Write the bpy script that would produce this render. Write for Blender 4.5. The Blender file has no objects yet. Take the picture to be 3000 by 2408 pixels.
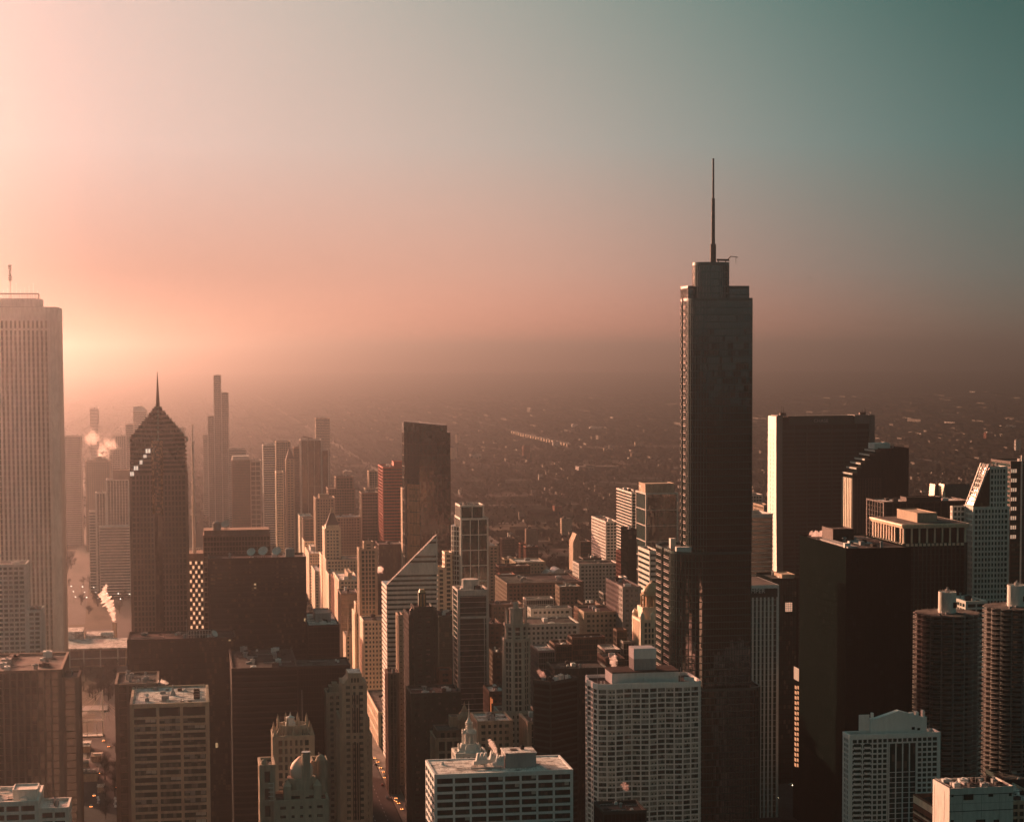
import bpy, math, random
from mathutils import Vector, Matrix
PI = math.pi
R = math.radians
rnd = random.Random(7)
scn = bpy.context.scene
COL = scn.collection

# ------------------------------------------------------------------ camera
CAMZ = 314.0            # observation deck height
FPX = 5900.0            # focal length in photograph pixels (3000 wide)
PPY = 1420.0            # row of the optical axis
PITCH = math.atan(387 / FPX)
ROLL = -0.0045
cam_d = bpy.data.cameras.new('camera')
cam = bpy.data.objects.new('camera', cam_d)
COL.objects.link(cam)
cam_d.sensor_width = 36.0
cam_d.lens = FPX / 3000 * 36.0
cam_d.shift_y = (PPY - 1204) / 3000
cam_d.clip_start = 1.0
cam_d.clip_end = 90000
CM = Matrix.Translation((0, 0, CAMZ)) @ Matrix.Rotation(PI / 2 - PITCH, 4, 'X') @ Matrix.Rotation(ROLL, 4, 'Z')
cam.matrix_world = CM
scn.camera = cam
CMI = CM.inverted()

# ------------------------------------------------------------------ sky
def srgb(r, g, b, k=1.0):
    def f(c):
        c /= 255.0
        return (c / 12.92 if c <= 0.04045 else ((c + 0.055) / 1.055) ** 2.4) * k
    return (f(r), f(g), f(b), 1.0)

SUN_AZ = -42.0
SUN_EL = 11.0
HZ_DENS = 1.25e-4
world = bpy.data.worlds.new('World')
scn.world = world
world.use_nodes = True
WN = world.node_tree
WN.nodes.clear()
wl = WN.links.new
def wn(t, **k):
    n = WN.nodes.new(t)
    for a, b in k.items():
        setattr(n, a, b)
    return n
def wmath(op, a, b=None):
    n = wn('ShaderNodeMath', operation=op)
    for i, v in enumerate((a, b)):
        if v is None: continue
        if isinstance(v, (int, float)): n.inputs[i].default_value = v
        else: wl(v, n.inputs[i])
    return n.outputs[0]
tc = wn('ShaderNodeTexCoord')
sep = wn('ShaderNodeSeparateXYZ')
wl(tc.outputs['Generated'], sep.inputs[0])
az = wmath('ARCTAN2', sep.outputs[0], sep.outputs[1])      # 0 = view axis, + right
el = wmath('ARCSINE', sep.outputs[2])
azf = wmath('ADD', wmath('MULTIPLY', az, 1 / R(240)), 0.5)  # -120..120 degrees -> 0..1
def A(d): return d / 240 + 0.5
def row(stops):
    n = wn('ShaderNodeValToRGB')
    n.color_ramp.interpolation = 'B_SPLINE'
    e = n.color_ramp.elements
    while len(e) < len(stops): e.new(0.5)
    for q, (p, c) in zip(e, sorted(stops, key=lambda s: s[0])):
        q.position = A(p); q.color = c
    wl(azf, n.inputs[0])
    return n.outputs[0]
NORTH = srgb(76, 104, 99)
SKY = [  # elevation, colours at azimuths
 (0.3, [(-118, srgb(84, 100, 94)), (-90, srgb(190, 150, 125)), (-60, srgb(240, 190, 155)), (-38, srgb(255, 215, 180)), (-20, srgb(200, 136, 108)), (-13, srgb(210, 142, 114)), (-7, srgb(250, 168, 136)), (0, srgb(240, 152, 124)), (7, srgb(186, 122, 100)), (13.5, srgb(112, 104, 90)), (25, srgb(60, 72, 66)), (50, srgb(50, 72, 68)), (118, srgb(66, 90, 85))]),
 (2.3, [(-118, srgb(88, 106, 101)), (-90, srgb(190, 170, 150)), (-60, srgb(240, 205, 180)), (-38, srgb(226, 186, 166)), (-20, srgb(150, 118, 108)), (-13, srgb(170, 130, 116)), (-7, srgb(222, 164, 142)), (0, srgb(228, 172, 150)), (7, srgb(160, 136, 124)), (13.5, srgb(106, 114, 106)), (25, srgb(62, 82, 76)), (50, srgb(54, 80, 76)), (118, srgb(70, 96, 91))]),
 (5.8, [(-118, srgb(90, 110, 106)), (-90, srgb(180, 176, 164)), (-60, srgb(236, 210, 196)), (-38, srgb(226, 200, 188)), (-20, srgb(180, 160, 155)), (-13, srgb(216, 190, 180)), (-7, srgb(218, 190, 177)), (0, srgb(192, 178, 166)), (7, srgb(132, 146, 140)), (13.5, srgb(80, 112, 106)), (25, srgb(56, 88, 84)), (50, srgb(56, 90, 86)), (118, srgb(74, 102, 97))]),
 (10.2, [(-118, srgb(90, 114, 110)), (-90, srgb(170, 176, 168)), (-60, srgb(224, 208, 198)), (-38, srgb(216, 192, 182)), (-20, srgb(192, 174, 168)), (-13, srgb(224, 194, 184)), (-7, srgb(203, 190, 178)), (0, srgb(160, 164, 155)), (7, srgb(98, 130, 123)), (13.5, srgb(57, 91, 85)), (25, srgb(50, 84, 80)), (50, srgb(56, 92, 88)), (118, srgb(78, 108, 103))]),
]
col = None
prev = None
for e0, st in SKY:
    c = row(st)
    if col is None:
        col = c
    else:
        mr = wn('ShaderNodeMapRange', clamp=True)
        wl(el, mr.inputs[0])
        mr.inputs[1].default_value = R(prev); mr.inputs[2].default_value = R(e0)
        mx = wn('ShaderNodeMix', data_type='RGBA')
        wl(mr.outputs[0], mx.inputs[0]); wl(col, mx.inputs[6]); wl(c, mx.inputs[7])
        col = mx.outputs[2]
    prev = e0
def blend(sock, lo, hi, a, b):
    mr = wn('ShaderNodeMapRange', clamp=True)
    mr.interpolation_type = 'SMOOTHSTEP'
    wl(sock, mr.inputs[0])
    mr.inputs[1].default_value = lo; mr.inputs[2].default_value = hi
    mx = wn('ShaderNodeMix', data_type='RGBA')
    wl(mr.outputs[0], mx.inputs[0]); wl(a, mx.inputs[6]) if not isinstance(a, tuple) else None
    if isinstance(b, tuple): mx.inputs[7].default_value = b
    else: wl(b, mx.inputs[7])
    return mx.outputs[2]
col = blend(el, R(12), R(45), col, srgb(72, 104, 101))
absaz = wmath('ABSOLUTE', az)
col = blend(absaz, R(95), R(125), col, NORTH)
nish = wn('ShaderNodeTexSky', sky_type='NISHITA', sun_disc=False)
nish.sun_elevation = R(SUN_EL)
nish.sun_rotation = R(SUN_AZ)
bg1 = wn("ShaderNodeBackground")
# the sky is brightest in a thin belt on the horizon ahead
belt = wn('ShaderNodeMapRange', clamp=True); wl(el, belt.inputs[0])
belt.inputs[1].default_value = R(0.1); belt.inputs[2].default_value = R(2.6); belt.inputs[3].default_value = 1.0; belt.inputs[4].default_value = 0.0
baz = wn('ShaderNodeMapRange', clamp=True); baz.interpolation_type = 'SMOOTHSTEP'; wl(wmath('ABSOLUTE', wmath('ADD', az, R(1.0))), baz.inputs[0])
baz.inputs[1].default_value = R(3.0); baz.inputs[2].default_value = R(13.0); baz.inputs[3].default_value = 1.0; baz.inputs[4].default_value = 0.0
wl(wmath('MULTIPLY', wmath('ADD', wmath('MULTIPLY', wmath('MULTIPLY', wmath('POWER', belt.outputs[0], 1.5), baz.outputs[0]), 0.12), 1.0), 0.392), bg1.inputs[1])
wl(col, bg1.inputs[0])
bg2 = wn('ShaderNodeBackground'); bg2.inputs[1].default_value = 0.0
wl(nish.outputs[0], bg2.inputs[0])
# added glow disc out of view at the left, there to light the haze
dt = wn('ShaderNodeVectorMath', operation='DOT_PRODUCT')
wl(tc.outputs['Generated'], dt.inputs[0])
GLOW_AZ, GLOW_EL = -24.5, 9.0
dt.inputs[1].default_value = (math.sin(R(GLOW_AZ)) * math.cos(R(GLOW_EL)), math.cos(R(GLOW_AZ)) * math.cos(R(GLOW_EL)), math.sin(R(GLOW_EL)))
ma = wn('ShaderNodeMapRange', clamp=True)
wl(dt.outputs['Value'], ma.inputs[0])
ma.inputs[1].default_value = math.cos(R(5.5)); ma.inputs[2].default_value = 1.0
ma.inputs[3].default_value = 0.0; ma.inputs[4].default_value = 1.0
HAZE_GLOW = 285.0
bg3 = wn('ShaderNodeBackground'); bg3.inputs[0].default_value = (1.0, 0.355, 0.215, 1)
wl(wmath('MULTIPLY', wmath('POWER', ma.outputs[0], 1.0), HAZE_GLOW), bg3.inputs[1])
add0 = wn('ShaderNodeAddShader')
wl(bg1.outputs[0], add0.inputs[0]); wl(bg3.outputs[0], add0.inputs[1])
bg1 = add0
add = wn('ShaderNodeAddShader')
wl(bg1.outputs[0], add.inputs[0]); wl(bg2.outputs[0], add.inputs[1])
wo = wn('ShaderNodeOutputWorld')
wl(add.outputs[0], wo.inputs[0])

# ------------------------------------------------------------------ sun
sd = bpy.data.lights.new('sun', 'SUN')
sd.energy = 5.0
sd.angle = R(0.5)
sd.color = (1.0, 0.51, 0.30)
sun = bpy.data.objects.new('sun', sd)
COL.objects.link(sun)
sdir = Vector((math.sin(R(SUN_AZ)) * math.cos(R(SUN_EL)), math.cos(R(SUN_AZ)) * math.cos(R(SUN_EL)), math.sin(R(SUN_EL))))
sun.rotation_euler = sdir.to_track_quat('Z', 'Y').to_euler()
sun.location = (0, 0, 900)

scn.view_settings.view_transform = 'Standard'
scn.view_settings.look = 'None'
scn.view_settings.exposure = 1.35
scn.view_settings.gamma = 1.0
cy = scn.cycles
cy.max_bounces = 4
cy.diffuse_bounces = 2
cy.glossy_bounces = 2
cy.transmission_bounces = 2
cy.volume_bounces = 0
cy.transparent_max_bounces = 8
cy.volume_step_rate = 4
cy.caustics_reflective = False
cy.caustics_refractive = False
cy.sample_clamp_indirect = 3
cy.use_denoising = True
try: cy.denoiser = 'OPENIMAGEDENOISE'
except Exception: pass

# ------------------------------------------------------------------ picture <-> world
GA = R(9.1)                                   # the street grid is turned by this much
U = Vector((math.cos(GA), math.sin(GA), 0))   # west (right)
V = Vector((-math.sin(GA), math.cos(GA), 0))  # south (away)
def proj(p):
    q = CMI @ Vector(p)
    return 1500 + FPX * q.x / -q.z, PPY - FPX * q.y / -q.z
CR = CM.to_3x3()
def at(px, py, Y):
    d = CR @ Vector(((px - 1500) / FPX, -(py - PPY) / FPX, -1))
    return Vector((0, 0, CAMZ)) + d * (Y / d.y)
def ground(px, py, z=0.0):
    d = CR @ Vector(((px - 1500) / FPX, -(py - PPY) / FPX, -1))
    return Vector((0, 0, CAMZ)) + d * ((z - CAMZ) / d.z)
def solve(P, d, px):
    t = 10.0; t0 = 0.0
    f0 = proj(P)[0] - px
    for _ in range(12):
        f = proj(P + d * t)[0] - px
        if abs(f - f0) < 1e-9: break
        t, t0, f0 = t - f * (t - t0) / (f - f0), t, f
    return t

# ------------------------------------------------------------------ materials
MATS = {}
def newmat(name):
    m = bpy.data.materials.new(name)
    m.use_nodes = True
    nt = m.node_tree
    return m, nt, nt.nodes['Principled BSDF']
def wall(name, c, rough=0.85, var=0.22, scale=0.08, spec=0.04):
    """stone, concrete, brick or metal cladding with streaks and soft stains"""
    if name in MATS: return MATS[name]
    m, nt, b = newmat(name)
    L = nt.links.new
    t = nt.nodes.new('ShaderNodeTexCoord')
    mp = nt.nodes.new('ShaderNodeMapping'); mp.inputs['Scale'].default_value = (1, 1, 0.25)
    L(t.outputs['Object'], mp.inputs[0])
    n1 = nt.nodes.new('ShaderNodeTexNoise'); n1.inputs['Scale'].default_value = scale; n1.inputs['Detail'].default_value = 6
    L(mp.outputs[0], n1.inputs['Vector'])
    n2 = nt.nodes.new('ShaderNodeTexNoise'); n2.inputs['Scale'].default_value = scale * 9; n2.inputs['Detail'].default_value = 3
    L(mp.outputs[0], n2.inputs['Vector'])
    ad = nt.nodes.new('ShaderNodeMath'); ad.operation = 'ADD'
    L(n1.outputs[0], ad.inputs[0]); L(n2.outputs[0], ad.inputs[1])
    mr = nt.nodes.new('ShaderNodeMapRange')
    mr.inputs[1].default_value = 0.7; mr.inputs[2].default_value = 1.3
    mr.inputs[3].default_value = 1 - var; mr.inputs[4].default_value = 1 + var
    L(ad.outputs[0], mr.inputs[0])
    mx = nt.nodes.new('ShaderNodeMix'); mx.data_type = 'RGBA'; mx.blend_type = 'MULTIPLY'
    mx.inputs[0].default_value = 1; mx.inputs[6].default_value = (*c, 1)
    L(mr.outputs[0], mx.inputs[7])
    L(mx.outputs[2], b.inputs['Base Color'])
    b.inputs['Roughness'].default_value = rough
    b.inputs['Specular IOR Level'].default_value = spec
    MATS[name] = m
    return m
def glass(name, c=(0.006, 0.026, 0.025), rough=0.12, ior=1.5, cell=(1.6, 1.6, 3.6), blind=(0.10, 0.10, 0.09), share=0.18, wob=0.03, spec=0.35, lit=None):
    """window glass: each pane has its own tilt and its own blinds"""
    if name in MATS: return MATS[name]
    m, nt, b = newmat(name)
    L = nt.links.new
    t = nt.nodes.new('ShaderNodeTexCoord')
    dv = nt.nodes.new('ShaderNodeVectorMath'); dv.operation = 'DIVIDE'; dv.inputs[1].default_value = cell
    L(t.outputs['Object'], dv.inputs[0])
    of = nt.nodes.new('ShaderNodeVectorMath'); of.operation = 'ADD'; of.inputs[1].default_value = (0.371, 0.413, 0.02)
    L(dv.outputs[0], of.inputs[0])
    fl = nt.nodes.new('ShaderNodeVectorMath'); fl.operation = 'FLOOR'
    L(of.outputs[0], fl.inputs[0])
    wnz = nt.nodes.new('ShaderNodeTexWhiteNoise'); wnz.noise_dimensions = '3D'
    L(fl.outputs[0], wnz.inputs['Vector'])
    cr = nt.nodes.new('ShaderNodeValToRGB')
    e = cr.color_ramp.elements
    e[0].position = 0.0; e[0].color = (*c, 1)
    e[1].position = 1.0; e[1].color = (*blind, 1)
    q = e.new(1 - share); q.color = tuple(x * 1.5 for x in c) + (1,)
    q = e.new(1 - share * 0.55); q.color = tuple(0.5 * (x + y) for x, y in zip(c, blind)) + (1,)
    L(wnz.outputs['Value'], cr.inputs[0])
    L(cr.outputs[0], b.inputs['Base Color'])
    b.inputs['Roughness'].default_value = rough
    b.inputs['IOR'].default_value = ior
    b.inputs['Specular IOR Level'].default_value = spec
    if wob:
        sb = nt.nodes.new('ShaderNodeVectorMath'); sb.operation = 'SUBTRACT'; sb.inputs[1].default_value = (0.5, 0.5, 0.5)
        L(wnz.outputs['Color'], sb.inputs[0])
        sc = nt.nodes.new('ShaderNodeVectorMath'); sc.operation = 'SCALE'; sc.inputs['Scale'].default_value = wob
        L(sb.outputs[0], sc.inputs[0])
        g = nt.nodes.new('ShaderNodeNewGeometry')
        an = nt.nodes.new('ShaderNodeVectorMath'); an.operation = 'ADD'
        L(g.outputs['Normal'], an.inputs[0]); L(sc.outputs[0], an.inputs[1])
        nm = nt.nodes.new('ShaderNodeVectorMath'); nm.operation = 'NORMALIZE'
        L(an.outputs[0], nm.inputs[0])
        L(nm.outputs[0], b.inputs['Normal'])
    if lit:   # (share of rooms with the lamps on, colour, strength)
        w2 = nt.nodes.new('ShaderNodeTexWhiteNoise'); w2.noise_dimensions = '3D'
        o2 = nt.nodes.new('ShaderNodeVectorMath'); o2.operation = 'ADD'; o2.inputs[1].default_value = (17.5, 3.5, 9.5)
        L(fl.outputs[0], o2.inputs[0]); L(o2.outputs[0], w2.inputs['Vector'])
        gt = nt.nodes.new('ShaderNodeMath'); gt.operation = 'GREATER_THAN'; gt.inputs[1].default_value = 1 - lit[0]
        L(w2.outputs['Value'], gt.inputs[0])
        ml = nt.nodes.new('ShaderNodeMath'); ml.operation = 'MULTIPLY'; ml.inputs[1].default_value = lit[2] * 0.40
        L(gt.outputs[0], ml.inputs[0])
        b.inputs['Emission Color'].default_value = (*lit[1], 1)
        L(ml.outputs[0], b.inputs['Emission Strength'])
    MATS[name] = m
    return m
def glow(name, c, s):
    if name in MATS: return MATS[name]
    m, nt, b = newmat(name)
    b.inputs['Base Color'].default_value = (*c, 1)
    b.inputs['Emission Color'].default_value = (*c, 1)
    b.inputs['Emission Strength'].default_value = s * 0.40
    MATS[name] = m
    return m

# cladding colours
W = {}
def defw(k, *a, **kw): W[k] = wall(k, *a, **kw)
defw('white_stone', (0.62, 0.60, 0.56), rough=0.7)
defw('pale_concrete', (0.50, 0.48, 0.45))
defw('white_concrete', (0.66, 0.67, 0.66), rough=0.8, var=0.1)
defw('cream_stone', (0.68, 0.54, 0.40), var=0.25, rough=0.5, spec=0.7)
defw('lit_stone', (0.80, 0.64, 0.48), var=0.22, rough=0.5, spec=0.6)  # cream stone made lighter so the canyon fronts look sunlit
defw('pale_terracotta', (0.40, 0.385, 0.34), var=0.25)
defw('tan_stone', (0.38, 0.31, 0.24), var=0.3)
defw('brown_stone', (0.20, 0.15, 0.12), var=0.3)
defw('red_brick', (0.20, 0.085, 0.06), var=0.35)
defw('dark_brick', (0.10, 0.07, 0.055), var=0.35)
defw('red_metal', (0.33, 0.08, 0.055), rough=0.5, var=0.08)
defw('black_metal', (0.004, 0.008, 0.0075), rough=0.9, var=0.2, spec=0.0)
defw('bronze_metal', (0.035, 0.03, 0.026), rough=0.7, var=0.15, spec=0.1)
defw('grey_granite', (0.24, 0.23, 0.22), rough=0.6)
defw('dark_granite', (0.018, 0.042, 0.040), rough=0.8, spec=0.1)
defw('steel', (0.42, 0.42, 0.41), rough=0.35, var=0.08, spec=0.6)
defw('green_stone', (0.022, 0.055, 0.047), rough=0.6, var=0.3)
defw('gold_leaf', (0.45, 0.26, 0.10), rough=0.35, spec=0.7)
def roofing(k, c, patch):
    """roof membrane laid in sheets, patched and stained"""
    m = wall(k, c, var=0.4, scale=0.14, rough=0.9)
    nt = m.node_tree; b = nt.nodes['Principled BSDF']; L = nt.links.new
    src = b.inputs['Base Color'].links[0].from_socket
    t = nt.nodes.new('ShaderNodeTexCoord'); br = nt.nodes.new('ShaderNodeTexBrick')
    br.inputs['Scale'].default_value = 1; br.inputs['Brick Width'].default_value = 7.5; br.inputs['Row Height'].default_value = 3.2; br.inputs['Mortar Size'].default_value = 0.12
    br.inputs['Color1'].default_value = (1.15, 1.15, 1.15, 1); br.inputs['Color2'].default_value = (patch, patch, patch, 1); br.inputs['Mortar'].default_value = (0.45, 0.45, 0.45, 1)
    L(t.outputs['Object'], br.inputs['Vector'])
    n = nt.nodes.new('ShaderNodeTexNoise'); n.inputs['Scale'].default_value = 0.22; n.inputs['Detail'].default_value = 7
    L(t.outputs['Object'], n.inputs['Vector'])
    cr = nt.nodes.new('ShaderNodeValToRGB'); cr.color_ramp.elements[0].position = 0.38; cr.color_ramp.elements[0].color = (0.4, 0.4, 0.4, 1); cr.color_ramp.elements[1].position = 0.5
    L(n.outputs[0], cr.inputs[0])
    a = nt.nodes.new('ShaderNodeMix'); a.data_type = 'RGBA'; a.blend_type = 'MULTIPLY'; a.inputs[0].default_value = 1
    L(src, a.inputs[6]); L(br.outputs[0], a.inputs[7])
    d = nt.nodes.new('ShaderNodeMix'); d.data_type = 'RGBA'; d.blend_type = 'MULTIPLY'; d.inputs[0].default_value = 1
    L(a.outputs[2], d.inputs[6]); L(cr.outputs[0], d.inputs[7]); L(d.outputs[2], b.inputs['Base Color'])
    W[k] = m
roofing('roof_gravel', (0.10, 0.095, 0.09), 0.75)
roofing('roof_pale', (0.66, 0.63, 0.60), 0.8)
roofing('roof_dark', (0.045, 0.045, 0.045), 0.7)
defw('machine_grey', (0.30, 0.30, 0.30), var=0.2)
defw('machine_white', (0.62, 0.62, 0.60), var=0.15)
defw('verdigris', (0.16, 0.22, 0.19), var=0.3)
defw('slate', (0.07, 0.065, 0.06), var=0.4)
G = {}
def defg(k, *a, **kw): G[k] = glass(k, *a, **kw)
defg('dark_glass')
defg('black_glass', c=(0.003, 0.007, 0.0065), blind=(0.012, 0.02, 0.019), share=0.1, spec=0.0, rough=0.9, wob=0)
defg('office_glass', c=(0.010, 0.026, 0.025), blind=(0.16, 0.16, 0.14), share=0.3)
defg('home_glass', c=(0.008, 0.026, 0.025), blind=(0.36, 0.38, 0.35), share=0.45, cell=(1.5, 1.5, 2.75))
defg('mirror_glass', c=(0.005, 0.026, 0.025), blind=(0.02, 0.026, 0.025), share=0.2, ior=1.7, spec=0.5, rough=0.08, wob=0.02)
defg('bronze_glass', c=(0.03, 0.02, 0.012), blind=(0.12, 0.09, 0.06), share=0.25, ior=1.8)
defg('lit_office_glass', c=(0.02, 0.018, 0.014), blind=(0.14, 0.10, 0.07), share=0.2, lit=(0.0035, (1.0, 0.60, 0.30), 0.45))
defg('painted_sunrise_glass', c=(0.14, 0.07, 0.035), blind=(0.75, 0.42, 0.24), share=0.6, ior=2.0, rough=0.15, wob=0.1, cell=(1.1, 1.1, 1.3))  # sunrise reflection put into the glass colour as gold
defg('gold_glint_glass', c=(0.26, 0.14, 0.07), blind=(0.5, 0.27, 0.15), share=0.6, ior=2.4, rough=0.15, wob=0.12, cell=(1.5, 1.5, 3.8))  # gold base colour stands for the mirrored morning sky

# ------------------------------------------------------------------ mesh building
class MB:
    def __init__(s):
        s.v = []; s.f = []; s.m = []; s.cur = 0
    def quadbox(s, c8):
        n = len(s.v); s.v += c8
        s.f += [(n, n + 3, n + 2, n + 1), (n + 4, n + 5, n + 6, n + 7), (n, n + 1, n + 5, n + 4), (n + 1, n + 2, n + 6, n + 5), (n + 2, n + 3, n + 7, n + 6), (n + 3, n, n + 4, n + 7)]
        s.m += [s.cur] * 6
        return s
    def box(s, x0, x1, y0, y1, z0, z1):
        return s.quadbox([(x0, y0, z0), (x1, y0, z0), (x1, y1, z0), (x0, y1, z0), (x0, y0, z1), (x1, y0, z1), (x1, y1, z1), (x0, y1, z1)])
    def obox(s, p, d, o, t0, t1, o0, o1, z0, z1):
        def P(t, q, z): return (p[0] + d[0] * t + o[0] * q, p[1] + d[1] * t + o[1] * q, z)
        return s.quadbox([P(t0, o1, z0), P(t1, o1, z0), P(t1, o0, z0), P(t0, o0, z0), P(t0, o1, z1), P(t1, o1, z1), P(t1, o0, z1), P(t0, o0, z1)])
    def prism(s, poly, z0, z1, cap=True, top=None):
        n = len(s.v); k = len(poly)
        tp = top or poly
        s.v += [(x, y, z0) for x, y in poly] + [(x, y, z1) for x, y in tp]
        for i in range(k):
            j = (i + 1) % k
            s.f.append((n + i, n + j, n + k + j, n + k + i)); s.m.append(s.cur)
        if cap:
            s.f.append(tuple(range(n + k, n + 2 * k))); s.m.append(s.cur)
            s.f.append(tuple(range(n + k - 1, n - 1, -1))); s.m.append(s.cur)
        return s
    def face(s, pts):
        n = len(s.v); s.v += [tuple(p) for p in pts]; s.f.append(tuple(range(n, n + len(pts)))); s.m.append(s.cur)
        return s
    def lathe(s, cx, cy, prof, n=16, a0=0.0):
        """prof: list of (radius, z) from bottom to top"""
        b = len(s.v)
        for r, z in prof:
            s.v += [(cx + r * math.cos(a0 + 2 * PI * i / n), cy + r * math.sin(a0 + 2 * PI * i / n), z) for i in range(n)]
        for k in range(len(prof) - 1):
            for i in range(n):
                j = (i + 1) % n
                s.f.append((b + k * n + i, b + k * n + j, b + (k + 1) * n + j, b + (k + 1) * n + i)); s.m.append(s.cur)
        s.f.append(tuple(b + (len(prof) - 1) * n + i for i in range(n))); s.m.append(s.cur)
        s.f.append(tuple(b + i for i in reversed(range(n)))); s.m.append(s.cur)
        return s
    def tube(s, p, q, r, n=6):
        p = Vector(p); q = Vector(q); d = (q - p).normalized()
        a = d.orthogonal().normalized(); c = d.cross(a)
        b = len(s.v)
        for e in (p, q):
            for i in range(n):
                w = e + a * (r * math.cos(2 * PI * i / n)) + c * (r * math.sin(2 * PI * i / n))
                s.v.append(tuple(w))
        for i in range(n):
            j = (i + 1) % n
            s.f.append((b + i, b + j, b + n + j, b + n + i)); s.m.append(s.cur)
        s.f.append(tuple(b + n + i for i in range(n))); s.m.append(s.cur)
        s.f.append(tuple(b + i for i in reversed(range(n)))); s.m.append(s.cur)
        return s
    def pyr(s, poly, z0, apex):
        n = len(s.v); k = len(poly)
        s.v += [(x, y, z0) for x, y in poly] + [apex]
        for i in range(k):
            s.f.append((n + i, n + (i + 1) % k, n + k)); s.m.append(s.cur)
        s.f.append(tuple(range(n + k - 1, n - 1, -1))); s.m.append(s.cur)
        return s
    def build(s, name, mat, parent=None, label=None, kind=None, smooth=False, **props):
        me = bpy.data.meshes.new(name)
        me.from_pydata(s.v, [], s.f)
        mats = mat if isinstance(mat, (list, tuple)) else [mat]
        for m in mats: me.materials.append(m)
        if len(mats) > 1: me.polygons.foreach_set('material_index', s.m)
        if smooth: me.polygons.foreach_set('use_smooth', [True] * len(s.f))
        me.update()
        o = bpy.data.objects.new(name, me)
        COL.objects.link(o)
        if parent is not None: o.parent = parent
        if label: o['label'] = label
        if kind: o['kind'] = kind
        for a, b in props.items(): o[a] = b
        return o
def thing(name, label, cat, loc=(0, 0, 0), rot=0.0, group=None):
    o = bpy.data.objects.new(name, None)
    COL.objects.link(o)
    o.empty_display_size = 5
    o.location = loc; o.rotation_euler = (0, 0, rot)
    o['label'] = label; o['category'] = cat
    if group: o['group'] = group
    return o
def copy_tree(o, parent=None):
    c = o.copy(); COL.objects.link(c)
    if parent is not None: c.parent = parent
    for ch in list(o.children): copy_tree(ch, c)
    return c

# ------------------------------------------------------------------ facades
def rect(x0, x1, y0, y1): return [(x0, y0), (x1, y0), (x1, y1), (x0, y1)]   # counter-clockwise
def ST(**k):
    d = dict(fh=3.9, bay=3.0, pw=0.6, sh=1.4, cw=1.2, dp=0.35, pd=0.4, m='pale_concrete', g='dark_glass', skip=0)
    d.update(k)
    return d
def edges(poly):
    k = len(poly)
    for i in range(k):
        a = poly[i]; b = poly[(i + 1) % k]; c = poly[(i + 2) % k]
        L = math.hypot(b[0] - a[0], b[1] - a[1])
        if L < 0.01: continue
        d = ((b[0] - a[0]) / L, (b[1] - a[1]) / L)
        o = (d[1], -d[0])
        d2 = (c[0] - b[0], c[1] - b[1])
        yield a, d, o, L, (d[0] * d2[1] - d[1] * d2[0]) > 0
def facade(mb, poly, z0, z1, st):
    n = max(1, round((z1 - z0) / st['fh'])); fh = (z1 - z0) / n
    for a, d, o, L, convex in edges(poly):
        full = L > st['cw'] * 2.5
        if st['sh'] > 0:
            e = L + (st['dp'] - 0.01 if convex else 0)
            for k in range(n + 1):
                zz = z0 + k * fh
                mb.obox(a, d, o, 0, e, 0, st['dp'], max(z0, zz - st['sh'] * 0.6), min(z1, zz + st['sh'] * 0.4))
        if st['pw'] > 0 or st['cw'] > 0:
            nb = max(1, round((L - 2 * st['cw']) / st['bay'])) if full else 1
            e = L + (st['pd'] - 0.013 if convex else 0)
            if st['cw'] > 0:
                mb.obox(a, d, o, 0, min(st['cw'], L * 0.3), 0, st['pd'], z0, z1)
                mb.obox(a, d, o, L - min(st['cw'], L * 0.3), e, 0, st['pd'], z0, z1)
            if full and st['pw'] > 0:
                bw = (L - 2 * st['cw']) / nb
                for i in range(1, nb):
                    t = st['cw'] + i * bw
                    mb.obox(a, d, o, t - st['pw'] / 2, t + st['pw'] / 2, 0, st['pd'], z0, z1)
def ring(mb, poly, z0, z1, th=0.5, out=0.45):
    for a, d, o, L, convex in edges(poly):
        mb.obox(a, d, o, -0.0, L + (out - 0.01 if convex else 0), -th, out, z0, z1)
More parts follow.
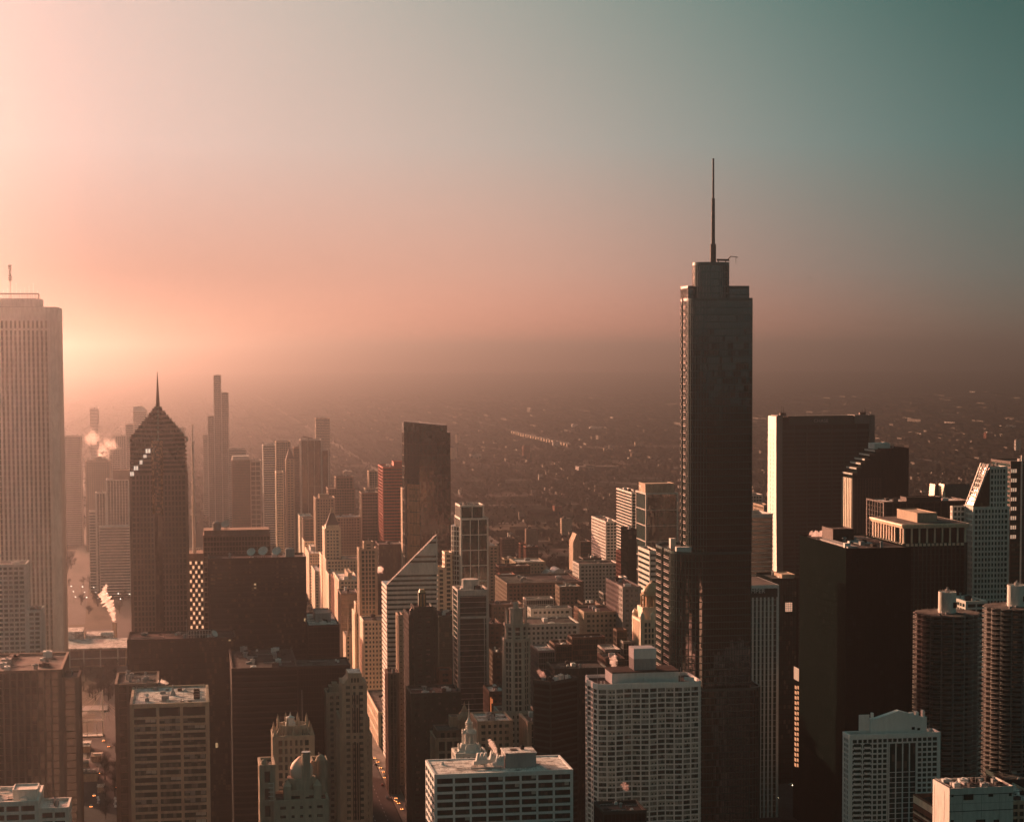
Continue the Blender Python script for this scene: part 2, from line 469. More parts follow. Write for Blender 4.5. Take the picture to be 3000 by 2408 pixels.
class Bld:
    """a building: local x runs along its street front to the right, y away, z up"""
    def __init__(s, name, label, cat, pl, pr, yt, Y, depth=None, pe=None, ref='l', rot=GA, group=None):
        d = Vector((math.cos(rot), math.sin(rot), 0)); n = Vector((-math.sin(rot), math.cos(rot), 0))
        if ref == 'l':
            P = at(pl, yt, Y); s.w = solve(P, d, pr); Rt = P
        else:
            P = at(pr, yt, Y); s.w = solve(P, -d, pl); Rt = P - d * s.w
        s.h = P.z
        s.d = depth if depth is not None else solve(P, n, pe)
        s.dir = d; s.nor = n; s.P0 = Vector((Rt.x, Rt.y, 0)); s.rot = rot; s.Y = Y
        s.o = thing(name, label, cat, (Rt.x, Rt.y, 0), rot, group)
    def X(s, px, y=0.0, z=None):
        """local x of the point of the front plane (at local depth y) seen at column px"""
        P = s.P0 + s.nor * y + Vector((0, 0, s.h if z is None else z))
        return solve(P, s.dir, px)
    def Z(s, px, py, y=0.0):
        """height of the front plane seen at (px, py)"""
        x = s.X(px, y)
        P = s.P0 + s.dir * x + s.nor * y
        return at(px, py, P.y).z
    def part(s, name, mb, mat, parent=None, **k):
        return mb.build(name, mat, parent or s.o, **k)
    def block(s, x0, x1, y0, y1, z0, z1, st, poly=None, parapet=1.2, roof='roof_gravel', clutter=0, seed=1):
        p = poly or rect(x0, x1, y0, y1)
        s.part('glazing', MB().prism(p, z0, z1, cap=False), G[st['g']])
        mb = MB()
        facade(mb, p, z0, z1, st)
        if parapet: ring(mb, p, z1, z1 + parapet, out=max(st['dp'], st['pd']) + 0.05)
        s.part('wall', mb, W[st['m']])
        s.part('roof', MB().prism(p, z1 - 0.4, z1 + 0.06), W[roof])
        if clutter: s.clutter(x0 + 2, x1 - 2, y0 + 2, y1 - 2, z1 + 0.06, clutter, seed)
    def clutter(s, x0, x1, y0, y1, z, n, seed=1, hmax=3.0):
        r = random.Random(seed * 31 + 5)
        nx = max(1, int(math.sqrt(n * (x1 - x0) / max(1, (y1 - y0)))))
        ny = max(1, int(math.ceil(n / nx)))
        k = 0
        for i in range(nx):
            for j in range(ny):
                if k >= n: return
                k += 1
                cw = (x1 - x0) / nx; ch = (y1 - y0) / ny
                w = r.uniform(0.25, 0.6) * min(cw, 9); d = r.uniform(0.25, 0.6) * min(ch, 9); h = r.uniform(0.8, hmax)
                cx = x0 + cw * (i + r.uniform(0.35, 0.65)); cy_ = y0 + ch * (j + r.uniform(0.35, 0.65))
                t = r.random()
                mb = MB()
                if t < 0.6:
                    mb.box(cx - w / 2, cx + w / 2, cy_ - d / 2, cy_ + d / 2, z, z + h)
                    mb.box(cx - w / 2 - 0.1, cx + w / 2 + 0.1, cy_ - d / 2 - 0.1, cy_ + d / 2 + 0.1, z + h, z + h + 0.15)
                    mb.lathe(cx, cy_, [(w * 0.2, z + h + 0.15), (w * 0.2, z + h + 0.6)], 8)
                    s.part('air_handler', mb, W[r.choice(['machine_grey', 'machine_white', 'roof_dark'])])
                elif t < 0.8:
                    mb.tube((x0 + cw * i, cy_, z + 0.5), (x0 + cw * (i + 0.95), cy_, z + 0.5), 0.3)
                    mb.tube((x0 + cw * (i + 0.95), cy_, z + 0.5), (x0 + cw * (i + 0.95), cy_ + ch * 0.4, z + 0.5), 0.3)
                    s.part('duct', mb, W['machine_grey'])
                else:
                    mb.lathe(cx, cy_, [(w * 0.25, z), (w * 0.25, z + h), (w * 0.36, z + h + 0.1), (w * 0.36, z + h + 0.5), (0.05, z + h + 0.9)], 10)
                    s.part('roof_vent', mb, W['machine_grey'])
    def penthouse(s, x0, x1, y0, y1, z0, z1, m='machine_grey', roof=None):
        mb = MB().box(x0, x1, y0, y1, z0, z1)
        n = max(2, int((x1 - x0) / 2.5))
        for i in range(n + 1):      # shallow ribs
            t = x0 + (x1 - x0 - 0.3) * i / n
            mb.box(t, t + 0.3, y0 - 0.12, y0, z0, z1 - 0.4)
        ring(mb, rect(x0, x1, y0, y1), z1, z1 + 0.6, th=0.3, out=0.15)
        s.part('penthouse', mb, W[m])
        return z1
    def antenna(s, x, y, z, h, r=0.15, name='antenna', mat='steel', rungs=0):
        mb = MB().tube((x, y, z), (x, y, z + h), r)
        for k in range(rungs):
            zz = z + h * (0.3 + 0.6 * k / max(1, rungs))
            mb.tube((x - 1.0, y, zz), (x + 1.0, y, zz), r * 0.6)
            mb.tube((x, y - 1.0, zz + 0.3), (x, y + 1.0, zz + 0.3), r * 0.6)
        return s.part(name, mb, W[mat])
    def dish(s, x, y, z, r, yaw=0.6):
        """a roof dish: bowl, stand and feed"""
        mb = MB()
        mb.tube((x, y, z), (x, y, z + r * 1.1), r * 0.12)
        mb.tube((x - r * 0.5, y, z), (x, y, z + r * 0.9), r * 0.06)
        mb.tube((x + r * 0.5, y, z), (x, y, z + r * 0.9), r * 0.06)
        o = s.part('satellite_dish', mb, W['machine_grey'])
        b = MB()
        ax = Vector((math.sin(yaw) * 0.8, -math.cos(yaw) * 0.8, 0.6)).normalized()
        e1 = ax.orthogonal().normalized(); e2 = ax.cross(e1)
        c = Vector((x, y, z + r * 1.25))
        n = 20
        rings = []
        for q in range(5):
            rr = r * (0.05 + 0.95 * q / 4); off = 0.35 * r * (rr / r) ** 2
            rings.append([c + e1 * (rr * math.cos(2 * PI * i / n)) + e2 * (rr * math.sin(2 * PI * i / n)) + ax * off for i in range(n)])
        for side in (0, 1):
            base = len(b.v)
            for rg in rings: b.v += [tuple(p - ax * (0.06 * side)) for p in rg]
            for q in range(4):
                for i in range(n):
                    j = (i + 1) % n
                    b.f.append((base + q * n + i, base + q * n + j, base + (q + 1) * n + j, base + (q + 1) * n + i)); b.m.append(0)
        b.tube(c, c + ax * (r * 0.75), r * 0.03)
        b.build('bowl', W['machine_white'], o)
        return o

# ------------------------------------------------------------------ ordinary towers
STY = {
 'grid': ST(fh=3.6, bay=3.2, pw=0.9, sh=1.3),
 'fine': ST(fh=3.6, bay=2.0, pw=0.6, sh=1.2),
 'ribs': ST(fh=3.9, bay=2.4, pw=0.9, sh=0.35, pd=0.7, cw=1.6),
 'bands': ST(fh=3.8, bay=6, pw=0.0, sh=1.7, cw=0.4),
 'stone': ST(fh=3.7, bay=3.3, pw=1.6, sh=1.8, cw=2.0, pd=0.45),
 'curtain': ST(fh=3.9, bay=1.6, pw=0.16, sh=0.5, cw=0.3, dp=0.12, pd=0.2),
 'frame': ST(fh=11.0, bay=6.5, pw=0.8, sh=0.8, cw=0.9, pd=0.5, dp=0.45),
}
def S(k, **kw):
    d = dict(STY[k]); d.update(kw); return d
def roof_kit(b, seed):
    """pipes, hatches and fans spread over a near roof, each a part"""
    r = random.Random(seed * 7 + 3); w, d, z = b.w, b.d, b.h + 0.06
    for k in range(7):
        x, y = r.uniform(1.5, w - 2.5), r.uniform(1.5, max(2.5, d - 2.5)); t = k % 3
        mb = MB()
        if t == 0:
            L_ = r.uniform(4, min(14, w * 0.4)); x = min(x, w - L_ - 1)
            mb.tube((x, y, z + 0.35), (x + L_, y, z + 0.35), 0.16); mb.tube((x + L_, y, z + 0.35), (x + L_, y, z + 1.1), 0.16)
            for q in range(4): mb.box(x + L_ * q / 4, x + L_ * q / 4 + 0.2, y - 0.3, y + 0.3, z, z + 0.25)
            b.part('roof_pipe', mb, W['machine_grey'])
        elif t == 1:
            mb.box(x, x + 1.4, y, y + 1.4, z, z + 0.9).lathe(x + 0.7, y + 0.7, [(0.55, z + 0.9), (0.6, z + 1.3), (0.5, z + 1.35)], 12)
            b.part('roof_fan', mb, W['machine_white'])
        else:
            mb.box(x, x + 2.0, y, y + 1.2, z, z + 0.35).box(x + 0.1, x + 1.9, y + 0.1, y + 1.1, z + 0.35, z + 0.45)
            b.part('roof_hatch', mb, W['roof_dark'])
def T(name, label, pl, pr, yt, Y, depth, st, cat='building', ref='l', parapet=1.2, roof='roof_gravel', clutter=3, pent=(), rot=GA, group=None, tiers=()):
    b = Bld(name, label, cat, pl, pr, yt, Y, depth, ref=ref, rot=rot, group=group)
    b.block(0, b.w, 0, b.d, 0, b.h, st, parapet=parapet, roof=roof, clutter=clutter, seed=int(pl + yt))
    z = b.h + 0.06
    for fx0, fx1, fy0, fy1, h, m in pent:
        b.penthouse(b.w * fx0, b.w * fx1, b.d * fy0, b.d * fy1, z, z + h, m)
    if Y < 1500 and b.w > 12: roof_kit(b, int(pl))
    return b
PB = 'office_tower'; PA = 'apartment_tower'
# -- far haze at the left
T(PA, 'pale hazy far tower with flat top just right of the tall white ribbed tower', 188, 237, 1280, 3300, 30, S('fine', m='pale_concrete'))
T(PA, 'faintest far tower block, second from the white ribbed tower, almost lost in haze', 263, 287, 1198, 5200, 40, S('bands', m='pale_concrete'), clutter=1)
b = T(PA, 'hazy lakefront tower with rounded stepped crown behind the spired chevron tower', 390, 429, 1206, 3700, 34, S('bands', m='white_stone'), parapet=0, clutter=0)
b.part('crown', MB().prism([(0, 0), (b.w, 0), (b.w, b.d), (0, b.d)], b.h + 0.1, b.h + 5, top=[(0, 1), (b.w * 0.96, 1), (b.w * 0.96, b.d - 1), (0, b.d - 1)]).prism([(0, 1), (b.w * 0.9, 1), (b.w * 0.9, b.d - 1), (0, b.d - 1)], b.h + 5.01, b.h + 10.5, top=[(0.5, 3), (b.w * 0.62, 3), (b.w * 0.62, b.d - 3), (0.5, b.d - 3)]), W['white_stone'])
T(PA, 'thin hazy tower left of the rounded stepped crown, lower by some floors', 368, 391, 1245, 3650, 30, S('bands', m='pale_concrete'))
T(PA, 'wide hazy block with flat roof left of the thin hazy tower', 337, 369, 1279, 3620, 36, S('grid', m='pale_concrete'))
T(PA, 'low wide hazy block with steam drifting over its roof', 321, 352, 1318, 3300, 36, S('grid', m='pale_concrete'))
T(PA, 'squat hazy block with small gabled top near the lake shore', 250, 322, 1354, 3200, 40, S('stone', m='tan_stone'), pent=[(0.3, 0.8, 0.2, 0.7, 4, 'tan_stone'), (0.45, 0.65, 0.3, 0.6, 7, 'tan_stone')])
b = T(PA, 'broad pale striped residential slab beside the chevron tower, roof stepping down to the left', 311, 378, 1408, 2650, 30, S('ribs', m='white_stone', bay=3.6), clutter=1, pent=[(0.3, 1.0, 0.1, 0.8, 13, 'brown_stone')])
b.block(-14, -0.6, 0, 24, 0, b.h - 17, S('ribs', m='white_stone', bay=3.6), clutter=1)
b.block(-23, -14.6, 3, 20, 0, b.h - 41, S('bands', m='white_stone'), clutter=0)
T('terrace_block', 'low pale curved terrace at the foot of the broad striped slab', 291, 380, 1545, 2600, 20, S('bands', m='white_stone'), clutter=0, roof='roof_pale')
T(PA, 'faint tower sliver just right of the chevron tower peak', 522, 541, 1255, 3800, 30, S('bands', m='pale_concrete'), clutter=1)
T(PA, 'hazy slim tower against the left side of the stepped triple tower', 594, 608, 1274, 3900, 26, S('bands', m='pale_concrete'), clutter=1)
# -- the stepped triple tower
b = Bld('skyscraper', 'tall thin hazy skyscraper of three stepped shafts, the middle one highest', 'skyscraper', 626, 647, 1101, 3600, 26)
sc = S('curtain', m='pale_concrete', bay=3.0, sh=0.9, pw=0.3, cw=0.9, pd=0.5)
b.block(0, b.w, 0, 26, 0, b.h, sc, clutter=0)
xl = b.X(607); xr = b.X(668)
b.block(xl, -0.6, 2, 24, 0, b.Z(615, 1220), sc, clutter=0)
b.block(b.w + 0.6, xr, 2, 24, 0, b.Z(660, 1152), sc, clutter=0)
b.block(xr + 0.6, b.X(690), 2, 24, 0, b.Z(680, 1474), sc, clutter=1)
# -- mid haze group
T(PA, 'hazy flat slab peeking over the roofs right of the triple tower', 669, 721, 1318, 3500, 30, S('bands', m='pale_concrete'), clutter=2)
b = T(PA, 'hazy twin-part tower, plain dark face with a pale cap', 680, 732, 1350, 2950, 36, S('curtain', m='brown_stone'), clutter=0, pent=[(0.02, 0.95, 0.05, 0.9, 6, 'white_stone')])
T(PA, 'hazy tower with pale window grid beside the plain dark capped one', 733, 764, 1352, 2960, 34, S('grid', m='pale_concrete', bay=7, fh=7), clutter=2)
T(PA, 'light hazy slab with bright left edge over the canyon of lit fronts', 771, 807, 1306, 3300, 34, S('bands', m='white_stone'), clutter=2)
T(PB, 'brownish hazy tower with dark crown band left of the pointed one', 809, 850, 1296, 3150, 34, S('grid', m='tan_stone'), clutter=2)
b = T(PB, 'hazy stone tower with steep pyramid-shaped top', 838, 862, 1345, 2900, 22, S('stone', m='tan_stone'), clutter=0, parapet=0)
b.part('roof_pyramid', MB().pyr(rect(0.3, b.w - 0.3, 0.3, b.d - 0.3), b.h + 0.1, (b.w * 0.5, b.d * 0.5, b.h + 20)), W['slate'])
T(PA, 'plain dark hazy block touching the left of the ribbed slab with a roof crane arm', 861, 882, 1314, 2960, 28, S('curtain', m='brown_stone'), clutter=1)
b = T(PA, 'tall hazy dark slab with thin pale vertical lines and a crane arm on the roof', 881, 941, 1291, 2820, 26, S('frame', m='pale_concrete', fh=60, bay=9.7, sh=0.1, pw=0.7, g='bronze_glass'), clutter=0)
mb = MB().tube((b.w * 0.1, 5, b.h + 5.5), (b.w * 0.6, 5, b.h + 2.8), 0.7).tube((b.w * 0.4, 5, b.h), (b.w * 0.4, 5, b.h + 4), 0.5)
b.part('crane_arm', mb, W['bronze_metal'])
b.block(b.w + 0.5, b.X(962), 2, 24, 0, b.Z(950, 1320), S('frame', m='pale_concrete', fh=60, bay=9.7, sh=0.1, pw=0.7, g='bronze_glass'), clutter=0)
T(PB, 'narrow hazy tower with bright lit left edge among the canyon fronts', 809, 830, 1385, 2800, 30, S('fine', m='cream_stone'), clutter=1)
b = T(PB, 'wide hazy block with a set-back upper storey right of the ribbed slab', 962, 1040, 1434, 2650, 40, S('grid', m='brown_stone'), clutter=0)
b.block(b.w * 0.3, b.w * 0.95, 4, 34, b.h + 0.1, b.h + 15, S('grid', m='brown_stone', bay=4), clutter=2)
T(PB, 'lone far slab on the plain above the ribbed slab, pale with haze', 925, 966, 1227, 4700, 34, S('bands', m='tan_stone'), clutter=1)
b = T('hotel', 'hazy hotel block with ornate curved roofline and water tank behind the lit canyon', 925, 981, 1462, 2550, 40, S('stone', m='tan_stone'), clutter=3, pent=[(0.2, 0.7, 0.1, 0.5, 5, 'tan_stone')])
T(PB, 'wide old block with bright cornice line behind the pyramid-topped tower', 985, 1057, 1518, 2500, 40, S('stone', m='tan_stone'), clutter=6, roof='roof_pale')
T('theatre', 'ornate stone block with a big arch on top, hazy, behind lit canyon fronts', 889, 953, 1522, 2650, 36, S('stone', m='brown_stone', bay=6), clutter=2)
# -- lit canyon along the avenue: every front lies on one street line
def canyon(name, label, px, yt, depth, w, st, **k):
    return T(name, label, px, px + 8, yt, Yof(px), depth, st, **k) if False else canyon2(name, label, px, yt, depth, w, st, **k)
def Yof(px):
    th = math.atan((px - 1500) / FPX) + GA
    Sd = 148.0 / math.tan(th)
    return (Sd * math.cos(GA) + 148 * math.sin(GA))
def canyon2(name, label, px, yt, depth, w, st, **k):
    Y = Yof(px); P = at(px, yt, Y); pr = proj(P + U * w)[0]
    return T(name, label, px, pr, yt, Y, depth, st, **k)
canyon(PB, 'farthest tall lit front of the canyon, pale ribs glowing along the avenue', 880, 1516, 60, 16, S('ribs', pw=1.3, m='lit_stone', g='painted_sunrise_glass' if False else 'bronze_glass'), roof='roof_pale')
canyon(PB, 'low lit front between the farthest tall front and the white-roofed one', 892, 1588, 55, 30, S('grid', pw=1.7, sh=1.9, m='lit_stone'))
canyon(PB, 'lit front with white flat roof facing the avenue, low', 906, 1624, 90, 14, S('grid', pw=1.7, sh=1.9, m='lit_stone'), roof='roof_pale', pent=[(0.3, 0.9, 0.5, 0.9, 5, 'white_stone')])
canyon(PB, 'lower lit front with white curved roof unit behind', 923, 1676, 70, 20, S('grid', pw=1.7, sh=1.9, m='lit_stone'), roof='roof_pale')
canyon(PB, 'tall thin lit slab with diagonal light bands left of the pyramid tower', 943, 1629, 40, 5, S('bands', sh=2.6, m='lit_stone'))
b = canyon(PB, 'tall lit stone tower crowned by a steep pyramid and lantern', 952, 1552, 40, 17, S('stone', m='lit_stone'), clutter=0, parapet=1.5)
z0 = b.h
b.part('crown', MB().prism([(1, 1), (b.w - 1, 1), (b.w - 1, 19), (1, 19)], z0 + 0.1, z0 + 5), W['cream_stone'])
b.part('roof_pyramid', MB().prism(rect(1.5, b.w - 1.5, 1.5, 17), z0 + 5, z0 + 18, top=rect(b.w * 0.5 - 2, b.w * 0.5 + 2, 8, 12)), W['slate'])
b.part('lantern', MB().lathe(b.w * 0.5, 10, [(1.9, z0 + 17.9), (1.9, z0 + 21), (1.2, z0 + 22.5), (0.2, z0 + 25)], 8), W['tan_stone'])
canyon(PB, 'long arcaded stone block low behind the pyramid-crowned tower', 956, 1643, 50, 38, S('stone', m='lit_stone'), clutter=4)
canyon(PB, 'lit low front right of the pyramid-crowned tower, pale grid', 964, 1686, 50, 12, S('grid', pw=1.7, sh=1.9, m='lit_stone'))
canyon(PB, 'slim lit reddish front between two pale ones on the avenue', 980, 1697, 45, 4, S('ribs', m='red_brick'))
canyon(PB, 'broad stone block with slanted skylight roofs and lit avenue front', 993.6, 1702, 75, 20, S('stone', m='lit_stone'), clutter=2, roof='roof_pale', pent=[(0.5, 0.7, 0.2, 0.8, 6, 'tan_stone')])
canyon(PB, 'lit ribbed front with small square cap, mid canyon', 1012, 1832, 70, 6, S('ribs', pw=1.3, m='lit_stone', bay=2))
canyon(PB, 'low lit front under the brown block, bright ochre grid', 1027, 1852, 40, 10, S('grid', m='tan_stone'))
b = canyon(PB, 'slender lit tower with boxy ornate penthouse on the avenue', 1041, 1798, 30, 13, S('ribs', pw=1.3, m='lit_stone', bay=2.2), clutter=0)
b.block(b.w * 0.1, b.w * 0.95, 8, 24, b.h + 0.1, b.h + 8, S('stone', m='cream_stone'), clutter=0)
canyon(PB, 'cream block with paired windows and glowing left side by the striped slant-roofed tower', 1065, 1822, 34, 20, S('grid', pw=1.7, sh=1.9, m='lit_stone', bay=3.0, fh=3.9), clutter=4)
b = canyon('museum', 'long low stone hall with colonnaded lit side beside the avenue', 1109, 2090, 113, 22, S('stone', m='lit_stone', bay=4.5, fh=9, pw=1.6, sh=2), clutter=8)
T(PB, 'plain brown block with flat roof behind the bright canyon fronts', 999, 1050, 1742, 1880, 40, S('curtain', m='brown_stone', g='bronze_glass'), clutter=4)
b = T('church', 'small stone church with thin needle spire below the brown block', 1014, 1026, 1862, 1750, 30, S('stone', m='cream_stone'), clutter=0, parapet=0)
b.part('spire', MB().pyr(rect(b.w * 0.35, b.w * 0.85, 2, 2 + b.w * 0.5), b.h + 0.1, (b.w * 0.6, 2 + b.w * 0.25, b.h + 26)), W['tan_stone'])
b = T(PB, 'tall ornate stone tower with dark vertical window strips and glowing left edge', 1053, 1104, 1612, 1800, 22, S('stone', m='tan_stone', bay=2.6, fh=3.8, pw=1.2, sh=1.0), clutter=5)
b.block(b.w * 0.3, b.w * 0.8, 4, 16, b.h + 0.1, b.h + 6, S('stone', m='tan_stone'), clutter=1)
T(PB, 'wide dark flat slab in front of the red tower, faint grid', 1110, 1180, 1598, 2150, 40, S('curtain', m='bronze_metal', bay=6, pw=0.5, g='bronze_glass'), clutter=3)
b = T(PB, 'dark tower with flared base left of the red tower', 1060, 1107, 1446, 2550, 35, S('frame', m='brown_stone', fh=4, bay=3, sh=1.4, pw=0.6), clutter=2)
T(PB, 'small hazy tower with a lit left edge above the dark flared tower', 1081, 1106, 1382, 3100, 25, S('grid', m='tan_stone'), clutter=1)
T(PB, 'low hazy block stepped below the small hazy tower left of the red tower', 1071, 1107, 1433, 2900, 25, S('grid', m='tan_stone'), clutter=2)
b = T(PB, 'deep red office tower with flat top and small rooftop box', 1122, 1194, 1371, 2400, 60, ST(fh=3.8, bay=3, pw=0.25, sh=1.5, cw=0.6, m='red_metal', g='bronze_glass', dp=0.3, pd=0.4), clutter=6, pent=[(0.5, 0.95, 0.3, 0.7, 6, 'red_metal')])
T(PB, 'narrow orange-lit slab edge between the red tower and the tall glass tower', 1187, 1200, 1438, 2100, 42, ST(fh=3.8, bay=3, pw=0.0, sh=3.4, cw=0.5, m='tan_stone'), clutter=1)

# -- illinois-centre style dark slabs on the left
b = T(PB, 'white apartment tower in two steps at the left edge, before the ribbed tower', -60, 75, 1657, 1330, 26, ref='r', st=S('grid', m='white_stone', bay=3.4, fh=3.1, g='home_glass'), clutter=4)
b.block(b.w + 0.5, b.w + 9.5, 0, 24, 0, 314 - (1786 - 1033) / 5900 * 1335, S('grid', m='white_stone', bay=3.2, fh=3.1, g='home_glass'), clutter=2)
mb = MB().prism([(b.w + 1, 2), (b.w + 9, 2), (b.w + 9, 20), (b.w + 1, 20)], 144.9 - 0.1, 149)
b = T(PB, 'large brown ribbed slab at the lower left edge with rooftop units', -60, 178, 1966, 1030, 60, ref='r', st=S('ribs', m='brown_stone', bay=3.4, pw=1.1, g='bronze_glass'), clutter=10)
b.block(b.w + 0.5, b.X(227), 1.5, 24, 0, b.h - 4.6, S('ribs', m='brown_stone', bay=3.4, pw=1.1, g='bronze_glass'), clutter=2)
b = T(PA, 'white-roofed low tower cut by the bottom left corner, pink light on its roof', -80, 110, 2352, 820, 30, ref='r', st=S('grid', m='white_stone', bay=6), roof='roof_pale', clutter=7, pent=[(0.6, 0.98, 0.2, 0.6, 4, 'white_stone')])
b.block(b.w + 0.5, b.X(198), 1.5, 20, 0, b.h - 3.6, S('grid', m='white_stone', bay=6), roof='roof_pale', clutter=3)
T(PB, 'dark brown slab standing against the left side of the white-roofed three-bay office', 340, 460, 2006, 1075, 40, ref='r', st=S('ribs', m='brown_stone', bay=5, pw=1.6, g='bronze_glass'), clutter=9)
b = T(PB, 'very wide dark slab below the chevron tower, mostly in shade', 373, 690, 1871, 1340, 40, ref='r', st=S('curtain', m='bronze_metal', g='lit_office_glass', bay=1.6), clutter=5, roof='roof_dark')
b.dish(b.w * 0.8, 3, b.h, 2.6, 0.9)
mb = MB()
for k in range(9): mb.tube((b.w * 0.56 + k * 1.9, 2, b.h + 0.5), (b.w * 0.56 + k * 1.9, 2, b.h + 6), 0.12)
for z in (0.6, 3.2, 6): mb.tube((b.w * 0.56, 2, b.h + z), (b.w * 0.56 + 15.2, 2, b.h + z), 0.15)
b.part('roof_screen', mb, W['machine_white'])
b.antenna(b.w * 0.545, 4, b.h, 14, 0.12)
b = T(PB, 'dark banded slab with four white satellite dishes along its roof edge', 612, 895, 1641, 1420, 30, st=S('bands', m='bronze_metal', sh=1.5, dp=0.2, g='lit_office_glass'), clutter=2, roof='roof_dark')
for px, r in ((737, 3.2), (772, 3.6), (812, 3.4)): b.dish(b.X(px, 10), 10, b.h, r, -0.4)
b.part('water_tank', MB().lathe(b.X(849, 10), 10, [(3.4, b.h), (3.4, b.h + 5.6), (3.0, b.h + 6.3), (0.2, b.h + 7.0)], 20), W['machine_grey'], smooth=False)
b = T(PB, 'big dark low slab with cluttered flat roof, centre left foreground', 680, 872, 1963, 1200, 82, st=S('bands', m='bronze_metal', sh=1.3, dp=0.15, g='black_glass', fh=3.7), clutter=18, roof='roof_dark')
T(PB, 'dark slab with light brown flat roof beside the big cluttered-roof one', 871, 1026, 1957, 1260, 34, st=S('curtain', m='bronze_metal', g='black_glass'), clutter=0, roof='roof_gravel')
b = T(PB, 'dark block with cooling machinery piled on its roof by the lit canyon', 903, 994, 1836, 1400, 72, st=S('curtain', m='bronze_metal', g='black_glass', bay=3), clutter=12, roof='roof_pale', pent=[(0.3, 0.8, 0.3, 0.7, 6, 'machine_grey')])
b = T(PB, 'small stone tower with stepped crenellated top behind the tall art deco tower', 957, 1003, 2034, 1230, 18, st=S('stone', m='tan_stone', bay=2.6), clutter=0, pent=[(0.2, 0.85, 0.2, 0.8, 3.5, 'tan_stone'), (0.4, 0.7, 0.3, 0.7, 5.5, 'tan_stone')])
# -- centre
T(PB, 'narrow brown column-like slab right of the striped slant-roofed tower base', 1168, 1180, 1806, 1450, 20, st=S('curtain', m='tan_stone', sh=3.2, cw=3, g='bronze_glass'), clutter=0)
T(PB, 'dark shaft standing before the striped slant-roofed tower, antenna mast on top', 1138, 1166, 1976, 1420, 20, st=S('ribs', m='brown_stone', g='bronze_glass'), clutter=3)
b = T(PB, 'dark wide block dotted with small pale windows below the gold-tipped tower', 1205, 1350, 2036, 1262, 30, st=ST(fh=3.7, bay=4.4, pw=2.9, sh=2.2, cw=2, m='green_stone', g='office_glass'), clutter=8, roof='roof_dark')
T(PB, 'thin dark slab between the gold-tipped tower and the dark glass tower', 1286, 1345, 1808, 1480, 30, st=S('curtain', m='green_stone', g='dark_glass'), clutter=4, roof='roof_dark')
T(PB, 'short red brick stub with a few lit windows beside the pale-windowed block', 1288, 1322, 1968, 1330, 14, st=S('stone', m='red_brick', g='lit_office_glass'), clutter=0)
b = T(PA, 'tall glass tower with white cross-shaped frame lines and curved left bays', 1350, 1429, 1522, 1650, 34, st=S('frame', m='white_stone', fh=12.4, bay=7.2, pw=0.7, sh=0.8, g='mirror_glass'), clutter=0)
b.block(0, b.w * 0.86, 2, 30, b.h + 0.1, b.h + 10.5, S('frame', m='white_stone', fh=10, bay=7.2, pw=0.7, sh=0.7, g='mirror_glass'), clutter=7)
# curved lit bay on its left side
bay = [(0, 4)] + [(-0.6 - 5.2 * math.sin(PI * i / 8), 6 + 20 * i / 8) for i in range(9)] + [(0, 28)]
bay = bay[::-1]
b.part('glazing', MB().prism(bay, 0, b.h - 6, cap=True), G['bronze_glass'])
mb = MB(); facade(mb, bay, 0, b.h - 6, S('grid', m='white_stone', fh=4.1, bay=2, sh=1.0, cw=0.3, pw=0.3)); b.part('curved_bay', mb, W['white_stone'])
b.block(-12, -6.4, 10, 26, 0, 314 - (1622 - 1033) / 5900 * 1660, S('grid', m='cream_stone'), clutter=0)
b.block(-18, -12.6, 10, 26, 0, 314 - (1664 - 1033) / 5900 * 1665, S('grid', m='cream_stone'), clutter=0)
b = T(PB, 'dark glass tower with pale corner frame before the cross-framed one', 1342, 1429, 1733, 1400, 26, st=ST(fh=3.8, bay=30, pw=0.0, sh=0.35, cw=1.2, dp=0.12, pd=0.5, m='pale_concrete', g='dark_glass'), clutter=6, roof='roof_gravel')
b.part('frame', MB().box(0, b.w, -0.9, -0.5, b.h - 3, b.h + 1).box(b.w * 0.07, b.w * 0.98, -0.85, -0.5, b.h - 19, b.h - 17.4).box(b.w * 0.86, b.w * 0.89, -0.87, -0.5, 0, b.h - 19).box(b.w * 0.965, b.w, -0.87, -0.5, 0, b.h - 3), W['pale_concrete'])
b.part('elevator_house', MB().lathe(b.w * 0.5, 14, [(6, b.h), (6, b.h + 7), (5.7, b.h + 7.2)], 24), W['pale_concrete'])
T(PB, 'dull brown block just right of the dark glass tower, half way down', 1430, 1468, 1832, 1500, 30, st=S('stone', m='dark_brick'), clutter=3)
b = T('hotel', 'low dark hotel block with an orange glowing upright sign on its corner', 1434, 1482, 2030, 1330, 26, st=S('stone', m='dark_brick'), clutter=3, roof='roof_pale')
b.part('upright_sign', MB().box(0.2, 0.9, -2.2, -1.7, b.h - 16, b.h - 2.5).box(0.9, 1.9, -2.2, -1.7, b.h - 6.5, b.h - 3.5), glow('sign_orange', (1.0, 0.25, 0.08), 0.6))
